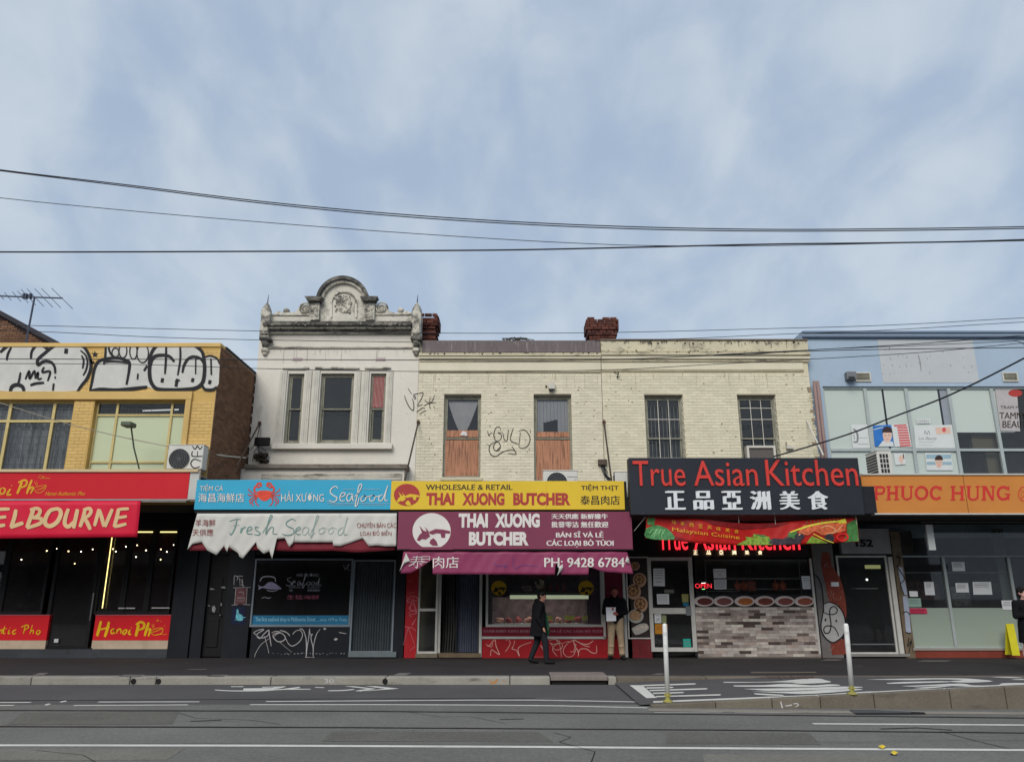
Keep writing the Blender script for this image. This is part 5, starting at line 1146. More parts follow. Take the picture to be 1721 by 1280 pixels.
# MELBOURNE banner
def fold(Y, amp, f=.055, g=.03, ph=0.0, amp2=0.0):
    def s(px, py, l=0.0):
        dy = amp * (math.sin(px * f + py * g + ph) + .5 * math.sin(px * f * 2.3 - py * .06 + 1.7 * ph)) + amp2 * math.sin(px * .31 + py * .19)
        return P(px, py, Y + dy - l)
    return s
def cloth(top, bot, surf, nx=90, ny=8, edge=.012, mb=None):
    """hanging sheet between two photo profiles (lists of (x,y)); bot x runs left to right"""
    mb = mb or MB()
    def at(pr, u):
        x = pr[0][0] + (pr[-1][0] - pr[0][0]) * u
        for i in range(len(pr) - 1):
            if pr[i][0] <= x <= pr[i + 1][0] and pr[i + 1][0] > pr[i][0]:
                t = (x - pr[i][0]) / (pr[i + 1][0] - pr[i][0]); return (x, pr[i][1] + (pr[i + 1][1] - pr[i][1]) * t)
        return (x, pr[-1][1])
    us = sorted({i / nx for i in range(nx + 1)} | {(x - bot[0][0]) / (bot[-1][0] - bot[0][0]) for x, y in bot})
    cols = []
    for u in us:
        a, b = at(top, u), at(bot, u); cols.append([surf(a[0] + (b[0] - a[0]) * j / ny, a[1] + (b[1] - a[1]) * j / ny) for j in range(ny + 1)])
    n0 = len(mb.v)
    for cidx in cols: mb.v += cidx
    for cidx in cols: mb.v += [(p[0], p[1] + edge, p[2]) for p in cidx]
    m, k = len(cols), ny + 1; N = m * k
    for i in range(m - 1):
        for j in range(ny):
            q = (n0 + i * k + j, n0 + i * k + j + 1, n0 + (i + 1) * k + j + 1, n0 + (i + 1) * k + j); mb.f.append(q); mb.f.append(tuple(N + v for v in reversed(q)))
        for j in (0, ny): a_ = n0 + i * k + j; b_ = n0 + (i + 1) * k + j; mb.f.append((a_, b_, b_ + N, a_ + N))
    for i in (0, m - 1):
        for j in range(ny): a_ = n0 + i * k + j; mb.f.append((a_, a_ + 1, a_ + 1 + N, a_ + N))
    return mb
sf = fold(AW - .02, .012, .035, .02)
bn = thing('restaurant_banner', P(0, 900, AW), 'red hanging banner with big cream brush capitals below the red sign', 'banner')
obj('banner_sheet', cloth([(-420, 841.5), (236.5, 841)], [(-420, 905), (0, 904.5), (120, 903), (230.5, 902)], sf, 80, 8), redban, bn, smooth=True)
A = Art(lambda px, py, l=0.0: sf(px, py, .012 + l), (0, 780), 5.215)
for pts, w in (([(-60, 400), (-75, 470), (-90, 550)], 30), ([(-60, 400), (10, 392), (85, 390)], 22), ([(-70, 475), (0, 465), (55, 458)], 22), ([(-90, 540), (-20, 540), (45, 530)], 24),
               ([(140, 395), (125, 470), (95, 550)], 27), ([(90, 552), (150, 530), (205, 512)], 26), ([(295, 390), (270, 460), (235, 555)], 28), ([(262, 398), (320, 385), (352, 405), (335, 445), (285, 470)], 24), ([(285, 468), (345, 470), (368, 490), (345, 520), (235, 558)], 26),
               ([(500, 388), (440, 405), (400, 470), (398, 520), (440, 540), (500, 505), (532, 440), (525, 400), (490, 386)], 29), ([(600, 388), (575, 460), (568, 520), (600, 545), (650, 500)], 27), ([(680, 392), (665, 460), (645, 560)], 27), ([(745, 395), (728, 470), (700, 548)], 26), ([(728, 400), (780, 386), (798, 410), (775, 450), (728, 470)], 24), ([(738, 470), (765, 510), (792, 572)], 26),
               ([(868, 390), (850, 460), (828, 540)], 24), ([(868, 395), (890, 460), (912, 545)], 26), ([(985, 390), (955, 460), (920, 548)], 24), ([(1040, 388), (1025, 460), (1000, 548)], 26), ([(1035, 395), (1080, 390), (1130, 388)], 20), ([(1025, 468), (1070, 462), (1112, 455)], 20), ([(1000, 546), (1050, 536), (1108, 520)], 22)):
    A.line(pts, w * 1.32, 5, .25)
A.done('lettering', creamp, bn)
# pale blue seafood sign
bs = board('seafood_sign', 'pale blue sign board with red crab and white script', 328.5, 806, 657, 856, AW - .01, aqua)
AF = lambda Y: (lambda px, py, l=0.0: P(px, py, Y - l))
O7, K7 = (310, 800), 4.651
for k_, (m_, off, lf) in enumerate(((mk('dark_outline', c(30, 96, 124), .6), 1.2, .013), (offw, 0, .016))):
    A = Art(AF(AW - lf), O7, K7)
    if k_ == 0: A.o = (310 + .55, 800 + .55)
    A.text('TIỆM CÁ', 122, 62, 300, 124, 0, .12); A.text('海昌海鮮店', 108, 132, 466, 202, .006); A.text('HẢI XƯƠNG', 756, 118, 1090, 198, .004)
    # script word traced in strokes
    for pts, w in (([(1200, 95), (1180, 78), (1150, 95), (1140, 125), (1165, 150), (1190, 165), (1185, 190), (1160, 200), (1130, 190)], 9), ([(1215, 165), (1250, 150), (1255, 132), (1232, 130), (1215, 160), (1222, 190), (1255, 190)], 8), ([(1312, 140), (1285, 138), (1268, 165), (1278, 195), (1300, 180), (1315, 140), (1315, 185), (1330, 190)], 8),
                   ([(1330, 160), (1365, 120), (1385, 75), (1378, 60), (1362, 80), (1350, 150), (1335, 225), (1345, 232), (1358, 200), (1365, 165)], 8), ([(1400, 150), (1380, 170), (1385, 195), (1410, 188), (1420, 160), (1402, 148), (1430, 160), (1455, 150)], 8), ([(1470, 145), (1448, 165), (1452, 192), (1478, 188), (1490, 158), (1470, 145), (1500, 158), (1525, 150)], 8),
                   ([(1548, 142), (1522, 160), (1520, 190), (1545, 185), (1565, 140), (1590, 70)], 8), ([(1590, 70), (1570, 140), (1568, 188), (1590, 185)], 8), ([(1110, 195), (1150, 185)], 3), ([(1240, 102), (1330, 102)], 2.5), ([(1400, 102), (1530, 102)], 2.5), ([(1115, 212), (1330, 212)], 2.5), ([(1360, 212), (1600, 214)], 2.5), ([(1150, 224), (1320, 222)], 2), ([(1385, 224), (1560, 224)], 2)):
        A.line(pts, w)
    A.done('lettering', m_, bs)
crab_d = mk('crab_outline', c(150, 60, 70), .6); crab = mk('crab_red', c(226, 78, 58, .93), .55, .15, 8)
for k_, (m_, lf, e) in enumerate(((crab_d, .012, 5), (crab, .016, 0))):
    A = Art(AF(AW - lf), O7, K7); A.poly([(565, 125), (590, 112), (655, 112), (682, 125), (672, 165), (640, 190), (610, 190), (578, 165)], 4)
    for sgn in (-1, 1):
        X = lambda x: 623 + sgn * x
        A.line([(X(50), 130), (X(75), 118), (X(72), 85), (X(48), 68)], 11 + e); A.line([(X(60), 62), (X(30), 55), (X(22), 80)], 13 + e); A.line([(X(62), 80), (X(45), 88), (X(30), 72)], 8 + e)
        for (x1, y1, x2, y2, x3, y3) in ((95, 128, 118, 110, 122, 95), (98, 148, 118, 150, 124, 135), (92, 168, 112, 190, 104, 218), (66, 190, 60, 215, 40, 232), (80, 182, 96, 200, 84, 232)): A.line([(X(48), 150), (X(x1), y1), (X(x2), y2), (X(x3), y3)], 5.5 + e * .8)
    A.done('crab_emblem', m_, bs)
A = Art(AF(AW - .019), O7, K7)
for x in (600, 612, 624, 636, 648): A.line([(x, 128), (x + 1, 140)], 3, 0)
A.done('crab_detail', crab_d, bs)
# torn white banner with remains of a red valance
tv = thing('torn_seafood_banner', P(500, 900, AW), 'torn white vinyl banner with faded teal script hanging in rags', 'banner')
tsf = fold(AW - .0, .003, .06, .05, .6, .004)
bot = [(22, 575), (45, 548), (60, 530), (135, 515), (180, 580), (250, 615), (310, 545), (333, 592), (345, 550), (420, 600), (430, 628), (455, 642), (560, 515), (570, 560), (620, 605), (665, 585), (684, 648), (720, 490), (785, 485), (818, 552), (850, 520), (855, 470), (858, 515), (1160, 515), (1162, 542), (1220, 545), (1395, 485), (1440, 545), (1500, 540), (1580, 547), (1655, 545)]
obj('banner_sheet', cloth([(331.5, 862.5), (667, 862)], [(310 + x / 4.651, 800 + y / 4.651) for x, y in bot], tsf, 160, 10), tornw, tv, smooth=True)
old_r = mk('old_red_valance', c(118, 40, 50), .7, .15, 3, grime=.1, gcol=(.12, .05, .03), gscale=(4, 4, 4))
obj('valance', cloth([(322, 903), (664, 903)], [(318, 925), (430, 924), (500, 926), (560, 925), (600, 928), (664, 924)], fold(AW + .06, .02, .03, .02), 60, 4), old_r, awB, smooth=True)
A = Art(lambda px, py, l=0.0: tsf(px, py, .014 + l), O7, K7)
for pts, w in (([(350, 350), (400, 335), (440, 335)], 5), ([(410, 338), (395, 400), (365, 455), (352, 440)], 8), ([(380, 385), (430, 380)], 4), ([(445, 400), (438, 440), (455, 405), (480, 395)], 7), ([(490, 430), (525, 410), (515, 392), (492, 410), (490, 445), (530, 448)], 7), ([(580, 400), (555, 395), (560, 420), (590, 440), (575, 458), (545, 452)], 7), ([(610, 440), (655, 370), (685, 310), (670, 308), (648, 380), (635, 455), (665, 405), (695, 400), (690, 445), (725, 450)], 6),
               ([(868, 345), (840, 332), (800, 355), (800, 385), (850, 410), (850, 445), (810, 460), (760, 450)], 7), ([(872, 430), (905, 408), (895, 395), (872, 415), (875, 450), (910, 450)], 6)): A.line(pts, w)
A.done('faded_lettering', tealp, tv)
A = Art(lambda px, py, l=0.0: tsf(px, py, .014 + l), O7, K7)
for pts, w in (([(970, 400), (935, 400), (920, 435), (935, 460), (965, 430), (972, 400), (968, 450), (990, 450)], 5), ([(985, 440), (1020, 380), (1048, 315), (1035, 310), (1015, 380), (995, 470), (985, 470), (1020, 440)], 6), ([(1080, 400), (1050, 420), (1060, 450), (1095, 430), (1080, 398), (1110, 410)], 5), ([(1150, 400), (1125, 420), (1135, 450), (1165, 430), (1150, 398), (1190, 410)], 5), ([(1240, 395), (1205, 420), (1205, 455), (1235, 440), (1275, 320)], 6), ([(1272, 320), (1245, 420), (1250, 455), (1275, 450)], 6)): A.line(pts, w)
A.done('faded_lettering', mk('very_faded_teal', c(160, 178, 172, .93), .6, .2, 4), tv)
A = Art(lambda px, py, l=0.0: tsf(px, py, .014 + l), O7, K7); A.text('羊海鮮', 84, 335, 242, 390); A.text('天供應', 62, 410, 225, 465); A.text('CHUYÊN BÁN CÁC', 1348, 355, 1655, 402); A.text('LOẠI ĐỒ BIỂN', 1375, 415, 1618, 470); A.done('red_lettering', fadedred, tv)
# yellow butcher sign
def bull(A, cx_, cy_, s, sy=None):
    sy = sy or s; q = lambda L: [(cx_ + x * s, cy_ + y * sy) for x, y in L]
    A.poly(q([(-.80, .62), (-.66, .30), (-.52, .16), (-.66, -.30), (-.44, .02), (-.26, .08), (-.38, -.22), (-.16, .06), (-.14, .22), (-.08, .40), (-.32, .60), (-.52, .56), (-.66, .70)]))
    A.poly(q([(-.14, .10), (.22, -.08), (.60, -.04), (1.0, .06), (.98, .22), (.74, .20), (.72, .48), (.52, .48), (.48, .22), (.26, .20), (.06, .28), (-.12, .22)]))
    A.poly(q([(-.06, .62), (.10, .50), (.26, .70), (.34, .98), (.05, .98), (-.12, .82)])); A.poly(q([(-.9, .80), (-.5, .74), (-.2, .80), (-.15, .98), (-.5, .98)])) if False else None
ys = board('butcher_sign', 'yellow sign board with dark red capitals and bull emblem', 656.8, 808, 1049.5, 856, AW - .015, sunny)
O8, K8 = (650, 790), 3.765
A = Art(AF(AW - .019), O8, K8); A.disc(127, 155, 82, 70, n=36); A.done('emblem_disc', brickred, ys)
A = Art(AF(AW - .024), O8, K8); bull(A, 127, 155, 80, 68); A.done('bull_emblem', sunny, ys)
for t, x0, y0, x1, y1, m_, b_ in (('WHOLESALE & RETAIL', 248, 90, 795, 124, darkprint, .012), ('THAI', 250, 142, 428, 220, brickred, .05), ('XUONG', 478, 142, 745, 222, brickred, .05), ('BUTCHER', 800, 142, 1162, 222, brickred, .05), ('TIỆM THỊT', 1230, 88, 1466, 132, darkprint, .003), ('泰昌肉店', 1226, 160, 1474, 218, darkprint, .003)):
    letter(ys, t, 650 + x0 / K8, 790 + y0 / K8, 650 + x1 / K8, 790 + y1 / K8, AW - .015, m_, b_, 0, .004, multi=0 if b_ > .02 else .004)
obj('joint_line', MB().rbox(917.6, 809, 918, 855, AW - .016, -.001, 0), mk('yellow_joint_line', c(180, 140, 40), .6), ys)
# maroon butcher board
ps = board('butcher_board', 'large maroon board with white lettering and bull in a white disc', 668.5, 859.5, 1062.5, 922.5, AW - .06, purple, .08)
A = Art(AF(AW - .064), O8, K8); A.disc(284, 384, 121, 114, n=40); A.done('emblem_disc', offw, ps)
A = Art(AF(AW - .069), O8, K8); bull(A, 284, 378, 118, 100); A.poly([(150, 484), (420, 484), (420, 502), (150, 502)]); A.done('bull_emblem', purple, ps)
for t, x0, y0, x1, y1, b_ in (('THAI', 455, 272, 640, 362, .055), ('XUONG', 685, 272, 968, 362, .055), ('BUTCHER', 520, 388, 898, 476, .055), ('天天供應 新鮮雞牛', 1042, 274, 1398, 308, .01), ('批發零沽 無任歡迎', 1042, 324, 1400, 362, .01), ('BÁN SĨ VÀ LẺ', 1072, 384, 1370, 424, .02), ('CÁC LOẠI BÒ TÙOI', 1012, 436, 1434, 486, .02)):
    letter(ps, t, 650 + x0 / K8, 790 + y0 / K8, 650 + x1 / K8, 790 + y1 / K8, AW - .06, offw, min(b_, .055) if b_ > .03 else .004, 0, .005, multi=0 if b_ > .03 else .007)
obj('bottom_edge', MB().rbox(667, 922.6, 1065, 924.2, AW - .03, -.02, .1), blackp, ps)
# lower torn maroon banner with phone number
bsf = fold(AW + .0, .011, .075, .05, 1.2, .004)
lb = thing('phone_number_banner', P(860, 945, AW), 'torn maroon banner with telephone number below the maroon board', 'banner')
bot = [(88, 652), (150, 650), (205, 622), (290, 562), (290.6, 657), (600, 657), (1064, 660), (1067, 598), (1088, 592), (1100, 640), (1104, 660), (1276, 660), (1279, 610), (1372, 642), (1560, 655)]
obj('banner_sheet', cloth([(678, 926), (690, 926.2), (1054, 926.5)], [(650 + x / K8, 790 + y / K8) for x, y in bot], bsf, 130, 8), purpleb, lb, smooth=True)
A = Art(lambda px, py, l=0.0: bsf(px, py, .012 + l), O8, K8, 6); A.text('肉店', 292, 545, 455, 618, .006); A.text('PH: 9428 6784', 998, 552, 1504, 612, .03)
A.line([(165, 548), (225, 548)], 6, 0); A.line([(150, 562), (235, 560)], 5, 0); A.line([(140, 578), (240, 575)], 6, 0); A.line([(192, 540), (180, 580), (140, 605)], 6); A.line([(195, 580), (192, 615), (180, 610)], 6); A.line([(165, 590), (175, 600)], 5); A.line([(205, 585), (222, 600)], 5)
A.line([(222, 545), (272, 545)], 5, 0); A.line([(222, 545), (222, 588)], 5, 0); A.line([(272, 545), (270, 572)], 5, 0); A.line([(224, 562), (270, 560)], 5, 0); A.line([(224, 582), (258, 580)], 5, 0); A.done('lettering', offw, lb)
for pts in ([(122, 522), (80, 640), (100, 600), (146, 572)], [(1520, 542), (1508, 580), (1535, 588), (1532, 560)], [(1112, 592), (1088, 612), (1090, 630), (1078, 665), (1108, 632), (1116, 612)]):
    mb = MB(); q = [P(650 + x / K8, 790 + y / K8, AW - .05) for x, y in pts]; cen = [sum(v[i] for v in q) / len(q) for i in range(3)]; cen[1] -= .04
    for k in range(len(q)): mb.face([q[k], q[(k + 1) % len(q)], tuple(cen)])
    obj('folded_flap', mb, tornw, lb)
A = Art(lambda px, py, l=0.0: bsf(px, py, .012 + l), O8, K8, 8); A.line([(680, 585), (700, 605), (760, 600), (740, 620)], 4); A.line([(800, 550), (810, 620), (860, 600), (960, 608)], 3); A.done('blue_scribble', mk('blue_marker', c(96, 70, 130), .6), lb)
# black sign board
KS = AW - .30
ts = board('asian_kitchen_sign', 'large black sign board with red title and white characters', 1058.5, 769, 1447.5, 864.5, KS, blacks, .30)
O9, K9 = (1040, 760), 3.459
redl = mk('raised_red_letters', c(214, 66, 58, .93), .5, .08, 6); whl = mk('raised_white_letters', c(226, 228, 230, .93), .5, .05, 6)
for t, x0, y0, x1, y1 in (('True', 82, 50, 384, 196), ('Asian', 434, 50, 803, 196), ('Kitchen', 853, 44, 1384, 196)):
    letter(ts, t, 1040 + x0 / K9, 760 + y0 / K9, 1040 + x1 / K9, 760 + y1 / K9, KS, redl, .005, 0, .03)
for t, cx_ in zip('正品亞洲美食', (326, 490, 655, 821, 990, 1157)):
    letter(ts, t, 1040 + (cx_ - 54) / K9, 760 + 226 / K9, 1040 + (cx_ + 54) / K9, 760 + 333 / K9, KS, whl, .008, 0, .03, 'character', multi=.022)
for x, y in ((1080, 862), (1198, 812), (1300, 862), (1420, 861)): obj('screw', MB().rbox(x, y, x + 1, y + 1, KS, -.01, 0), greym, ts)
# orange sign
os_ = board('noodle_shop_sign', 'orange sign board with red western style capitals at the right', 1466, 797.5, 2080, 862, AW - .01, orange)
obj('top_trim', MB().rbox(1448, 795.5, 2080, 797.8, AW - .03, -.015, .06), alum_w, os_); obj('bottom_trim', MB().rbox(1470, 862, 2080, 864.2, AW - .03, -.015, .06), alum_w, os_)
obj('panel_joint', MB().rbox(1622.6, 798, 1623.6, 862, AW - .011, -.001, 0), mk('joint_brown', c(120, 70, 30), .6), os_)
obj('board', MB().rbox(1447.5, 797.8, 1466, 817, AW - .005, 0, .03), orange, os_)
A = Art(AF(AW - .014), (1420, 790), 3.764)
def serif_text(A, word, x0, y0, y1, ws, gap):
    H_ = y1 - y0; x = x0
    for ch, w in zip(word, ws):
        t = 17; sh = 9
        V = lambda xx, a=y0, b=y1: A.rectp(xx, a, xx + t, b); Sf = lambda xa, xb, y: A.rectp(xa, y, xb, y + sh)
        if ch in 'PHUNB':
            if ch == 'P': V(x + 8); Sf(x, x + 30, y1 - sh); Sf(x, x + 20, y0); A.line([(x + 20, y0 + 7), (x + w - 12, y0 + 10), (x + w - 6, y0 + 28), (x + w - 16, y0 + 46), (x + 22, y0 + 50)], 15, 5, 0)
            elif ch == 'H': V(x + 8); V(x + w - 8 - t); Sf(x, x + 32, y0); Sf(x, x + 32, y1 - sh); Sf(x + w - 32, x + w, y0); Sf(x + w - 32, x + w, y1 - sh); A.rectp(x + 20, y0 + H_ * .42, x + w - 20, y0 + H_ * .58)
            elif ch == 'U': V(x + 8, y0, y1 - 22); Sf(x, x + 32, y0); Sf(x + w - 28, x + w, y0); A.rectp(x + w - 20, y0, x + w - 9, y1 - 24); A.line([(x + 16, y1 - 26), (x + 28, y1 - 8), (x + w / 2 + 4, y1 - 5), (x + w - 18, y1 - 14), (x + w - 14, y1 - 30)], 13, 5, 0)
            elif ch == 'N': V(x + 8); Sf(x, x + 26, y0); Sf(x, x + 30, y1 - sh); A.rectp(x + w - 18, y0, x + w - 7, y1); Sf(x + w - 28, x + w, y0); A.poly([(x + 12, y0), (x + 32, y0), (x + w - 7, y1), (x + w - 24, y1)])
        elif ch in 'OCG':
            a0, a1 = (0, 360) if ch == 'O' else (40, 322)
            A.line([(x + w / 2 + (w / 2 - 9) * math.cos(rad(t_)), (y0 + y1) / 2 + (H_ / 2 - 7) * math.sin(rad(t_))) for t_ in range(a0, a1 + 1, 14)] + ([(x + w - 9, (y0 + y1) / 2)] if ch == 'O' else []), 17, 0, 0)
            if ch != 'O': A.rectp(x + w - 17, y0 + 2, x + w - 7, y0 + 30)
            if ch == 'G': A.rectp(x + w - 20, y0 + H_ * .55, x + w - 6, y1 - 4); Sf(x + w - 36, x + w, y0 + H_ * .52)
        x += w + gap
serif_text(A, 'PHUOC', 182, 98, 188, (72, 82, 84, 88, 84), 7); serif_text(A, 'HUNG', 668, 98, 190, (90, 88, 86, 88), 9)
A.done('lettering', redprint, os_)
A = Art(AF(AW - .014), (1420, 790), 3.764); A.ring(1135, 150, 36, 6, 46); A.line([(1120, 130), (1140, 150), (1120, 175)], 5); A.line([(1112, 105), (1120, 190)], 4); A.done('round_emblem', redprint, os_)
# sagging cuisine banner: the sheet hangs from cords and curls; print is painted on it
mbn = thing('cuisine_banner', P(1260, 890, AW), 'sagging red banner with vegetables and seafood print under the black sign', 'banner')
O10, K10 = (1040, 860), 4.0976
msf0 = fold(AW - .10, .03, .035, .05, .3, .004)
msf = lambda px, py, l=0.0: msf0(px, py, l)
topl = [(190, 32), (300, 36), (440, 40), (600, 55), (700, 66), (900, 82), (1080, 75), (1300, 55), (1500, 42), (1640, 38)]
botl = [(183, 180), (330, 190), (500, 210), (660, 222), (800, 228), (1000, 230), (1150, 228), (1400, 216), (1530, 210), (1655, 205)]
M10 = lambda L: [(1040 + x / K10, 860 + y / K10) for x, y in L]
obj('banner_sheet', cloth(M10(topl), M10(botl), msf, 80, 8), mk('cuisine_red', c(182, 34, 30, .93), .4, .22, 2.4), mbn, smooth=True)
gr1 = mk('leaf_green_print', c(78, 140, 84, .9), .5, .45, 16); gr2 = mk('lettuce_print', c(128, 158, 58, .9), .5, .5, 18); orp = mk('seafood_orange_print', c(208, 104, 66, .93), .5, .45, 16); ylp = mk('lemon_print', c(220, 210, 70, .93), .5, .2, 14); dkp = mk('aubergine_print', c(56, 50, 58), .5, .4, 14); rdp = mk('pepper_red_print', c(206, 44, 40, .93), .5, .15, 12); drp = mk('dark_red_print', c(122, 22, 26), .5, .2, 5); gr3 = mk('dark_leaf_print', c(70, 120, 64), .5, .3, 14)
def lay(fn, m, i, name='print'):
    A = Art(lambda px, py, l=0.0: msf(px, py, .013 + .0045 * i + l), O10, K10, 10); fn(A); A.done(name, m, mbn)
lay(lambda A: (A.poly([(560, 48), (900, 86), (1080, 78), (1180, 72), (1100, 100), (860, 120), (660, 90)]), A.poly([(260, 100), (400, 170), (520, 205), (380, 188), (300, 150)])), drp, 0)  # darker red areas of the print, top and lower left
lay(lambda A: (A.poly([(196, 40), (250, 40), (245, 90), (196, 88)]), A.poly([(1570, 80), (1640, 46), (1652, 200), (1540, 208), (1570, 150)]), A.poly([(930, 150), (1010, 160), (1060, 200), (1000, 226), (900, 226)]), A.poly([(1170, 140), (1230, 120), (1220, 200), (1150, 218)])), gr3, 0)
lay(lambda A: (A.disc(255, 130, 58, 40), A.disc(225, 158, 38, 22), A.disc(300, 160, 46, 26), A.poly([(190, 110), (260, 90), (340, 120), (380, 188), (190, 178)], 3)), gr1, 1)
lay(lambda A: (A.poly([(810, 226), (880, 190), (870, 170), (930, 175), (925, 150), (980, 172), (1040, 170), (1030, 200), (1060, 224), (930, 228)]), A.poly([(1290, 215), (1330, 165), (1380, 185), (1440, 214)])), gr2, 1)
lay(lambda A: (A.poly([(1030, 215), (1060, 180), (1130, 185), (1160, 170), (1260, 195), (1250, 220), (1080, 226)]), A.disc(1245, 168, 34, 24), A.disc(1450, 180, 34, 30)), dkp, 2)
lay(lambda A: (A.poly([(1230, 150), (1270, 90), (1400, 80), (1500, 60), (1570, 70), (1560, 130), (1480, 150), (1400, 160), (1350, 130), (1300, 160)]), A.disc(1500, 110, 50, 34), A.disc(1420, 120, 50, 30)), orp, 2)
lay(lambda A: (A.line([(1180, 140), (1250, 115), (1330, 90), (1440, 70), (1560, 62)], 12), A.poly([(1500, 60), (1560, 45), (1570, 75), (1520, 80)]), A.line([(1340, 150), (1420, 190), (1480, 212)], 7)), ylp, 3)
lay(lambda A: A.ring(1540, 172, 36, 16, 24), rdp, 3)
lay(lambda A: [A.line([(1290 + i * 26, 78 - i * 2), (1300 + i * 26, 60 - i * 2)], 5) for i in range(9)], gr3, 3)
lay(lambda A: [A.line([(210 + i * 16, 150 + (i % 3) * 14), (232 + i * 14, 120 + (i % 2) * 20), (262 + i * 8, 125)], 4) for i in range(7)], mk('pale_vein_print', c(150, 210, 150, .93), .5), 3)
lay(lambda A: (A.line([(1390, 110), (1440, 95), (1490, 120), (1470, 150)], 6), A.line([(1430, 150), (1500, 130), (1540, 90)], 6), A.line([(1240, 160), (1250, 150)], 10)), mk('pale_orange_print', c(240, 180, 130, .93), .5), 3)
Ab = Art(lambda px, py, l=0.0: msf(px, py, .028 + l), O10, K10, 8)
def slant(t, x0, y0, x1, y1, h, bold=0.0):      # lettering following the sag of the sheet
    vs_, fs = glyphs(t, bold); Ab._emit([Ab._p((x0 + u * (x1 - x0) + 0 * v, y0 + u * (y1 - y0) + h * (1 - v) )) for u, v in vs_], fs)
slant('Malaysian Cuisine', 368, 105, 832, 162, 34)
for i, ch in enumerate('马来西亚风味美食'): slant(ch, 362 + i * 62, 56 + i * 9, 392 + i * 62, 58 + i * 9, 27)
Ab.done('lettering', gold, mbn)
cd0, cd1 = P(1040 + 185 / K10, 868, AW - .1), P(1040 + 105 / K10, 892, AW + .1); obj('cord', MB().tube([cd0, cd1], .008, 5), framew, mbn)
for x in (1302, 1241, 1090, 1438): p = P(x, 866, AW - .1); obj('cord', MB().tube([p, (p[0], p[1], p[2] - .2)], .006, 5), framew, mbn)

# ================================================================== GROUND FLOOR SHOPS
def slabw(par, name, x0, y0, x1, y1, m, d0=0.0, d1=.2, bev=.0, ztop=None, zbot=None):
    a, b, cc, d = rect(x0, y0, x1, y1, S + d0); return obj(name, MB().box(a, S + d0, b if zbot is None else zbot, cc, S + d1, d if ztop is None else ztop), m, par, bevel=bev)
XS = [P(x, 1000, S)[0] for x in (327, 672, 1052, 1400, 2080)]
for par, i, m in ((wb, 0, dark), (ta, 1, dark), (tbld, 2, dark), (bb, 3, dark)):
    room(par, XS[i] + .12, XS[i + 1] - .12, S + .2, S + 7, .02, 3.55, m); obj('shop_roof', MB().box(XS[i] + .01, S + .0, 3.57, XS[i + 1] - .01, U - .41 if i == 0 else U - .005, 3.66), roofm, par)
    obj('header', MB().box(XS[i] + .005, S - .0, Zp((932, 930, 936, 884)[i], S), XS[i + 1] - .005, S + .19, 3.56), (blackp, blackp, blackp, mk('dim_clerestory_wall', (.03, .03, .028), .8))[i], par) if i != 3 else None
    obj('party_wall', MB().box(XS[i] + .004, S + .0, 0, XS[i] + .11, S + .6, 3.55), blackp, par)
# ---- seafood shop
O4, K4 = (370, 930), 5.378
slabw(wb, 'pier', 327, 930, 345, 1103, navy, -.04, .2, zbot=0, ztop=3.2)
dr = slabw(wb, 'door', 345, 930, 379, 1102, blackp, .06, .12, zbot=.03, ztop=Zp(932, S))
a, b, cc, d = rect(346, 935, 378, 1100, S + .05)
for z0_, z1_ in ((.25, .95), (1.05, 1.95)): obj('door_panel', MB().box(a + .1, S + .035, z0_, cc - .1, S + .06, z1_), blackp, dr, bevel=.02)
obj('handle', MB().ball((cc - .08, S + .0, 1.02), .03, 8, 6), steel, dr)
stk = mk('peeling_stickers', c(150, 150, 155), .7, .3, 12)
A = Art(AF(S + .03), (310, 790), 3.878)
for pts in ([(165, 765), (190, 770), (200, 776), (170, 778)], [(235, 760), (260, 755), (268, 768), (245, 768)], [(180, 888), (195, 880), (205, 900), (195, 925), (180, 918)], [(235, 865), (242, 862), (243, 880), (237, 885)], [(150, 878), (170, 880), (160, 886)]): A.poly(pts)
A.done('sticker_scraps', stk, dr)
slabw(wb, 'pier', 379, 930, 421, 1103, navy, -.03, .2, zbot=0, ztop=3.2)
A = Art(AF(S - .036), O4, K4)
for l in ([(125, 285), (130, 200), (160, 215), (150, 240)], [(165, 200), (205, 205)], [(175, 215), (180, 290)], [(200, 225), (205, 290), (190, 270)], [(140, 205), (200, 200)], [(185, 230), (215, 300)]): A.line(l, 6)
A.done('graffiti_tag', tagchalk, wb)
t = thing('wall_poster', P(404, 1002, S - .04), 'small dark red poster in a white outline on the navy pier', 'poster')
A = Art(AF(S - .038), O4, K4); A.poly([(138, 312), (240, 312), (236, 455), (132, 455)]); A.done('sheet', mk('poster_dull_red', c(112, 70, 76), .7, .25, 9), t)
A = Art(AF(S - .045), O4, K4)
for l in ([(120, 308), (275, 303)], [(142, 310), (130, 460)], [(244, 310), (235, 458)], [(105, 464), (160, 460)], [(205, 458), (275, 462)], [(165, 350), (205, 345), (210, 375)], [(150, 395), (225, 395)], [(150, 405), (225, 405)], [(150, 425), (220, 425)]): A.line(l, 6 if l[0][1] < 330 or l[0][1] > 440 else 4)
A.done('white_outline', tagchalk, t)
t = thing('blue_picture', P(400, 1034, S - .04), 'small dark blue picture with a pale blue hand below the red poster', 'poster')
A = Art(AF(S - .038), O4, K4); A.poly([(108, 480), (228, 480), (222, 640), (96, 636)]); A.done('sheet', mk('poster_deep_blue', c(24, 34, 66), .6, .3, 9), t)
A = Art(AF(S - .045), O4, K4); A.poly([(150, 500), (165, 505), (170, 540), (200, 555), (205, 600), (160, 605), (140, 580), (145, 545)], 3); A.line([(130, 600), (200, 575), (232, 575)], 6); A.done('pale_hand', mk('poster_cyan', c(110, 190, 205), .6, .3, 9), t)
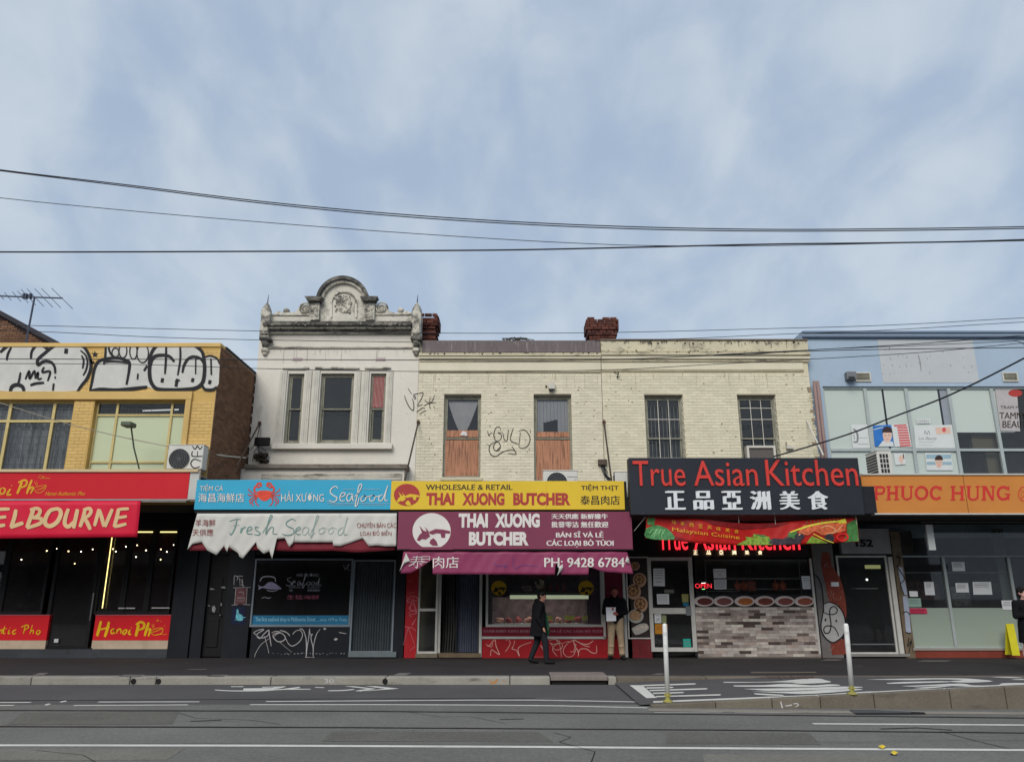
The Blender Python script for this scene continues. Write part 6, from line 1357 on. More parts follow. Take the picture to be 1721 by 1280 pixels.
# window
slabw(wb, 'stall_riser', 421, 1053.5, 588, 1104, navy, -.0, .2, zbot=0)
a, b, cc, d = rect(424, 938, 591, 1053, S - .02)
fm = mk('blue_grey_window_frame', c(132, 142, 150), .5, .1, 3, metal=.1)
W = obj('shop_window', frame_mesh(a, b, cc, d, S - .02, .08, .045, wb=.055), fm, wb, bevel=.004)
obj('pane', MB().face([(a + .04, S + .03, b + .05), (cc - .04, S + .03, b + .05), (cc - .04, S + .03, d - .04), (a + .04, S + .03, d - .04)]), gl_clear, W)
zs_ = Zp(1033.5, S)
obj('blue_strip', MB().box(a + .045, S + .018, b + .056, cc - .045, S + .024, zs_), mk('blue_window_strip', c(34, 100, 134, 1.5), .5, .06, 2), W)
A = Art(AF(S + .012), O4, K4); A.text('The first seafood shop in Melbourne Street', 318, 572, 862, 622, .01); A.text('.....since 1979 to Today', 870, 580, 1150, 618, 0, .3); A.done('lettering', mk('strip_lettering', c(130, 180, 200, 1.4), .5), W)
decal = mk('white_window_decal', c(196, 196, 204), .6, .2, 6)
A = Art(AF(S + .014), O4, K4)
A.poly([(340, 278), (365, 295), (400, 290), (430, 262), (470, 255), (520, 285), (556, 318), (500, 322), (430, 318), (380, 308), (345, 328), (352, 305)], 2)
A.done('fish_decal', mk('lilac_fish', c(176, 168, 200), .6, .2, 5), W)
A = Art(AF(S + .014), O4, K4); A.line([(360, 250), (380, 215), (430, 205), (490, 215), (500, 250)], 10); A.line([(375, 405), (400, 392), (430, 402), (460, 395)], 5); A.line([(420, 330), (470, 338), (520, 330)], 6)
A.text('HẢI XƯƠNG', 692, 172, 890, 206); A.text('海昌海鮮店', 785, 320, 900, 340); A.text('營業', 625, 320, 655, 340)
for pts in ([(640, 215), (610, 225), (615, 245), (645, 265), (635, 288), (595, 285)], [(650, 270), (680, 255), (665, 245), (650, 285), (685, 288)], [(725, 250), (700, 262), (705, 288), (728, 262), (728, 288)], [(735, 290), (765, 230), (780, 185), (768, 190), (745, 300), (752, 305), (770, 270)], [(800, 255), (780, 270), (800, 288), (815, 265), (800, 252)], [(840, 255), (820, 270), (840, 288), (855, 265), (840, 252)], [(885, 252), (865, 270), (875, 288), (900, 215)], [(900, 215), (890, 285), (915, 280)], [(620, 305), (730, 305)], [(790, 305), (900, 305)]): A.line(pts, 5)
A.line([(1115, 100), (1130, 145), (1150, 110), (1165, 95), (1150, 135), (1175, 150)], 4); A.done('window_lettering', decal, W)
A = Art(AF(S + .014), O4, K4); A.text('生猛海鮮', 605, 372, 895, 412, .02); A.done('red_window_lettering', mk('dim_red_decal', c(170, 90, 110), .6, .2, 6), W)
A = Art(AF(S - .004), O4, K4)
for pts, w in (([(305, 710), (345, 690), (395, 685), (330, 730), (360, 765), (400, 720), (440, 690), (430, 740), (365, 760), (300, 712)], 8), ([(440, 690), (450, 760), (462, 835)], 7), ([(465, 715), (500, 700), (545, 710), (495, 720), (478, 745), (515, 790), (560, 790), (590, 760), (560, 720), (520, 720), (490, 745)], 8), ([(540, 690), (600, 710), (630, 742)], 9), ([(590, 760), (620, 815), (660, 832), (720, 790), (745, 730), (720, 690), (680, 700), (655, 730)], 7), ([(720, 675), (750, 690), (775, 760), (780, 850), (775, 935)], 8), ([(808, 675), (800, 760), (785, 850), (778, 930)], 7), ([(808, 675), (815, 730), (835, 725), (820, 760), (840, 850), (840, 930)], 7), ([(905, 680), (870, 730), (845, 830), (840, 920)], 6), ([(765, 935), (855, 935)], 5), ([(400, 740), (430, 850), (440, 900)], 4), ([(450, 760), (370, 820), (320, 900), (312, 935)], 4), ([(530, 790), (600, 850), (650, 890)], 3)): A.line(pts, w)
A.poly([(935, 668), (960, 672), (950, 688), (935, 685)]); A.poly([(1030, 768), (1050, 760), (1065, 772), (1045, 784), (1030, 780)]); A.line([(1075, 710), (1140, 722)], 8)
for k in range(22): x = 480 + k * 30 + random.uniform(-10, 10); A.line([(x, 898 + random.uniform(-8, 12)), (x + random.uniform(5, 22), 900 + random.uniform(-8, 12))], random.uniform(2, 6), 0)
A.done('graffiti_tag', tagchalk, wb)
# folding door right of the window
def concertina(par, x0, x1, y0, y1, m, pleats, fr, Y0=.05):
    a, b, cc, d = rect(x0, y0, x1, y1, S); o = obj('folding_door', frame_mesh(a, b, cc, d, S - .02, .08, .045, wb=.02), fr, par, bevel=.004); mb = MB()
    xa, xb = a + .045, cc - .045; n = pleats * 2
    for i in range(n):
        u0, u1 = xa + (xb - xa) * i / n, xa + (xb - xa) * (i + 1) / n; d0, d1 = (.0, .045) if i % 2 == 0 else (.045, .0)
        mb.face([(u0, S + Y0 + d0, b + .02), (u1, S + Y0 + d1, b + .02), (u1, S + Y0 + d1, d - .045), (u0, S + Y0 + d0, d - .045)])
    for i in range(pleats): u = xa + (xb - xa) * (i + .5) / pleats; obj('slat', MB().box(u - .008, S + Y0 + .03, b + .02, u + .008, S + Y0 + .042, d - .045), m, o)
    obj('pleated_sheet', mb, m, o); return o
pleat = mk('grey_pleated_shutter', c(74, 80, 84), .5, .12, 4, metal=.1, piece=.2)
concertina(wb, 590.5, 663, 940, 1095, pleat, 15, fm)
obj('door_step', MB().rbox(585, 1095, 666, 1104, S - .12, 0, .3), mk('grey_step', c(110, 120, 122), .85, .12, 3, grime=.1), wb, bevel=.01)
slabw(wb, 'pier', 663.5, 930, 680, 1104, navy, -.03, .2, zbot=0, ztop=3.2)
# ---- butcher
O3, K3 = (670, 920), 6.735
a, b, cc, d = rect(681, 962, 701.5, 1104, S - .05); obj('red_pier', MB().box(a, S - .05, .0, cc, S + .2, 3.2), redwall, ta, bevel=.01)
A = Art(AF(S - .054), O3, K3)
for l in ([(80, 550), (130, 575), (90, 600), (150, 620)], [(120, 540), (205, 560), (210, 600), (140, 590)], [(160, 620), (200, 720), (120, 690), (160, 625)], [(110, 740), (180, 700), (200, 740), (120, 760), (150, 780)], [(195, 800), (150, 880), (160, 850)], [(65, 885), (110, 900), (150, 905), (200, 940)], [(110, 905), (50, 1100)], [(110, 905), (180, 1090)], [(190, 1110), (130, 1160)], [(95, 510), (180, 505)], [(110, 375), (150, 378)], [(150, 600), (130, 700)], [(100, 560), (105, 640)], [(160, 560), (190, 690)]): A.line(l, 5)
A.done('graffiti_tag', mk('pink_white_marker', c(212, 140, 150), .6, .2, 8), ta)
def glazed(par, x0, y0, x1, y1, w, fm_, rails=(), g=gl_clear, name='door', d0=-.01, wb_=None):
    a, b, cc, d = rect(x0, y0, x1, y1, S + d0); o = obj(name, frame_mesh(a, b, cc, d, S + d0, .06, w, wb=wb_ or w), fm_, par, bevel=.004)
    obj('pane', MB().face([(a + w - .01, S + d0 + .03, b + w - .01), (cc - w + .01, S + d0 + .03, b + w - .01), (cc - w + .01, S + d0 + .03, d - w + .01), (a + w - .01, S + d0 + .03, d - w + .01)]), g, o)
    for r0, r1 in rails: obj('rail', MB().box(a + w, S + d0 - .002, Zp(r1, S), cc - w, S + d0 + .058, Zp(r0, S)), fm_, o, bevel=.003)
    return o
glazed(ta, 702, 935, 736, 1098, .055, alum_w, ((1022, 1026.5),), name='side_door')
obj('door_step', MB().rbox(698, 1098, 735, 1104.5, S - .08, 0, .3), mk('tan_step', c(120, 112, 96), .85, .15, 5), ta)
obj('door_jamb', MB().rbox(735.5, 935, 741, 1097, S + .04, 0, .07), alum_w, ta)
# strip curtain in the open doorway
mb = MB()
for k in range(5): X = P(745 + k * 4.4, 1030, S + .3)[0]; mb.tube([(X, S + .3, 2.5), (X + .03 * math.sin(k), S + .3 + .02 * k, 1.6), (X + .02, S + .33, .6), (X, S + .3, .1)], .03, 5)
obj('strip_curtain', mb, mk('dull_plastic_strip', (.045, .047, .045), .5, .2, 4), ta)
concertina(ta, 766, 806.5, 940, 1097, mk('blue_grey_shutter', c(84, 88, 104), .5, .12, 4, piece=.2), 9, MATS['dark_frame'], .06)
obj('threshold', MB().rbox(737, 1097, 808, 1104.5, S - .06, 0, .3), mk('worn_timber_sill', c(120, 104, 84), .85, .2, 6), ta, bevel=.008)
slabw(ta, 'white_post', 805.5, 935, 810, 1103, alum_w, -.04, .05, zbot=0.02)
# window
slabw(ta, 'stall_riser', 810, 1073, 1049, 1104, redwall, -.0, .2, zbot=0)
slabw(ta, 'white_rail', 810, 1069, 1018, 1073.2, alum_w, -.035, .04, bev=.004)
st3 = slabw(ta, 'maroon_panel', 810, 1053, 1017, 1068.8, maroon, -.01, .04)
A = Art(AF(S - .016), (800, 950), 6.374); A.text('天天供應 新鮮雞牛 批發零沽 無任歡迎', 78, 686, 590, 716, .01); A.text('BÁN SĨ VÀ LẺ CÁC LOẠI BÒ TÙOI', 640, 682, 1350, 720, .015); A.done('lettering', mk('dusty_pink_lettering', c(176, 130, 140), .6), st3)
bw_ = glazed(ta, 816.5, 938, 1013, 1053, .06, alum_w, (), gl_painted_haze, name='shop_window')
slabw(ta, 'white_post', 1012.8, 935, 1016.5, 1072, alum_w, -.035, .05)
slabw(ta, 'side_panel', 1017, 935, 1049, 1072.5, mk('deep_red_panel', c(104, 20, 40), .6, .15, 3), .01, .15)
slabw(ta, 'white_post', 1048, 935, 1052.5, 1103, alum_w, -.04, .05, zbot=.02)
slabw(ta, 'dark_jamb', 989, 935, 1012, 1052, mk('maroon_curtain_panel', c(54, 20, 36), .8, .3, 4), .09, .12)
wy = mk('yellow_window_decal', c(190, 150, 30), .6, .1, 5)
A = Art(AF(S - .0), (800, 950), 6.374)
for cx_ in (245, 1178): A.disc(cx_, 240, 82, 80)
A.done('round_decal', wy, bw_)
A = Art(AF(S - .006), (800, 950), 6.374)
for cx_ in (245, 1178): bull(A, cx_, 235, 78)
A.done('bull_decal', mk('dark_decal', (.02, .015, .01), .6), bw_)
A = Art(AF(S - .0), (800, 950), 6.374); A.text('BUTCHER', 570, 95, 760, 140); A.line([(500, 225), (600, 230)], 10, 0); A.done('red_decal', mk('dim_red_lettering', c(120, 40, 60), .6), bw_)
A = Art(AF(S + .0), (800, 950), 6.374); A.text('鮮肉平賣', 490, 215, 590, 245); A.text('今日特價', 500, 250, 600, 275); A.done('white_decal', mk('pale_decal', c(170, 170, 160), .6), bw_)
A = Art(AF(S - .004), (800, 950), 6.374)
for pts, w in (([(110, 840), (140, 860), (200, 790), (215, 860), (250, 950), (200, 920), (165, 900), (155, 965)], 8), ([(130, 850), (165, 870), (180, 830)], 6), ([(320, 800), (350, 790), (365, 840), (320, 915), (315, 920)], 6), ([(415, 800), (405, 850), (385, 890), (430, 905), (465, 968), (450, 890), (500, 850), (590, 820)], 7), ([(390, 890), (410, 830)], 6),
               ([(690, 850), (720, 900), (732, 970)], 9), ([(780, 800), (850, 790), (900, 820), (830, 840), (790, 820)], 7), ([(800, 830), (850, 900), (920, 880), (915, 830), (850, 850), (820, 900), (870, 970)], 7), ([(860, 800), (900, 860), (915, 980)], 6), ([(930, 830), (1000, 810), (950, 870), (935, 930), (980, 975), (1040, 960), (1070, 880), (1040, 800)], 7), ([(1000, 820), (1060, 800), (1150, 850), (1220, 870)], 8), ([(1050, 790), (1120, 830), (1200, 840), (1258, 800)], 9), ([(1040, 800), (1060, 860), (1090, 910), (1100, 965)], 8), ([(1095, 970), (1110, 900), (1180, 890), (1240, 930), (1290, 930), (1290, 855)], 8), ([(1010, 920), (1050, 915), (1060, 850), (1080, 850)], 7), ([(590, 975), (760, 978)], 3)): A.line(pts, w)
A.done('graffiti_tag', mk('cream_pink_marker', c(226, 176, 164), .6, .2, 8), ta)
# refrigerated display case in the butcher window
zc0, zc1 = Zp(1050, S + .3), Zp(1003, S + .3)
dc = thing('display_case', P(915, 1050, S + .7), 'glass fronted meat display case with lit shelf in the butcher window', 'display case')
ca, cb = P(826, 1030, S + .3)[0], P(988, 1030, S + .3)[0]
obj('base', MB().box(ca, S + .25, .1, cb, S + 1.1, zc0), alum_w, dc, bevel=.01)
led = mk('case_light', (.7, .75, .6), emit=(.80, .92, .62), estr=.26)
obj('lit_canopy', MB().box(P(857, 1003, S + .3)[0], S + .30, Zp(1006, S + .3), P(990, 1003, S + .3)[0], S + .42, Zp(999.5, S + .3)), led, dc, bevel=.01)
obj('canopy_top', MB().box(P(857, 998, S + .3)[0], S + .30, Zp(999.3, S + .3), P(990, 998, S + .3)[0], S + .9, Zp(996, S + .3)), mk('green_edge', c(90, 120, 100), .5), dc)
obj('back_panel', MB().box(ca, S + 1.05, zc0, cb, S + 1.1, zc1), mk('case_back_pinkish', (.13, .09, .10), .6, .5, 5), dc)
cl = bpy.data.lights.new('case_lamp', 'AREA'); cl.shape = 'RECTANGLE'; cl.size = cb - ca - .3; cl.size_y = .1; cl.energy = 4; cl.color = (.95, .95, .8)
clo = bpy.data.objects.new('case_lamp', cl); COL.objects.link(clo); clo.parent = dc; clo.location = Vector(((ca + cb) / 2, S + .44, zc1 - .06)) - dc.location; clo.rotation_euler = (rad(28), 0, 0)
obj('side_glass', MB().box(cb - .01, S + .3, zc0, cb, S + 1.04, zc1), gl_clear, dc)
meatm = mk('red_meat', c(150, 70, 72), .45, .35, 14); fat = mk('marbled_meat', c(190, 140, 130), .45, .3, 16)
tray = mk('white_tray', (.5, .5, .5), .5)
random.seed(14); nm_ = ['second', 'third', 'fourth', 'fifth', 'sixth', 'seventh', 'eighth', 'ninth']
for i in range(9):
    x0 = ca + .08 + (cb - ca - .16) * i / 9; x1 = ca + .05 + (cb - ca - .16) * (i + 1) / 9
    t = thing('meat_tray', ((x0 + x1) / 2, S + .5, zc0), 'tray of cut meat in the butcher case, ' + ('leftmost' if i == 0 else nm_[i - 1] + ' from the left'), 'meat tray', 'trays of meat in the display case')
    obj('tray', MB().box(x0, S + .35, zc0 + .005, x1, S + .85, zc0 + .04), tray, t, bevel=.01); mb = MB()
    for k in range(9): mb.ball((random.uniform(x0 + .06, x1 - .06), S + random.uniform(.42, .8), zc0 + random.uniform(.06, .16)), (random.uniform(.05, .09), .07, random.uniform(.03, .07)), 8, 5)
    obj('meat', mb, meatm if i % 3 else fat, t, smooth=True)
yl = mk('yellow_green_label', c(214, 220, 90), .6, .1, 8)
for i, (x0, x1) in enumerate(((917, 929), (949, 966), (979, 987))):
    obj_ = obj('price_card', MB().rbox(x0, 1034, x1, 1041.5, S + .32, 0, .01), yl); tag(obj_, ['yellow price card right beside the walking person', 'widest yellow price card in the middle of the display case', 'small yellow price card at the right end of the case'][i], 'price card', 'price cards in the display case')
# plastic grass, flowers and jars on top of the case
mb = MB(); random.seed(2)
for k in range(150): X = random.uniform(P(857, 996, S + .4)[0], P(988, 996, S + .4)[0]); y = S + random.uniform(.35, .6); z = Zp(996, S + .3); mb.face([(X, y, z), (X + .02, y, z), (X + random.uniform(-.02, .04), y, z + random.uniform(.03, .08))])
obj('plastic_grass', mb, mk('plastic_grass', c(96, 130, 60), .6, .3, 8), dc)
t = thing('flower_vase', P(906, 990, S + .5), 'pale flowers in a vase on top of the butcher display case', 'vase'); p = P(905, 990, S + .45); mb = MB()
obj('vase', MB().lathe(p[0], p[1], [(.05, Zp(996, S + .3)), (.07, Zp(992, S + .3)), (.04, Zp(988, S + .3))], 10), mk('vase_green', c(90, 130, 100), .4), t, smooth=True)
for k in range(9): mb.ball((p[0] + random.uniform(-.12, .12), p[1] + random.uniform(-.05, .05), p[2] + random.uniform(.0, .25)), random.uniform(.03, .06), 8, 5)
obj('blossoms', mb, mk('pale_blossoms', c(200, 196, 170), .7, .2, 9), t, smooth=True)
for i, x in enumerate((913, 925, 937, 947)):
    p = P(x, 990, S + .6); o = obj('sauce_bottle', MB().lathe(p[0], p[1], [(.045, Zp(996, S + .3)), (.05, Zp(990, S + .3)), (.045, Zp(984, S + .3)), (.02, Zp(980, S + .3)), (.018, Zp(977, S + .3))], 10), mk('sauce_red', c(130, 40, 30), .4, .2, 5), smooth=True)
    tag(o, f'{("first", "second", "third", "last")[i]} red sauce bottle from the left beside the flowers in the butcher window', 'bottle', 'sauce bottles in the butcher window')
# ---- food poster between the shops
fp = thing('food_poster', P(1073, 1010, S), 'tall dark poster of noodle bowls between butcher and glass door', 'poster')
a, b, cc, d = rect(1053.5, 935, 1092, 1073, S - .01); obj('poster_frame', frame_mesh(a, b, cc, d, S - .02, .06, .03), alum_w, fp); obj('sheet', MB().box(a + .03, S + .0, b + .03, cc - .03, S + .02, d - .03), mk('dark_brown_poster', c(52, 42, 42), .6, .2, 4), fp)
O2, K2 = (1050, 860), 5.12
bw1 = mk('steamer_rim', c(188, 150, 122), .7, .15, 10); bw2 = mk('dumpling_fill', c(120, 78, 60), .7, .45, 20); bw3 = mk('pale_plate', c(178, 174, 166), .6, .1, 8); bw4 = mk('noodle_fill', c(176, 136, 90), .7, .35, 22)
for i, (x, y, rx_, ry_, m1, m2) in enumerate(((85, 465, 46, 38, bw1, bw2), (128, 585, 58, 62, bw1, bw2), (78, 685, 62, 66, bw1, bw2), (138, 795, 60, 68, bw1, bw2), (96, 895, 66, 60, bw3, bw4))):
    A = Art(AF(S - .004), O2, K2); A.disc(x, y, rx_, ry_); A.done('bowl_print', m1, fp); A = Art(AF(S - .009), O2, K2); A.disc(x - 4, y - 6, rx_ * .76, ry_ * .72); A.done('food_print', m2, fp)
    A = Art(AF(S - .013), O2, K2)
    for k in range(6): A.disc(x - 4 + rx_ * .42 * math.cos(k * 1.05), y - 6 + ry_ * .40 * math.sin(k * 1.05), rx_ * .2, ry_ * .2, n=10)
    A.done('food_print', bw4 if m2 is bw2 else bw1, fp)
A = Art(AF(S - .004), O2, K2); A.poly([(60, 1000), (130, 962), (190, 960), (205, 1005), (150, 1040), (90, 1055)], 2); A.done('plate_print', bw3, fp)
A = Art(AF(S - .009), O2, K2); A.disc(110, 1005, 20, 14); A.disc(150, 990, 18, 14); A.disc(182, 985, 12, 16); A.done('food_print', mk('pale_dumplings', c(206, 190, 170), .6), fp)
slabw(tbld, 'stall_riser', 1052, 1073.5, 1096, 1104, redold, .0, .2, zbot=0)
A = Art(AF(S - .004), O2, K2); A.line([(130, 1140), (133, 1240)], 5); A.line([(120, 1180), (142, 1190)], 4); A.done('black_marks', tagblack, tbld)
# ---- asian kitchen
gd = glazed(tbld, 1091.5, 936, 1167.5, 1094.5, .085, alum_w, ((1021, 1031),), name='glass_door', d0=-.03, wb_=.10)
obj('closer_jamb', MB().rbox(1160.5, 938, 1163, 1092, S - .05, 0, .02), alum_w, gd); obj('lock', MB().rbox(1153, 1018, 1162, 1034, S - .07, 0, .03), greym, gd, bevel=.006)
def note(pts, label, m=paperm, marks=None, mm=None, o=O2, k=K2, Y=None, name='paper_notice', cat='notice', group=None):
    Y = Y or S - .008
    root = thing(name, P(o[0] + pts[0][0] / k, o[1] + pts[2][1] / k, Y), label, cat, group); A = Art(AF(Y), o, k); A.poly(pts); A.done('sheet', m, root)
    if marks:
        A = Art(AF(Y - .004), o, k)
        for q in marks: A.line(q, 4, 0, 0)
        A.done('print', mm or grey_p, root)
    return root
dim = mk('shaded_paper', c(222, 224, 224), .8, .05, 4)
note([(246, 485), (342, 485), (346, 638), (246, 636)], 'long white menu sheet at the top left of the glass door', dim, [[(255, 505), (330, 505)], [(255, 525), (330, 525)], [(255, 545), (330, 545)], [(270, 600), (320, 600)], [(255, 570), (330, 570)]])
note([(340, 665), (423, 665), (423, 698), (340, 698)], 'small landscape label below the menu sheet on the glass door', mk('olive_paper', c(110, 110, 96), .8), [[(350, 680), (410, 680)]])
note([(275, 705), (380, 705), (383, 792), (280, 792)], 'square white notice above the handle rail on the glass door', dim, [[(285, 722), (370, 722)], [(285, 738), (370, 738)], [(285, 754), (370, 754)], [(285, 772), (370, 772)]])
note([(490, 705), (548, 705), (548, 775), (495, 775)], 'yellow and white sticker at the right side of the glass door', mk('yellowish_sticker', c(150, 146, 80), .7), [[(500, 725), (540, 725)], [(505, 745), (535, 745)], [(500, 762), (540, 762)]])
note([(500, 779), (550, 779), (550, 808), (503, 808)], 'blue sticker under the yellow sticker on the glass door', mk('blue_sticker', c(40, 110, 140), .7))
note([(255, 875), (312, 875), (315, 955), (258, 955)], 'grey diagram sticker below the rail of the glass door', dim, [[(265, 890), (300, 890)], [(270, 915), (300, 930)], [(270, 940), (300, 912)]])
note([(316, 888), (358, 888), (358, 955), (318, 955)], 'greenish sticker below the rail beside the diagram sticker', mk('greenish_sticker', c(150, 156, 110), .7), [[(325, 905), (350, 905)], [(325, 925), (350, 925)]])
note([(258, 962), (368, 962), (368, 1048), (262, 1048)], 'orange notice behind the near bollard on the glass door', mk('orange_notice', c(190, 130, 40), .7), [[(275, 990), (355, 990)], [(275, 1005), (355, 1005)]], brickred)
note([(500, 1090), (565, 1090), (572, 1160), (505, 1160)], 'turquoise square sticker at the bottom of the glass door', mk('turquoise_sticker', c(40, 170, 150), .6), [[(515, 1110), (555, 1110)], [(555, 1110), (558, 1142)], [(558, 1142), (518, 1142)], [(518, 1142), (515, 1110)], [(530, 1126), (545, 1126)]])
O1, K1 = (1150, 910), 5.737
slabw(tbld, 'dark_post', 1164, 936, 1168, 1103, MATS['dark_frame'], -.01, .1)
# stone veneer, strip by strip
a, b, cc, d = rect(1170.5, 1019.5, 1376, 1103, S - .02)
pal = [(0, c(182, 172, 164)), (.16, c(160, 147, 140)), (.30, c(198, 188, 178)), (.44, c(148, 135, 128)), (.56, c(172, 156, 146)), (.68, c(112, 98, 92)), (.76, c(188, 178, 172)), (.86, c(84, 72, 68)), (.94, c(206, 198, 186))]
stonem = mk('stone_veneer', c(150, 140, 130), .8, .22, 9, .4, 40, hue=pal, piece=.08)
obj('stall_riser', MB().box(a, S - .02, 0, cc, S + .2, d), mk('veneer_mortar', c(120, 112, 104), .9), tbld)
bricks(tbld, a, .03, cc, d, [], front(S - .02), stonem, bl=.292, bh=.0655, j=.004, proud=.014, keep=299, nm='stone', jit=.005)
# food photographs strip
ft = thing('food_photo_strip', P(1268, 1010, S), 'strip of six roast meat plate photographs below the kitchen window', 'sign')
obj('board', MB().rbox(1168.5, 1001, 1369.5, 1019, S - .03, 0, .04), mk('dark_photo_board', c(44, 34, 34), .6, .3, 8), ft)
plate = mk('plate_print', c(200, 188, 184), .5, .1, 8); mt = [mk('roast_dark_red', c(96, 46, 42), .5, .5, 24), mk('roast_mauve', c(120, 70, 70), .5, .4, 22), mk('roast_orange', c(170, 100, 50), .5, .4, 24), mk('roast_brown', c(120, 62, 48), .5, .5, 24), mk('roast_pink', c(130, 72, 66), .5, .3, 20), mk('roast_stripe', c(140, 76, 62), .5, .5, 26)]
for i, cx_ in enumerate((190, 378, 582, 775, 968, 1158)):
    A = Art(AF(S - .036), O1, K1); A.disc(cx_, 572, 98, 50); A.done('plate_print', plate, ft); A = Art(AF(S - .041), O1, K1); A.disc(cx_ + 8, 575, 72, 34); A.done('meat_print', mt[i], ft)
    A = Art(AF(S - .046), O1, K1)
    for k in range(7): A.line([(cx_ - 45 + k * 15, 552 + (k % 2) * 4), (cx_ - 36 + k * 15, 590 - (k % 3) * 4)], 4)
    A.done('slice_print', mt[(i + 3) % 6], ft)
kw = glazed(tbld, 1169, 938, 1363, 1001, .03, darkf, (), name='kitchen_window', d0=.0)
slabw(tbld, 'white_post', 1368.5, 938, 1372, 1103, alum_w, -.05, .0, zbot=.1)
for y, x0, x1 in ((941.5, 1184, 1361), (972, 1222, 1345), (989.2, 1222, 1345), (993, 1190, 1245)):
    obj('hanging_rail', MB().rbox(x0, y - .5, x1, y + .5, S + .35, 0, .02), alum_w, kw)
for x in (1186, 1344): obj('inner_frame', MB().rbox(x, 942, x + 1.5, 1000, S + .3, 0, .02), greym, kw)
duck = mk('glazed_roast_duck', c(176, 84, 48), .3, .35, 10, coat=.3)
for i, (x, kind) in enumerate(((1239, 0), (1250, 0), (1262, 1), (1303, 0), (1315, 0))):
    p = P(x, 980, S + .14); t = thing('roast_duck' if not kind else 'roast_pork_slab', p, ['roast duck hanging at the left of the kitchen window rail', 'second roast duck from the left on the kitchen window rail', 'broad slab of roast pork hanging between the ducks', 'roast duck hanging right of the pork slab', 'rightmost roast duck on the kitchen window rail'][i], 'roast meat', None)
    zt_, zb_ = Zp(972, S + .14), Zp(993, S + .14)
    if kind: obj('slab', MB().box(p[0] - .10, S + .12, zb_, p[0] + .12, S + .18, zt_ - .05), mk('roast_pork', c(150, 76, 58), .5, .4, 12), t, bevel=.03)
    else:
        obj('body', MB().lathe(p[0], p[1], [(.015, zt_ - .02), (.02, zt_ - .08), (.05, zt_ - .12), (.075, zt_ - .2), (.07, zb_ + .05), (.03, zb_ + .01)], 12), duck, t, smooth=True)
        for s_n in (-1, 1): obj('wing', MB().ball((p[0] + s_n * .07, p[1], zt_ - .17), (.022, .03, .07), 8, 6), duck, t, smooth=True)
    obj('hook', MB().tube([(p[0], p[1], zt_ - .05), (p[0], p[1], zt_ + .01)], .006, 5), steel, t)
note([(278, 260), (402, 260), (405, 350), (285, 350)], 'upper of two white notices left of the roast meats', dim, [[(290, 285), (390, 285)], [(330, 315), (360, 315)], [(330, 325), (360, 325)]], None, O1, K1)
note([(286, 362), (408, 362), (408, 458), (290, 458)], 'lower of two white notices left of the roast meats', dim, [[(300, y_), (398, y_)] for y_ in (380, 395, 410, 425, 440)], None, O1, K1)
note([(1128, 330), (1212, 330), (1220, 455), (1142, 455)], 'white menu sheet with food picture at the right of the kitchen window', dim, [[(1145, 350), (1200, 350)], [(1150, 370), (1205, 370)], [(1160, 435), (1200, 425)]], None, O1, K1)
# illuminated OPEN sign
led_r = mk('led_red', (.9, .05, .05), emit=(1.0, .03, .05), estr=.85)
og = thing('open_sign', P(1182, 984, S - .05), 'small lit red sign reading open beside the glass door', 'neon sign')
obj('backing', MB().rbox(1168, 979, 1197, 990, S - .04, 0, .03), blackp, og)
letter(og, 'OPEN', 1150 + 104 / K1, 910 + 402 / K1, 1150 + 264 / K1, 910 + 446 / K1, S - .045, led_r, .02, 0, .004)
A = Art(AF(S - .05), O1, K1); A.line([(165, 398), (205, 396)], 6, 0); A.done('white_tube', mk('led_white', (.9, .9, .8), emit=(1, .95, .85), estr=2.0), og); A = Art(AF(S - .05), O1, K1); A.line([(172, 455), (200, 456)], 6, 0); A.done('green_tube', mk('led_green', (.2, .9, .3), emit=(.3, 1, .35), estr=1.5), og)
# illuminated shop name on the black header
ns = thing('illuminated_name_sign', P(1225, 920, S - .05), 'lit red channel letters half hidden behind the sagging banner', 'neon sign')
for t_, x0, x1 in (('True', 272, 472), ('Asian', 516, 800), ('Kitchen', 842, 1242)):
    letter(ns, t_, 1040 + x0 / K10, 860 + 110 / K10, 1040 + x1 / K10, 860 + 262 / K10, S - .06, led_r, .015, 0, .03)
warmw = mk('led_warm', (1, .9, .7), emit=(1.0, .80, .50), estr=1.0)
for t_, cx_ in zip('正品亞洲美食', (528, 618, 705, 793, 882, 972)): letter(ns, t_, 1040 + (cx_ - 14) / K10, 860 + 264 / K10, 1040 + (cx_ + 14) / K10, 860 + 293 / K10, S - .06, warmw, .0, 0, .02, 'character')
# ---- painted pier and doorway 152
pier_m = mk('pier_grey_paint', c(112, 108, 106), .85, .15, 3, .3, 40, grime=.2, gcol=(.06, .055, .05), gscale=(3, 3, 2))
a, b, cc, d = rect(1376, 930, 1410.5, 1103, S - .06)
px0, px1 = P(1374, 1016, S - .06)[0], P(1409.5, 1016, S - .06)[0]
obj('painted_pier', MB().box(px0, S - .06, 0, px1, S + .2, 3.2), pier_m, bb, bevel=.01)
rust_p = mk('rust_red_paint', c(128, 62, 50), .8, .2, 5, grime=.2, gcol=(.05, .03, .03), gscale=(4, 4, 4))
A = Art(AF(S - .064), O1, K1); A.poly([(1330, 100), (1400, 110), (1420, 230), (1500, 340), (1540, 480), (1560, 600), (1560, 740), (1480, 600), (1400, 580), (1360, 400), (1320, 240)], 2); A.poly([(1410, 960), (1560, 930), (1568, 1085), (1425, 1090)], 1) ; A.done('red_paint_patch', rust_p, bb)
A = Art(AF(S - .069), O1, K1); A.poly([(1350, 600), (1400, 580), (1470, 610), (1530, 680), (1556, 790), (1540, 890), (1480, 950), (1420, 965), (1350, 910), (1320, 820), (1335, 700)], 3); A.done('grey_oval', mk('pale_grey_spray', c(176, 174, 172), .8, .08, 4), bb)
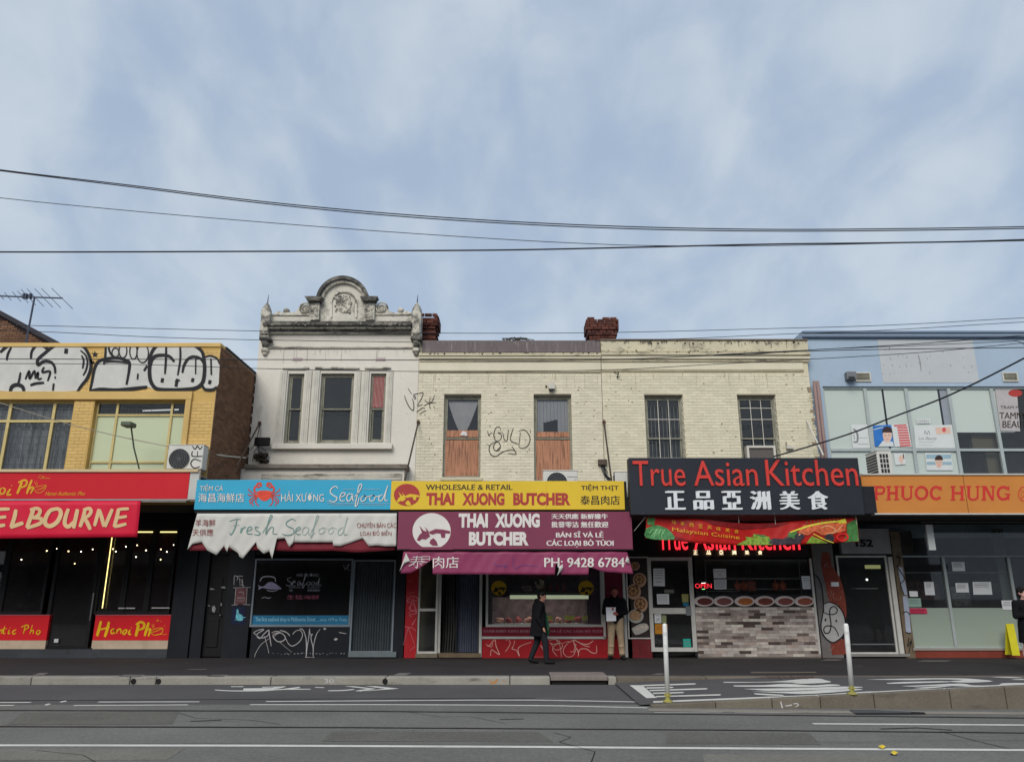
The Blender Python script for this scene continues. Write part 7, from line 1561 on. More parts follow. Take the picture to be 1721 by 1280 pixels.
A = Art(AF(S - .074), O1, K1)
for pts, w in (([(1350, 600), (1400, 582), (1470, 610), (1530, 680), (1556, 790), (1540, 890), (1480, 950), (1420, 968), (1350, 910), (1318, 820), (1335, 700), (1345, 620)], 9), ([(1345, 680), (1400, 700), (1460, 690), (1475, 650), (1440, 622), (1405, 650), (1405, 720), (1415, 800), (1400, 870), (1360, 880), (1345, 840), (1375, 810), (1440, 820), (1480, 880), (1485, 910)], 8), ([(1252, 310), (1300, 360), (1330, 460), (1342, 600), (1345, 680)], 8), ([(1365, 740), (1358, 765)], 16), ([(1462, 750), (1470, 772)], 16)): A.line(pts, w * 1.45)
A.done('graffiti_outline', tagblack, bb)
A = Art(AF(S - .079), O1, K1)
for k in range(26): x, y = random.uniform(1370, 1520), random.uniform(460, 570); A.line([(x, y), (x + random.uniform(-14, 14), y + random.uniform(8, 34))], 3.5, 0)
for l in ([(1350, 210), (1360, 240), (1370, 200)], [(1385, 205), (1385, 240), (1410, 240)], [(1395, 1000), (1400, 1050), (1440, 1010)]): A.line(l, 4)
A.done('white_scribble', mk('dusty_pink_scribble', c(170, 130, 120), .8), bb)
note([(1415, 388), (1490, 388), (1492, 430), (1418, 430)], 'small blank white label on the rusty red pier', dim, None, None, O1, K1, S - .075)
slabw(bb, 'door_head', 1413, 888, 1496, 930, mk('grey_head_panel', c(158, 158, 160), .7, .1, 3), -.02, .15)
letter(bb, '152', 1437.5, 905.5, 1467, 918.5, S - .025, blackp, .05, 0, .004, 'house_number')
fd = glazed(bb, 1413.5, 933, 1500, 1099, .05, alum_w, (), name='doorway', d0=.0)
obj('wide_jamb', MB().rbox(1502.5, 935, 1510, 1098, S - .03, 0, .08), alum_w, bb, bevel=.005)
obj('door_mat_rail', MB().rbox(1432, 1081, 1503, 1083, S + .02, 0, .02), greym, fd); obj('counter_edge', MB().rbox(1438, 987.5, 1476, 989, S + 1.0, 0, .3), alum_w, fd)
p = P(1468, 952, S + 2); obj('interior_lamp', MB().box(p[0] - .2, S + 2, p[2] - .05, p[0] + .2, S + 2.1, p[2] + .05), mk('dim_yellow_lamp', (.5, .5, .2), emit=(.6, .6, .25), estr=.25), fd)
p = P(1457, 973.5, S + 1.5); obj('small_lamp', MB().ball(p, .03, 8, 6), mk('small_white_lamp', (1, 1, 1), emit=(1, 1, 1), estr=1.5), fd)
obj('door_step', MB().rbox(1424, 1098.5, 1530, 1103, S - .08, 0, .3), mk('pale_threshold', c(132, 130, 126), .8), bb, bevel=.006)
# slim pillar with blue and white graffiti
p0x, p1x = P(1512, 1016, S - .05)[0], P(1527.5, 1016, S - .05)[0]
obj('graffiti_pillar', MB().box(p0x, S - .05, 0, p1x, S + .2, 3.1), mk('dirty_tan_pillar', c(112, 98, 80), .85, .2, 4, grime=.3, gcol=(.03, .03, .03), gscale=(5, 5, 4)), bb)
OR, KR = (1400, 870), 5.333
A = Art(AF(S - .054), OR, KR); A.poly([(580, 440), (620, 440), (640, 540), (660, 640), (668, 690), (640, 690), (610, 600)]); A.poly([(625, 700), (668, 700), (680, 790), (700, 1030), (655, 1020), (640, 850)]); A.done('graffiti_fill', mk('pale_blue_spray', c(160, 168, 184), .8, .1, 5), bb)
A = Art(AF(S - .060), OR, KR)
for pts, w in (([(575, 340), (600, 400), (580, 440), (640, 540), (600, 590)], 9), ([(640, 690), (620, 640), (600, 560)], 7), ([(630, 845), (665, 840), (690, 870)], 8), ([(650, 1018), (675, 1030), (700, 1028)], 8), ([(680, 1070), (670, 1150), (700, 1100), (680, 1210)], 8), ([(700, 1080), (715, 1180)], 6), ([(560, 350), (590, 345), (605, 370)], 10)): A.line(pts, w)
A.done('graffiti_outline', tagblack, bb)
# noodle shop window
obj('plinth', MB().rbox(1536, 1092.5, 2080, 1105, S - .03, 0, .23), mk('red_brown_plinth', c(128, 60, 48), .8, .15, 3, grime=.2, gcol=(.2, .15, .12), gscale=(3, 3, 8)), bb)
obj('sill', MB().rbox(1535, 1088.5, 2080, 1092.6, S - .06, 0, .16), mk('pale_sill', c(150, 144, 136), .7, .1, 3), bb, bevel=.006)
zT, zM, zB, zF = 3.3, Zp(936, S), Zp(1088.5, S), Zp(1021, S)
xa, xm2, xb = P(1521, 1012, S)[0], P(1596, 1012, S)[0], P(1706, 1012, S)[0]; xe = P(2078, 1012, S)[0]
sw = obj('shop_window', frame_mesh(xa, zB, xe, zM + .04, S + .0, .09, .035), alum, bb, bevel=.004)
obj('mullion', MB().box(xm2 - .035, S - .01, zB + .035, xm2 + .035, S + .085, zM), alum, sw); obj('mullion', MB().box(xb - .02, S - .01, zB + .035, xb + .05, S + .085, zM), alum, sw)
obj('pane', MB().face([(xa + .03, S + .04, zF), (xe, S + .04, zF), (xe, S + .04, zM), (xa + .03, S + .04, zM)]), gl_clear, sw)
obj('pane', MB().face([(xa + .03, S + .04, zB), (xe, S + .04, zB), (xe, S + .04, zF), (xa + .03, S + .04, zF)]), gl_film, sw)
obj('pane', MB().face([(xa, S + .06, zM + .04), (xe, S + .06, zM + .04), (xe, S + .06, zT), (xa, S + .06, zT)]), gl_clear, sw)
obj('inner_rail', MB().rbox(1518, 961, 1706, 962.5, S + .25, 0, .02), greym, sw)
obj('header', MB().box(XS[3] + .01, S, zT, XS[4], S + .2, 3.56), blackp, bb)
for i, (pts, lab, m_) in enumerate((([(1060, 393), (1178, 393), (1185, 475), (1072, 475)], 'white notice at the top right behind the noodle shop glass', dim), ([(815, 572), (900, 572), (915, 690), (828, 690)], 'tall notice in the left pane of the noodle shop', dim),
        ([(1095, 582), (1210, 582), (1220, 666), (1105, 666)], 'notice right of the mullion in the noodle shop window', dim), ([(1250, 572), (1415, 572), (1428, 686), (1258, 686)], 'largest white notice in the noodle shop window', dim),
        ([(682, 655), (758, 655), (762, 704), (690, 704)], 'smallest blank notice in the left pane of the noodle shop', dim), ([(668, 718), (785, 718), (795, 798), (680, 798)], 'pale green notice above the pink sticker', mk('pale_green_notice', c(140, 168, 156), .7)),
        ([(682, 808), (838, 808), (848, 858), (690, 858)], 'pink sticker low in the left pane of the noodle shop', mk('pink_sticker', c(190, 60, 90), .7)), ([(1508, 738), (1610, 738), (1612, 822), (1522, 822)], 'notice beside the person at the right edge', dim))):
    note(pts, lab, m_, None if i in (4,) else [[(pts[0][0] + 18, pts[0][1] + 16 + q * 14), (pts[1][0] - 20, pts[1][1] + 16 + q * 14)] for q in range(3)], None if i != 6 else mk('dark_pink', c(150, 20, 50), .7), OR, KR, S + .02)
t = thing('yellow_floor_sign', P(1706, 1080, S - .3), 'yellow folding floor sign standing behind the person at right', 'floor sign')
for k, (dx, dy) in enumerate(((0, 0), (0, .18))):
    mb = MB(); a_ = [P(x, y, S - .55) for x, y in ((1698, 1048), (1711, 1048), (1716, 1101), (1703, 1101))]
    mb.v = [(p[0], S - .38 - (.0 if j < 2 else .14) * (1 if k == 0 else -1), p[2]) for j, p in enumerate(a_)] + [(p[0], S - .36 - (.0 if j < 2 else .14) * (1 if k == 0 else -1), p[2]) for j, p in enumerate(a_)]
    mb.v = [(x, y, max(z, .01)) for x, y, z in mb.v]; mb.f = [(0, 1, 2, 3), (7, 6, 5, 4), (0, 3, 7, 4), (1, 5, 6, 2), (0, 4, 5, 1), (3, 2, 6, 7)]; obj('panel', mb, mk('yellow_plastic', c(206, 196, 40), .5, .1, 5), t)
# dim clutter inside the noodle shop
for i, (x0, y0, x1, y1, Y, m_, lab) in enumerate(((1458, 892, 1535, 930, S + .25, mk('brown_carton', (.07, .045, .03), .8, .2, 4), 'brown carton above the left pane inside the noodle shop'), (1676, 960, 1690, 996, S + .5, mk('tan_cupboard', (.16, .12, .08), .8, .2, 3), 'narrow tan cupboard inside the noodle shop'),
        (1520, 976, 1580, 1008, S + 1.2, mk('dim_mixed_goods', (.09, .05, .045), .8, .5, 7), 'shelf of packets inside the left noodle shop pane'), (1600, 985, 1632, 1018, S + .9, mk('white_bags', (.18, .19, .18), .8, .4, 9), 'stack of pale bags behind the noodle shop mullion'))):
    a, b, cc, d = rect(x0 if i else 1516, y0, x1, y1, Y); t = thing('carton' if i != 1 else 'cupboard', ((a + cc) / 2, Y, b), lab, 'carton' if i != 1 else 'cupboard'); n = 3 if i in (2, 3) else 2; zz0 = b
    for r in range(n):
        for q in range(3 if i == 2 else 1): w_ = (cc - a) / (3 if i == 2 else 1); obj('box', MB().box(a + w_ * q + .01, Y, b + (d - b) * r / n + .004, a + w_ * (q + 1) - .01, Y + .3, b + (d - b) * (r + 1) / n - .004), m_, t, bevel=.012)
cur = MB(); x0_, x1_ = P(1684, 1000, S + .3)[0], P(1704, 1000, S + .3)[0]
for i in range(14): a_ = x0_ + (x1_ - x0_) * i / 14; b_ = x0_ + (x1_ - x0_) * (i + 1) / 14; cur.face([(a_, S + .3 + .02 * (i % 2), .9), (b_, S + .3 + .02 * ((i + 1) % 2), .9), (b_, S + .3 + .02 * ((i + 1) % 2), 3.2), (a_, S + .3 + .02 * (i % 2), 3.2)])
obj('curtain', cur, mk('grey_green_curtain', c(104, 112, 106), .8, .1, 4), sw)
# dark timber stains at the wall base

# ================================================================== AIR CONDITIONERS
def acunit(label, x0, y0, x1, y1, Y, depth=.30, fan=None, side_louvre=False, name='air_conditioner', grid=False, marks=True):
    a, b, cc, d = rect(x0, y0, x1, y1, Y); root = thing(name, ((a + cc) / 2, Y, b), label, 'air conditioner', 'outdoor air conditioner units')
    obj('casing', MB().box(a, Y, b, cc, Y + depth, d), acw, root, bevel=.02)
    obj('lid', MB().box(a - .01, Y - .01, d, cc + .01, Y + depth + .01, d + .02), acw, root, bevel=.008)
    if fan:
        fx, fy, fr = fan; p = P(fx, fy, Y); R_ = fr / FPX * Y / math.cos(PITCH) * .99
        obj('fan_opening', MB().tube([(p[0], Y - .012, p[2]), (p[0], Y - .002, p[2])], R_, 28), grilled, root)
        mb = MB()
        for k in range(1, 6): r = R_ * k / 5; mb.tube([(p[0] + r * math.cos(2 * math.pi * t / 24), Y - .03, p[2] + r * math.sin(2 * math.pi * t / 24)) for t in range(25)], .006, 4, False)
        for k in range(18): t = 2 * math.pi * k / 18; mb.tube([(p[0], Y - .03, p[2]), (p[0] + R_ * math.cos(t), Y - .03, p[2] + R_ * math.sin(t))], .004, 4)
        obj('fan_grille', mb, greym, root)
    if side_louvre:
        for k in range(9): z = b + .06 + (d - b - .1) * k / 9; obj('louvre', MB().box(a - .012, Y + .03, z, a - .002, Y + depth - .03, z + .035), grilled, root)
    if grid:
        for r in range(5):
            for q in range(3): obj('vent_slot', MB().box(a + .06 + q * .075, Y - .006, b + .05 + (d - b - .1) * r / 5, a + .115 + q * .075, Y + .002, b + .05 + (d - b - .1) * (r + .8) / 5), grilled, root)
    for sx in (a + .05, cc - .10): obj('foot', MB().box(sx, Y + .02, b - .05, sx + .05, Y + depth - .02, b - .001), greym, root)
    return root, a, b, cc, d
r_, a, b, cc, d = acunit('white air conditioner with black graffiti on the red signed awning', 281, 748, 341, 788, AW + .14, .30, (301.5, 771, 16.5))
A = Art(AF(AW + .136), (0, 440), 3.556)
for l in ([(1150, 1100), (1165, 1118), (1180, 1100), (1195, 1118), (1210, 1100)], [(1150, 1130), (1150, 1160), (1210, 1160)], [(1180, 1130), (1180, 1160)], [(1200, 1190), (1160, 1178), (1140, 1205), (1160, 1230), (1195, 1222)]): A.line(l, 7)
A.done('graffiti_tag', tagblack, r_)
r_, a, b, cc, d = acunit('white air conditioner behind the top edge of the yellow sign', 913, 791, 971, 835, AW + .35, .30, (936, 811, 16.5))
A = Art(AF(AW + .346), (650, 790), 3.765); A.line([(1142, 40), (1205, 42)], 6, 0); A.line([(1185, 60), (1200, 60)], 4, 0); A.done('maker_mark', grey_p, r_)
acunit('grey louvred air conditioner between the yellow and black signs', 1034, 793, 1056, 836, AW + .4, .3, None, True)
r_, a, b, cc, d = acunit('air conditioner with slotted front before the blue building windows', 1476, 757.5, 1501, 806, 18.6, .62, None, True, grid=True)
# pipes
pp = P(341, 760, AW + .2); qq = P(413, 769, U - .3)
tag(obj('conduit_pipe', MB().tube([pp, ((pp[0] + qq[0]) / 2, (pp[1] + qq[1]) / 2, (pp[2] + qq[2]) / 2 - .02), qq], .022, 6), framew), 'thin white pipe running from the graffitied air conditioner to the white building', 'pipe')
# lamp arm on the restaurant awning
la = thing('sign_lamp', P(232, 787, AW + .1), 'grey sign lamp on a thin bent arm above the red sign', 'lamp')
p0, p1, p2 = P(234, 788, AW + .12), P(225, 752, AW - .1), P(220, 714, AW - .35)
obj('arm', MB().tube([p0, p1, p2], .018, 8), mk('olive_grey_metal', c(92, 100, 84), .6, .1, 4), la); mb = MB()
h0, h1 = P(208, 713.5, AW - .35), P(226, 712, AW - .35); mb.v = []; 
mb.box(h0[0], AW - .52, h0[2] - .06, h1[0], AW - .22, h0[2] + .05); obj('head', mb, MATS['olive_grey_metal'], la, bevel=.03)

# ================================================================== TV ANTENNA
an = thing('tv_antenna', P(47, 577, YB + 1.2), 'rooftop television antenna on a thin mast above the graffitied parapet', 'antenna')
Ya = YB + 1.2; am = mk('antenna_metal', c(70, 76, 92), .5, .1, 4)
obj('mast', MB().tube([P(42, 585, Ya), P(58, 500, Ya)], .025, 8), am, an)
bA, bB = P(-10, 497, Ya), P(105, 501, Ya); obj('boom', MB().tube([bA, bB], .022, 8), am, an)
bA, bB = Vector(bA), Vector(bB)
for k, (t, L_) in enumerate(((.99, 1.05), (.83, 1.0), (.72, .95), (.60, .90), (.50, .80), (.42, .6), (.33, .5), (.2, .4), (.1, .35))):
    p = bA + (bB - bA) * t; e = Vector((.66, -.55, -.50)).normalized() * L_; obj('element', MB().tube([p - e, p + e], .009, 5), am, an)
for dx in (-.12, -.05, .06): p = bA + (bB - bA) * .5; obj('clamp', MB().box(p.x + dx - .02, Ya - .05, p.z - .05, p.x + dx + .02, Ya + .05, p.z + .09), am, an)

# ================================================================== BOLLARDS
def bollard(lean, label):
    root = thing('lane_bollard', (0, 0, 0), label, 'bollard', 'flexible white lane bollards')
    obj('post', MB().lathe(0, 0, [(.036, .14), (.037, .9), (.036, 1.17), (.03, 1.205), (.012, 1.215)], 16), mk('white_plastic_post', c(232, 232, 228, .95), .45, .04, 6, grime=.08, gcol=(.3, .29, .27), gscale=(9, 9, 3)), root, smooth=True)
    obj('base', MB().lathe(0, 0, [(.075, 0), (.075, .02), (.036, .035), (.034, .14)], 14), mk('yellow_bollard_base', c(160, 154, 84), .6, .15, 9), root)
    mb = MB(); mb.box(-.055, -.012, .09, .055, .012, .115); mb.box(-.012, -.055, .09, .012, .055, .115); obj('collar_bolts', mb, MATS['yellow_bollard_base'], root)
    for z in (1.02, .82): obj('reflective_band', MB().lathe(0, 0, [(.0385, z), (.0385, z + .06)], 16), mk('pale_band', c(214, 214, 210, .95), .35), root)
    return root
b1 = bollard(0, 'white flexible bollard at the start of the ramp in front of the glass door')
b2 = copy_tree(b1); tag(b2, 'white flexible bollard on the ramp edge in front of doorway 152')
def base_on_edge(px, py):
    z = 0.0
    for _ in range(12): p = G(px, py, z); z = ztop(p[0]) + .012
    return G(px, py, z)
for o, bp, tp in ((b1, (1122.5, 1179), (1117, 1047)), (b2, (1432.5, 1166), (1421.5, 1047))):
    p = base_on_edge(*bp); o.location = (p[0], p[1], p[2])
    top = P(tp[0], tp[1], p[1]); h = top[2] - p[2]; o.scale = (1, 1, h / 1.215); o.rotation_euler = (0, math.atan2(top[0] - p[0], h), 0)

# ================================================================== OVERHEAD CABLES
def cable(label, pts, Y, r=.014, m=None, Y1=None, group='overhead cables', name='overhead_cable'):
    q = smooth_path([(x, y) for x, y in pts], 10); n = len(q); Y1 = Y1 or Y
    P3 = [P(x, y, Y + (Y1 - Y) * (x - q[0][0]) / (q[-1][0] - q[0][0])) for x, y in q]
    return tag(obj(name, MB().tube(P3, r, 5), m or cablem, smooth=True), label, 'cable', group)
cable('upper strand of the highest cable pair sagging across the sky', [(-500, 205), (-200, 258), (0, 285.5), (215, 311), (430, 337.5), (645, 358), (860, 372.5), (1075, 381.5), (1290, 385.5), (1500, 384.5), (1721, 381), (2000, 374), (2300, 362)], 9.0, .0075)
cable('lower strand of the highest cable pair sagging across the sky', [(-500, 207), (-200, 260), (0, 287), (215, 313.5), (430, 340.5), (645, 361.5), (860, 376), (1075, 385), (1290, 388.5), (1500, 387.5), (1721, 384), (2000, 377), (2300, 365)], 9.2, .0075)
cable('thin cable falling from the left edge and meeting the level cable', [(-500, 262), (-200, 307), (0, 332.5), (215, 354), (430, 372.5), (645, 389), (860, 403), (1000, 410), (1100, 412.8), (1290, 413), (1600, 406), (2000, 392), (2300, 380)], 11.0, .006)
cable('level dark cable crossing the whole sky lowest of the long cables', [(-500, 421), (0, 423.5), (430, 422.5), (645, 421.5), (860, 420), (1075, 415.5), (1290, 410.5), (1500, 408), (1721, 404), (2300, 390)], 12.0, .014)
cable('faint cable crossing in front of the white cornice at antenna height', [(-300, 542), (50, 547), (250, 552), (430, 556), (700, 559.5), (1000, 559), (1300, 552), (1500, 546), (1721, 534), (2000, 520)], 17.0, .008)
cable('faint cable just under the parapet antenna cable', [(-300, 546), (60, 557), (250, 566), (430, 571), (700, 575)], 17.2, .008)
cable('cable passing over the blue building cornice', [(1000, 573), (1150, 569), (1300, 562), (1500, 554), (1721, 541), (2100, 520)], 17.4, .008)
cable('dark cable crossing the white wall above the windows', [(-300, 600), (0, 603), (430, 604), (700, 605), (1000, 605), (1357, 590), (1560, 586), (1721, 584), (2200, 578)], 16.0, .010)
cable('thin cable crossing the white wall close above the window heads', [(-300, 610), (200, 612), (430, 619), (700, 624), (1000, 622), (1200, 612), (1370, 603), (1550, 592), (1721, 576)], 16.4, .008)
cable('upper cable over the blue wall below its cornice', [(1200, 596), (1370, 587.5), (1550, 577), (1721, 564), (2100, 540)], 16.6, .010)
cable('insulated cable with small fittings over the blue wall', [(1250, 597), (1360, 588), (1500, 582), (1690, 574), (1705, 573), (1716, 576), (1760, 600)], 16.8, .008)
cable('black service cable rising from the black sign to the right edge', [(1300, 767), (1360, 750), (1430, 728), (1500, 701), (1600, 662), (1721, 602), (1900, 505)], 17.4, .018, None, 12.0)
cable('pale service cable drooping across the yellow building windows', [(-300, 600), (-100, 648), (0, 677), (100, 708), (200, 733), (283, 750)], 15.0, .010, mk('pale_cable', c(168, 158, 140, .9), .6), 17.9)
p = cable('black cable looping down the left edge of the white wall', [(404, 765), (414, 760), (424, 752), (431, 738), (437, 712)], U - .15, .010)

# ================================================================== PEOPLE
def remesh(name, mb, m, parent, vox, smooth_it=4, kind=None):
    me = bpy.data.meshes.new(name); me.from_pydata(mb.v, [], mb.f); o = bpy.data.objects.new(name, me); COL.objects.link(o)
    md = o.modifiers.new('r', 'REMESH'); md.mode = 'VOXEL'; md.voxel_size = vox; md.use_smooth_shade = True
    s = o.modifiers.new('s', 'SMOOTH'); s.factor = .5; s.iterations = smooth_it
    dg = bpy.context.evaluated_depsgraph_get(); m2 = bpy.data.meshes.new_from_object(o.evaluated_get(dg)); o.modifiers.clear(); o.data = m2
    for p in m2.polygons: p.use_smooth = True
    m2.materials.clear(); m2.materials.append(m); o.parent = parent; return o
def hand(mb, wrist, dirv, sidev, curl=.5, s=1.0):
    """palm, five unequal bent fingers, thumb leaving the side of the palm"""
    w = Vector(wrist); d = Vector(dirv).normalized(); sd = Vector(sidev).normalized(); n = d.cross(sd).normalized()
    palm = w + d * .075 * s; mb.cap(w, palm, .024 * s, .030 * s, 8); mb.cap(w + d * .03 * s + sd * .02 * s, palm + sd * .022 * s, .018 * s, .020 * s, 8); mb.cap(w + d * .03 * s - sd * .02 * s, palm - sd * .022 * s, .018 * s, .020 * s, 8)
    for k, L_ in enumerate((.062, .072, .068, .052)):
        b_ = palm + sd * (.032 - .021 * k) * s + d * .012 * s; m_ = b_ + (d * (1 - .3 * curl) + n * .6 * curl) * L_ * .55 * s; e = m_ + (d * (.6 - curl) + n * 1.0 * curl) * L_ * .5 * s
        mb.cap(b_, m_, .0095 * s, .009 * s, 7); mb.cap(m_, e, .009 * s, .0075 * s, 7)
    t0 = w + d * .03 * s + sd * .03 * s; t1 = t0 + (sd * .8 + d * .7).normalized() * .035 * s; t2 = t1 + (d * .8 + n * .5).normalized() * .03 * s
    mb.cap(t0, t1, .012 * s, .0105 * s, 7); mb.cap(t1, t2, .0105 * s, .009 * s, 7)
def head(mb, c_, yaw, tilt=0.0, s=1.0):
    """head with brow, nose, lips, chin, ears; faces local +x turned by yaw"""
    f = Vector((math.cos(yaw), math.sin(yaw), tilt)).normalized(); l = Vector((-math.sin(yaw), math.cos(yaw), 0)); u = f.cross(l)*1.0; u = Vector((0, 0, 1)) - f * f.z; u.normalize()
    c_ = Vector(c_); q = lambda a, b, z: c_ + f * a * s + l * b * s + u * z * s
    mb.ball(q(-.012, 0, .03), (.088 * s, .080 * s, .098 * s), 16, 12); mb.ball(q(.022, 0, -.035), (.062 * s, .058 * s, .075 * s), 14, 10)
    mb.cap(q(.05, 0, -.088), q(.03, 0, -.085), .026 * s, .03 * s, 10)
    mb.cap(q(.080, 0, .012), q(.100, 0, -.026), .010 * s, .015 * s, 8); mb.ball(q(.078, 0, -.058), (.016 * s, .022 * s, .009 * s), 8, 6)
    mb.cap(q(.070, .034, .024), q(.076, .012, .022), .011 * s, .010 * s, 8); mb.cap(q(.070, -.034, .024), q(.076, -.012, .022), .011 * s, .010 * s, 8)
    for e in (-1, 1): mb.ball(q(-.008, e * .082, -.004), (.018 * s, .010 * s, .030 * s), 8, 6)
    return q
skinm = mk('skin', c(186, 138, 118), .55, .06, 8); skinr = mk('ruddy_skin', c(176, 104, 92), .55, .08, 8); hairm = mk('dark_hair', (.012, .010, .009), .6, .2, 20); eyem = mk('eye_dark', (.02, .015, .012), .3)
jack = mk('black_cloth', (.006, .006, .008), .95, .25, 10, .3, 60); trous = mk('charcoal_cloth', (.018, .019, .023), .9, .15, 8, .3, 60); khaki = mk('khaki_cloth', c(172, 150, 122), .9, .12, 7, .4, 40); shoem = mk('black_shoes', (.012, .011, .011), .5, .2, 9); greenb = mk('green_bag', c(20, 84, 56), .6, .15, 8)
def add_eyes(root, q, yaw, s=1.0):
    mb = MB()
    for e in (-1, 1): p = q(.077, e * .030, .006); mb.ball(p, (.009, .009, .007), 8, 6)
    obj('eyes', mb, eyem, root, smooth=True)
# --- walking person in a long black coat, heading right
def place(ch, root):
    for o in ch: pass
def build_person(loc, label, fn, rotz=0):
    root = thing('person', (0, 0, 0), label, 'person'); fn(root); root.location = loc; root.rotation_euler = (0, 0, rotz); return root
def walker(root):
    b = MB(); hd = (.075, -.01, 1.485)
    q = head(b, hd, rad(-22), -.22, 1.02); b.cap((.035, 0, 1.33), (.055, 0, 1.42), .052, .050, 10)
    b.cap((0, 0, 1.22), (.03, 0, 1.33), .12, .07); b.cap((-.02, 0, .90), (0, 0, 1.22), .12, .13)
    for s_, sh, el, wr in ((-1, (.01, -.17, 1.27), (-.05, -.22, 1.01), (.08, -.21, .80)), (1, (.01, .17, 1.27), (.05, .22, 1.01), (.19, .20, .82))):
        b.cap(sh, el, .048, .038, 8); b.cap(el, wr, .038, .028, 8); hand(b, wr, (.35, 0, -1), (0, -s_ * 1.0, 0), .5)
    for sgn, hip, kn, an_, to in ((1, (-.02, .09, .86), (-.05, .09, .47), (-.20, .09, .10), (-.08, .09, .03)), (-1, (0, -.09, .86), (.13, -.09, .48), (.16, -.09, .08), (.30, -.09, .03))):
        b.cap(hip, kn, .085, .058); b.cap(kn, an_, .055, .038); b.cap(an_, to, .036, .028)
    remesh('body', b, skinm, root, .011)
    c1 = MB(); c1.cap((-.01, 0, 1.24), (.015, 0, 1.30), .155, .10, 14); c1.cap((-.01, .09, 1.26), (-.01, -.09, 1.26), .10, .10, 12); c1.tube([(-.025, 0, .60), (-.02, 0, .9), (-.01, 0, 1.25)], [.205, .17, .155], 16)
    c1.cap((-.01, .03, 1.0), (-.03, .03, .72), .16, .175, 14); c1.cap((-.01, -.03, 1.0), (0, -.03, .72), .16, .175, 14)
    for s_, sh, el, wr in ((-1, (.01, -.17, 1.27), (-.05, -.22, 1.01), (.07, -.21, .82)), (1, (.01, .17, 1.27), (.05, .22, 1.01), (.17, .20, .84))): c1.cap(sh, el, .078, .062, 10); c1.cap(el, wr, .060, .046, 10)
    c1.cap((-.02, .07, 1.36), (-.02, -.07, 1.36), .055, .055, 10); c1.cap((-.05, 0, 1.33), (-.06, 0, 1.38), .075, .06, 10)
    remesh('coat', c1, jack, root, .014, 3)
    t = MB()
    for hip, kn, an_ in (((-.02, .09, .84), (-.05, .09, .47), (-.195, .09, .13)), ((0, -.09, .84), (.13, -.09, .48), (.155, -.09, .11))): t.cap(hip, kn, .105, .078, 12); t.cap(kn, an_, .076, .060, 12)
    remesh('trousers', t, trous, root, .013, 2)
    for an_, to in (((-.21, .09, .085), (-.06, .09, .035)), ((.15, -.09, .055), (.31, -.09, .038))):
        s_ = MB(); s_.cap(an_, to, .055, .038, 10); s_.cap((an_[0] + .02, an_[1], an_[2] + .03), an_, .052, .05, 10); remesh('shoe', s_, shoem, root, .010, 2)
    h = MB(); h.ball(q(-.022, 0, .045), (.100, .094, .098), 16, 12); h.ball(q(-.055, 0, -.01), (.07, .085, .085), 14, 10); h.cap(q(.045, .03, .095), q(.045, -.03, .095), .03, .03, 8); remesh('hair', h, hairm, root, .011, 3)
    add_eyes(root, q, 0)
w_ = build_person(G(907, 1115, 0.0), 'person in a long black coat walking past the butcher window', walker)
bg_ = thing('green_bag', (w_.location.x + .2, w_.location.y, .62), 'green carrier bag held at the far side of the walking person', 'bag'); mb = MB()
bx0, by0 = w_.location.x, w_.location.y
v = []; 
for z, w1_, t1_ in ((.60, .09, .05), (.72, .10, .06), (.90, .08, .05), (1.12, .04, .02)): v += [(bx0 + .14 - w1_, by0 + .20 - t1_, z), (bx0 + .14 + w1_, by0 + .20 - t1_, z), (bx0 + .14 + w1_, by0 + .20 + t1_, z), (bx0 + .14 - w1_, by0 + .20 + t1_, z)]
mb.v = v; mb.f = [(0, 3, 2, 1), (12, 13, 14, 15)] + [(4 * k + i, 4 * k + (i + 1) % 4, 4 * k + 4 + (i + 1) % 4, 4 * k + 4 + i) for k in range(3) for i in range(4)]
obj('bag_body', mb, greenb, bg_, bevel=.015); obj('bag_handle', MB().tube([(bx0 + .12, by0 + .2, 1.12), (bx0 + .15, by0 + .2, .86)], .012, 6), greenb, bg_)
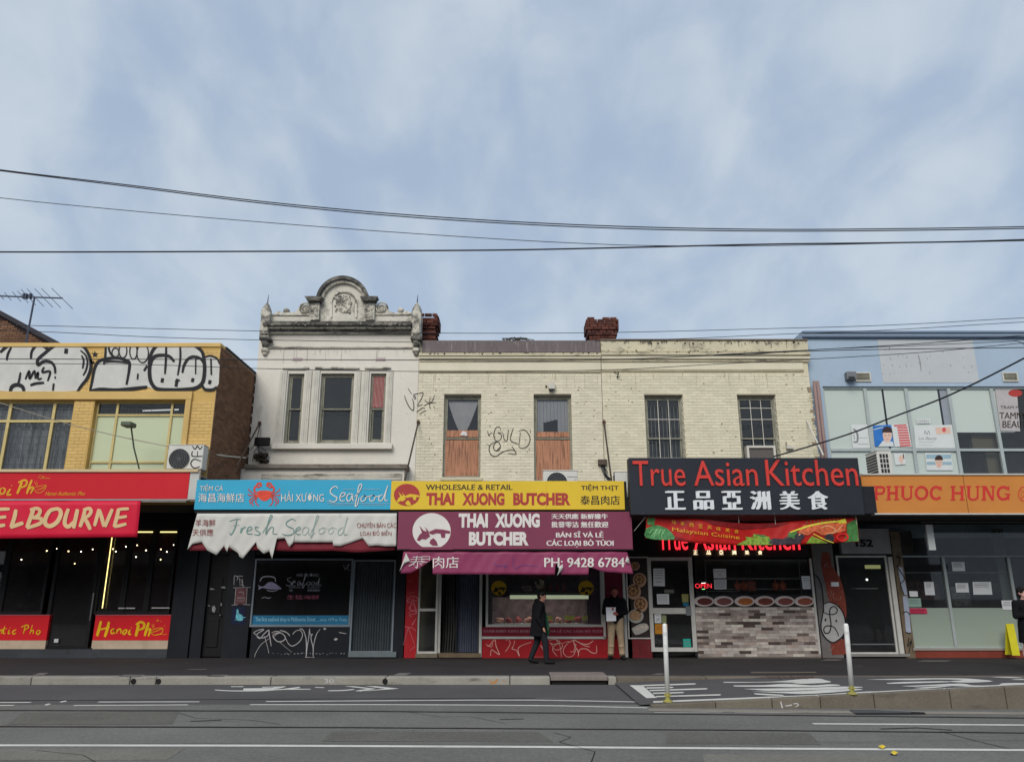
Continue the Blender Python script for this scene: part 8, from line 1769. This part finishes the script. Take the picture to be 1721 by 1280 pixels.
# --- standing man reading a white sheet (local +x is the way he faces)
def reader(root):
    b = MB(); q = head(b, (.03, .0, 1.575), rad(8), -.12, 1.04); b.cap((.0, 0, 1.42), (.02, 0, 1.51), .056, .052, 10)
    b.cap((0, 0, .95), (0, 0, 1.3), .13, .14); b.cap((0, .1, 1.38), (0, -.1, 1.38), .07, .07)
    arms = ((-1, (0, -.20, 1.37), (.03, -.27, 1.10), (.23, -.10, 1.17)), (1, (0, .20, 1.37), (.02, .27, 1.10), (.24, .05, 1.06)))
    for s_, sh, el, wr in arms: b.cap(sh, el, .05, .04, 8); b.cap(el, wr, .038, .029, 8); hand(b, wr, (.6, -s_ * .5, .1), (0, 0, 1), .6)
    for s_ in (-1, 1): b.cap((0, s_ * .10, .92), (.01, s_ * .12, .50), .088, .060); b.cap((.01, s_ * .12, .50), (-.01, s_ * .14, .10), .056, .040); b.cap((-.01, s_ * .14, .08), (.14, s_ * .18, .03), .038, .03)
    remesh('body', b, skinr, root, .011)
    j = MB(); j.cap((0, 0, .98), (0, 0, 1.30), .165, .17, 14); j.cap((0, .06, 1.0), (0, .10, 1.34), .14, .11, 12); j.cap((0, -.06, 1.0), (0, -.10, 1.34), .14, .11, 12); j.cap((0, .05, 1.45), (0, -.05, 1.45), .06, .06, 10)
    for s_, sh, el, wr in arms: j.cap(sh, el, .080, .064, 10); j.cap(el, tuple(Vector(el) + (Vector(wr) - Vector(el)) * .86), .064, .048, 10)
    remesh('jacket', j, jack, root, .014, 3)
    t = MB()
    for s_ in (-1, 1): t.cap((0, s_ * .09, .93), (.01, s_ * .115, .52), .118, .086, 12); t.cap((.01, s_ * .115, .52), (-.01, s_ * .14, .12), .084, .074, 12); t.ball((.02, s_ * .14, .14), (.085, .08, .05), 10, 6); t.ball((.02, s_ * .125, .30), (.082, .078, .04), 10, 6)
    remesh('trousers', t, khaki, root, .012, 2)
    for s_ in (-1, 1):
        m_ = MB(); m_.cap((-.03, s_ * .14, .055), (.15, s_ * .18, .042), .056, .044, 10); remesh('shoe', m_, shoem, root, .010, 2)
    h = MB(); h.ball(q(-.02, 0, .055), (.092, .088, .085), 14, 10); h.ball(q(-.05, 0, .0), (.06, .08, .07), 12, 8); remesh('hair', h, mk('reddish_short_hair', c(84, 48, 42), .7, .2, 20), root, .011, 3); add_eyes(root, q, 0)
rl = G(1036.5, 1107.5, 0.0)
build_person(rl, 'man in black jacket and khaki trousers reading a white sheet beside the red panel', reader, rad(-97))
a_, b_ = P(1018.5, 1020, rl[1] - .30), P(1035.5, 1043, rl[1] - .30)
ps_ = thing('held_paper', (a_[0], a_[1], b_[2]), 'white sheet of paper held by the man in khaki trousers', 'paper'); mb = MB()
for k in range(6):
    x0, x1 = a_[0] + (b_[0] - a_[0]) * k / 6, a_[0] + (b_[0] - a_[0]) * (k + 1) / 6; y0, y1 = a_[1] + .02 * math.sin(k), a_[1] + .02 * math.sin(k + 1)
    mb.face([(x0, y0, b_[2] + .015 * k / 6), (x1, y1, b_[2] + .015 * (k + 1) / 6 - .02), (x1, y1 + .03, a_[2]), (x0, y0 + .03, a_[2])])
obj('sheet', mb, mk('white_paper', (.85, .85, .88), .7), ps_)
# --- person at the right edge, arms folded, bare legs
def folded(root):
    b = MB(); q = head(b, (.02, 0, 1.545), rad(5), .02, 1.0); b.cap((.0, 0, 1.38), (.01, 0, 1.47), .052, .05, 10); b.cap((0, 0, .92), (0, 0, 1.28), .12, .13)
    arms = ((-1, (0, -.19, 1.34), (.03, -.25, 1.08), (.20, .04, 1.12)), (1, (0, .19, 1.34), (.03, .25, 1.08), (.22, -.03, 1.17)))
    for s_, sh, el, wr in arms: b.cap(sh, el, .048, .038, 8); b.cap(el, wr, .038, .028, 8); hand(b, wr, (.1, -s_, .1), (0, 0, 1), .5)
    for s_ in (-1, 1): b.cap((0, s_ * .09, .9), (.01, s_ * .11, .48), .085, .060); b.cap((.01, s_ * .11, .48), (-.03, s_ * .12, .34), .056, .062); b.cap((-.03, s_ * .12, .34), (-.01, s_ * .12, .1), .062, .042); b.cap((-.01, s_ * .12, .08), (.13, s_ * .14, .03), .036, .03)
    remesh('body', b, mk('light_skin', c(206, 160, 148), .5, .05, 8), root, .011)
    j = MB(); j.cap((0, 0, .9), (0, 0, 1.27), .16, .16, 14); j.cap((0, .09, 1.3), (0, -.09, 1.3), .12, .12, 12); j.tube([(0, 0, .55), (0, 0, .95)], [.21, .17], 16)
    for s_, sh, el, wr in arms: j.cap(sh, el, .075, .060, 10); j.cap(el, tuple(Vector(el) + (Vector(wr) - Vector(el)) * .85), .060, .046, 10)
    remesh('black_dress', j, jack, root, .014, 3)
    for s_ in (-1, 1): m_ = MB(); m_.cap((-.02, s_ * .12, .05), (.13, s_ * .14, .04), .054, .042, 10); m_.cap((-.01, s_ * .12, .26), (-.02, s_ * .12, .06), .064, .056, 10); remesh('boot', m_, shoem, root, .010, 2)
    h = MB(); h.ball(q(-.022, 0, .045), (.102, .095, .095), 14, 10); h.ball(q(-.05, 0, -.03), (.07, .088, .09), 12, 8); h.cap(q(.055, .045, .085), q(.055, -.045, .085), .028, .028, 8); remesh('hair', h, hairm, root, .011, 3); add_eyes(root, q, 0)
build_person(G(1740, 1127, 0.0), 'person in black with folded arms and bare legs at the right edge', folded, rad(-85))

# ================================================================== OTHER SIDE OF THE STREET (reflected in the shop glass)
random.seed(31)
opm = [mk('opposite_brick', c(120, 92, 78), .9, .15, 2), mk('opposite_render', c(140, 136, 128), .9, .1, 1.5), mk('opposite_grey', c(104, 106, 110), .9, .1, 1.5)]
x = -34
for i in range(9):
    w_ = random.uniform(6, 9); h_ = random.uniform(6.2, 8.6); root = thing('opposite_shop', (x + w_ / 2, -12, 0), f'{["brown brick", "pale rendered", "grey"][i % 3]} two storey shop across the street, {ORD[i]} from the left end of its row', 'building', 'shops across the street')
    obj('wall', MB().box(x + .01, -20, 0, x + w_ - .01, -12, h_), opm[i % 3], root); obj('awning', MB().box(x + .1, -11.99, 3.0, x + w_ - .1, -9.6, 3.4), blackp, root)
    obj('shop_window', MB().box(x + .6, -11.99, .6, x + w_ - .6, -11.95, 2.6), MATS['dark_frame'], root)
    for k in range(3): xx = x + w_ * (k + .5) / 3; obj('window', MB().box(xx - .5, -11.99, 4.3, xx + .5, -11.95, 6.0), MATS['dark_frame'], root)
    x += w_
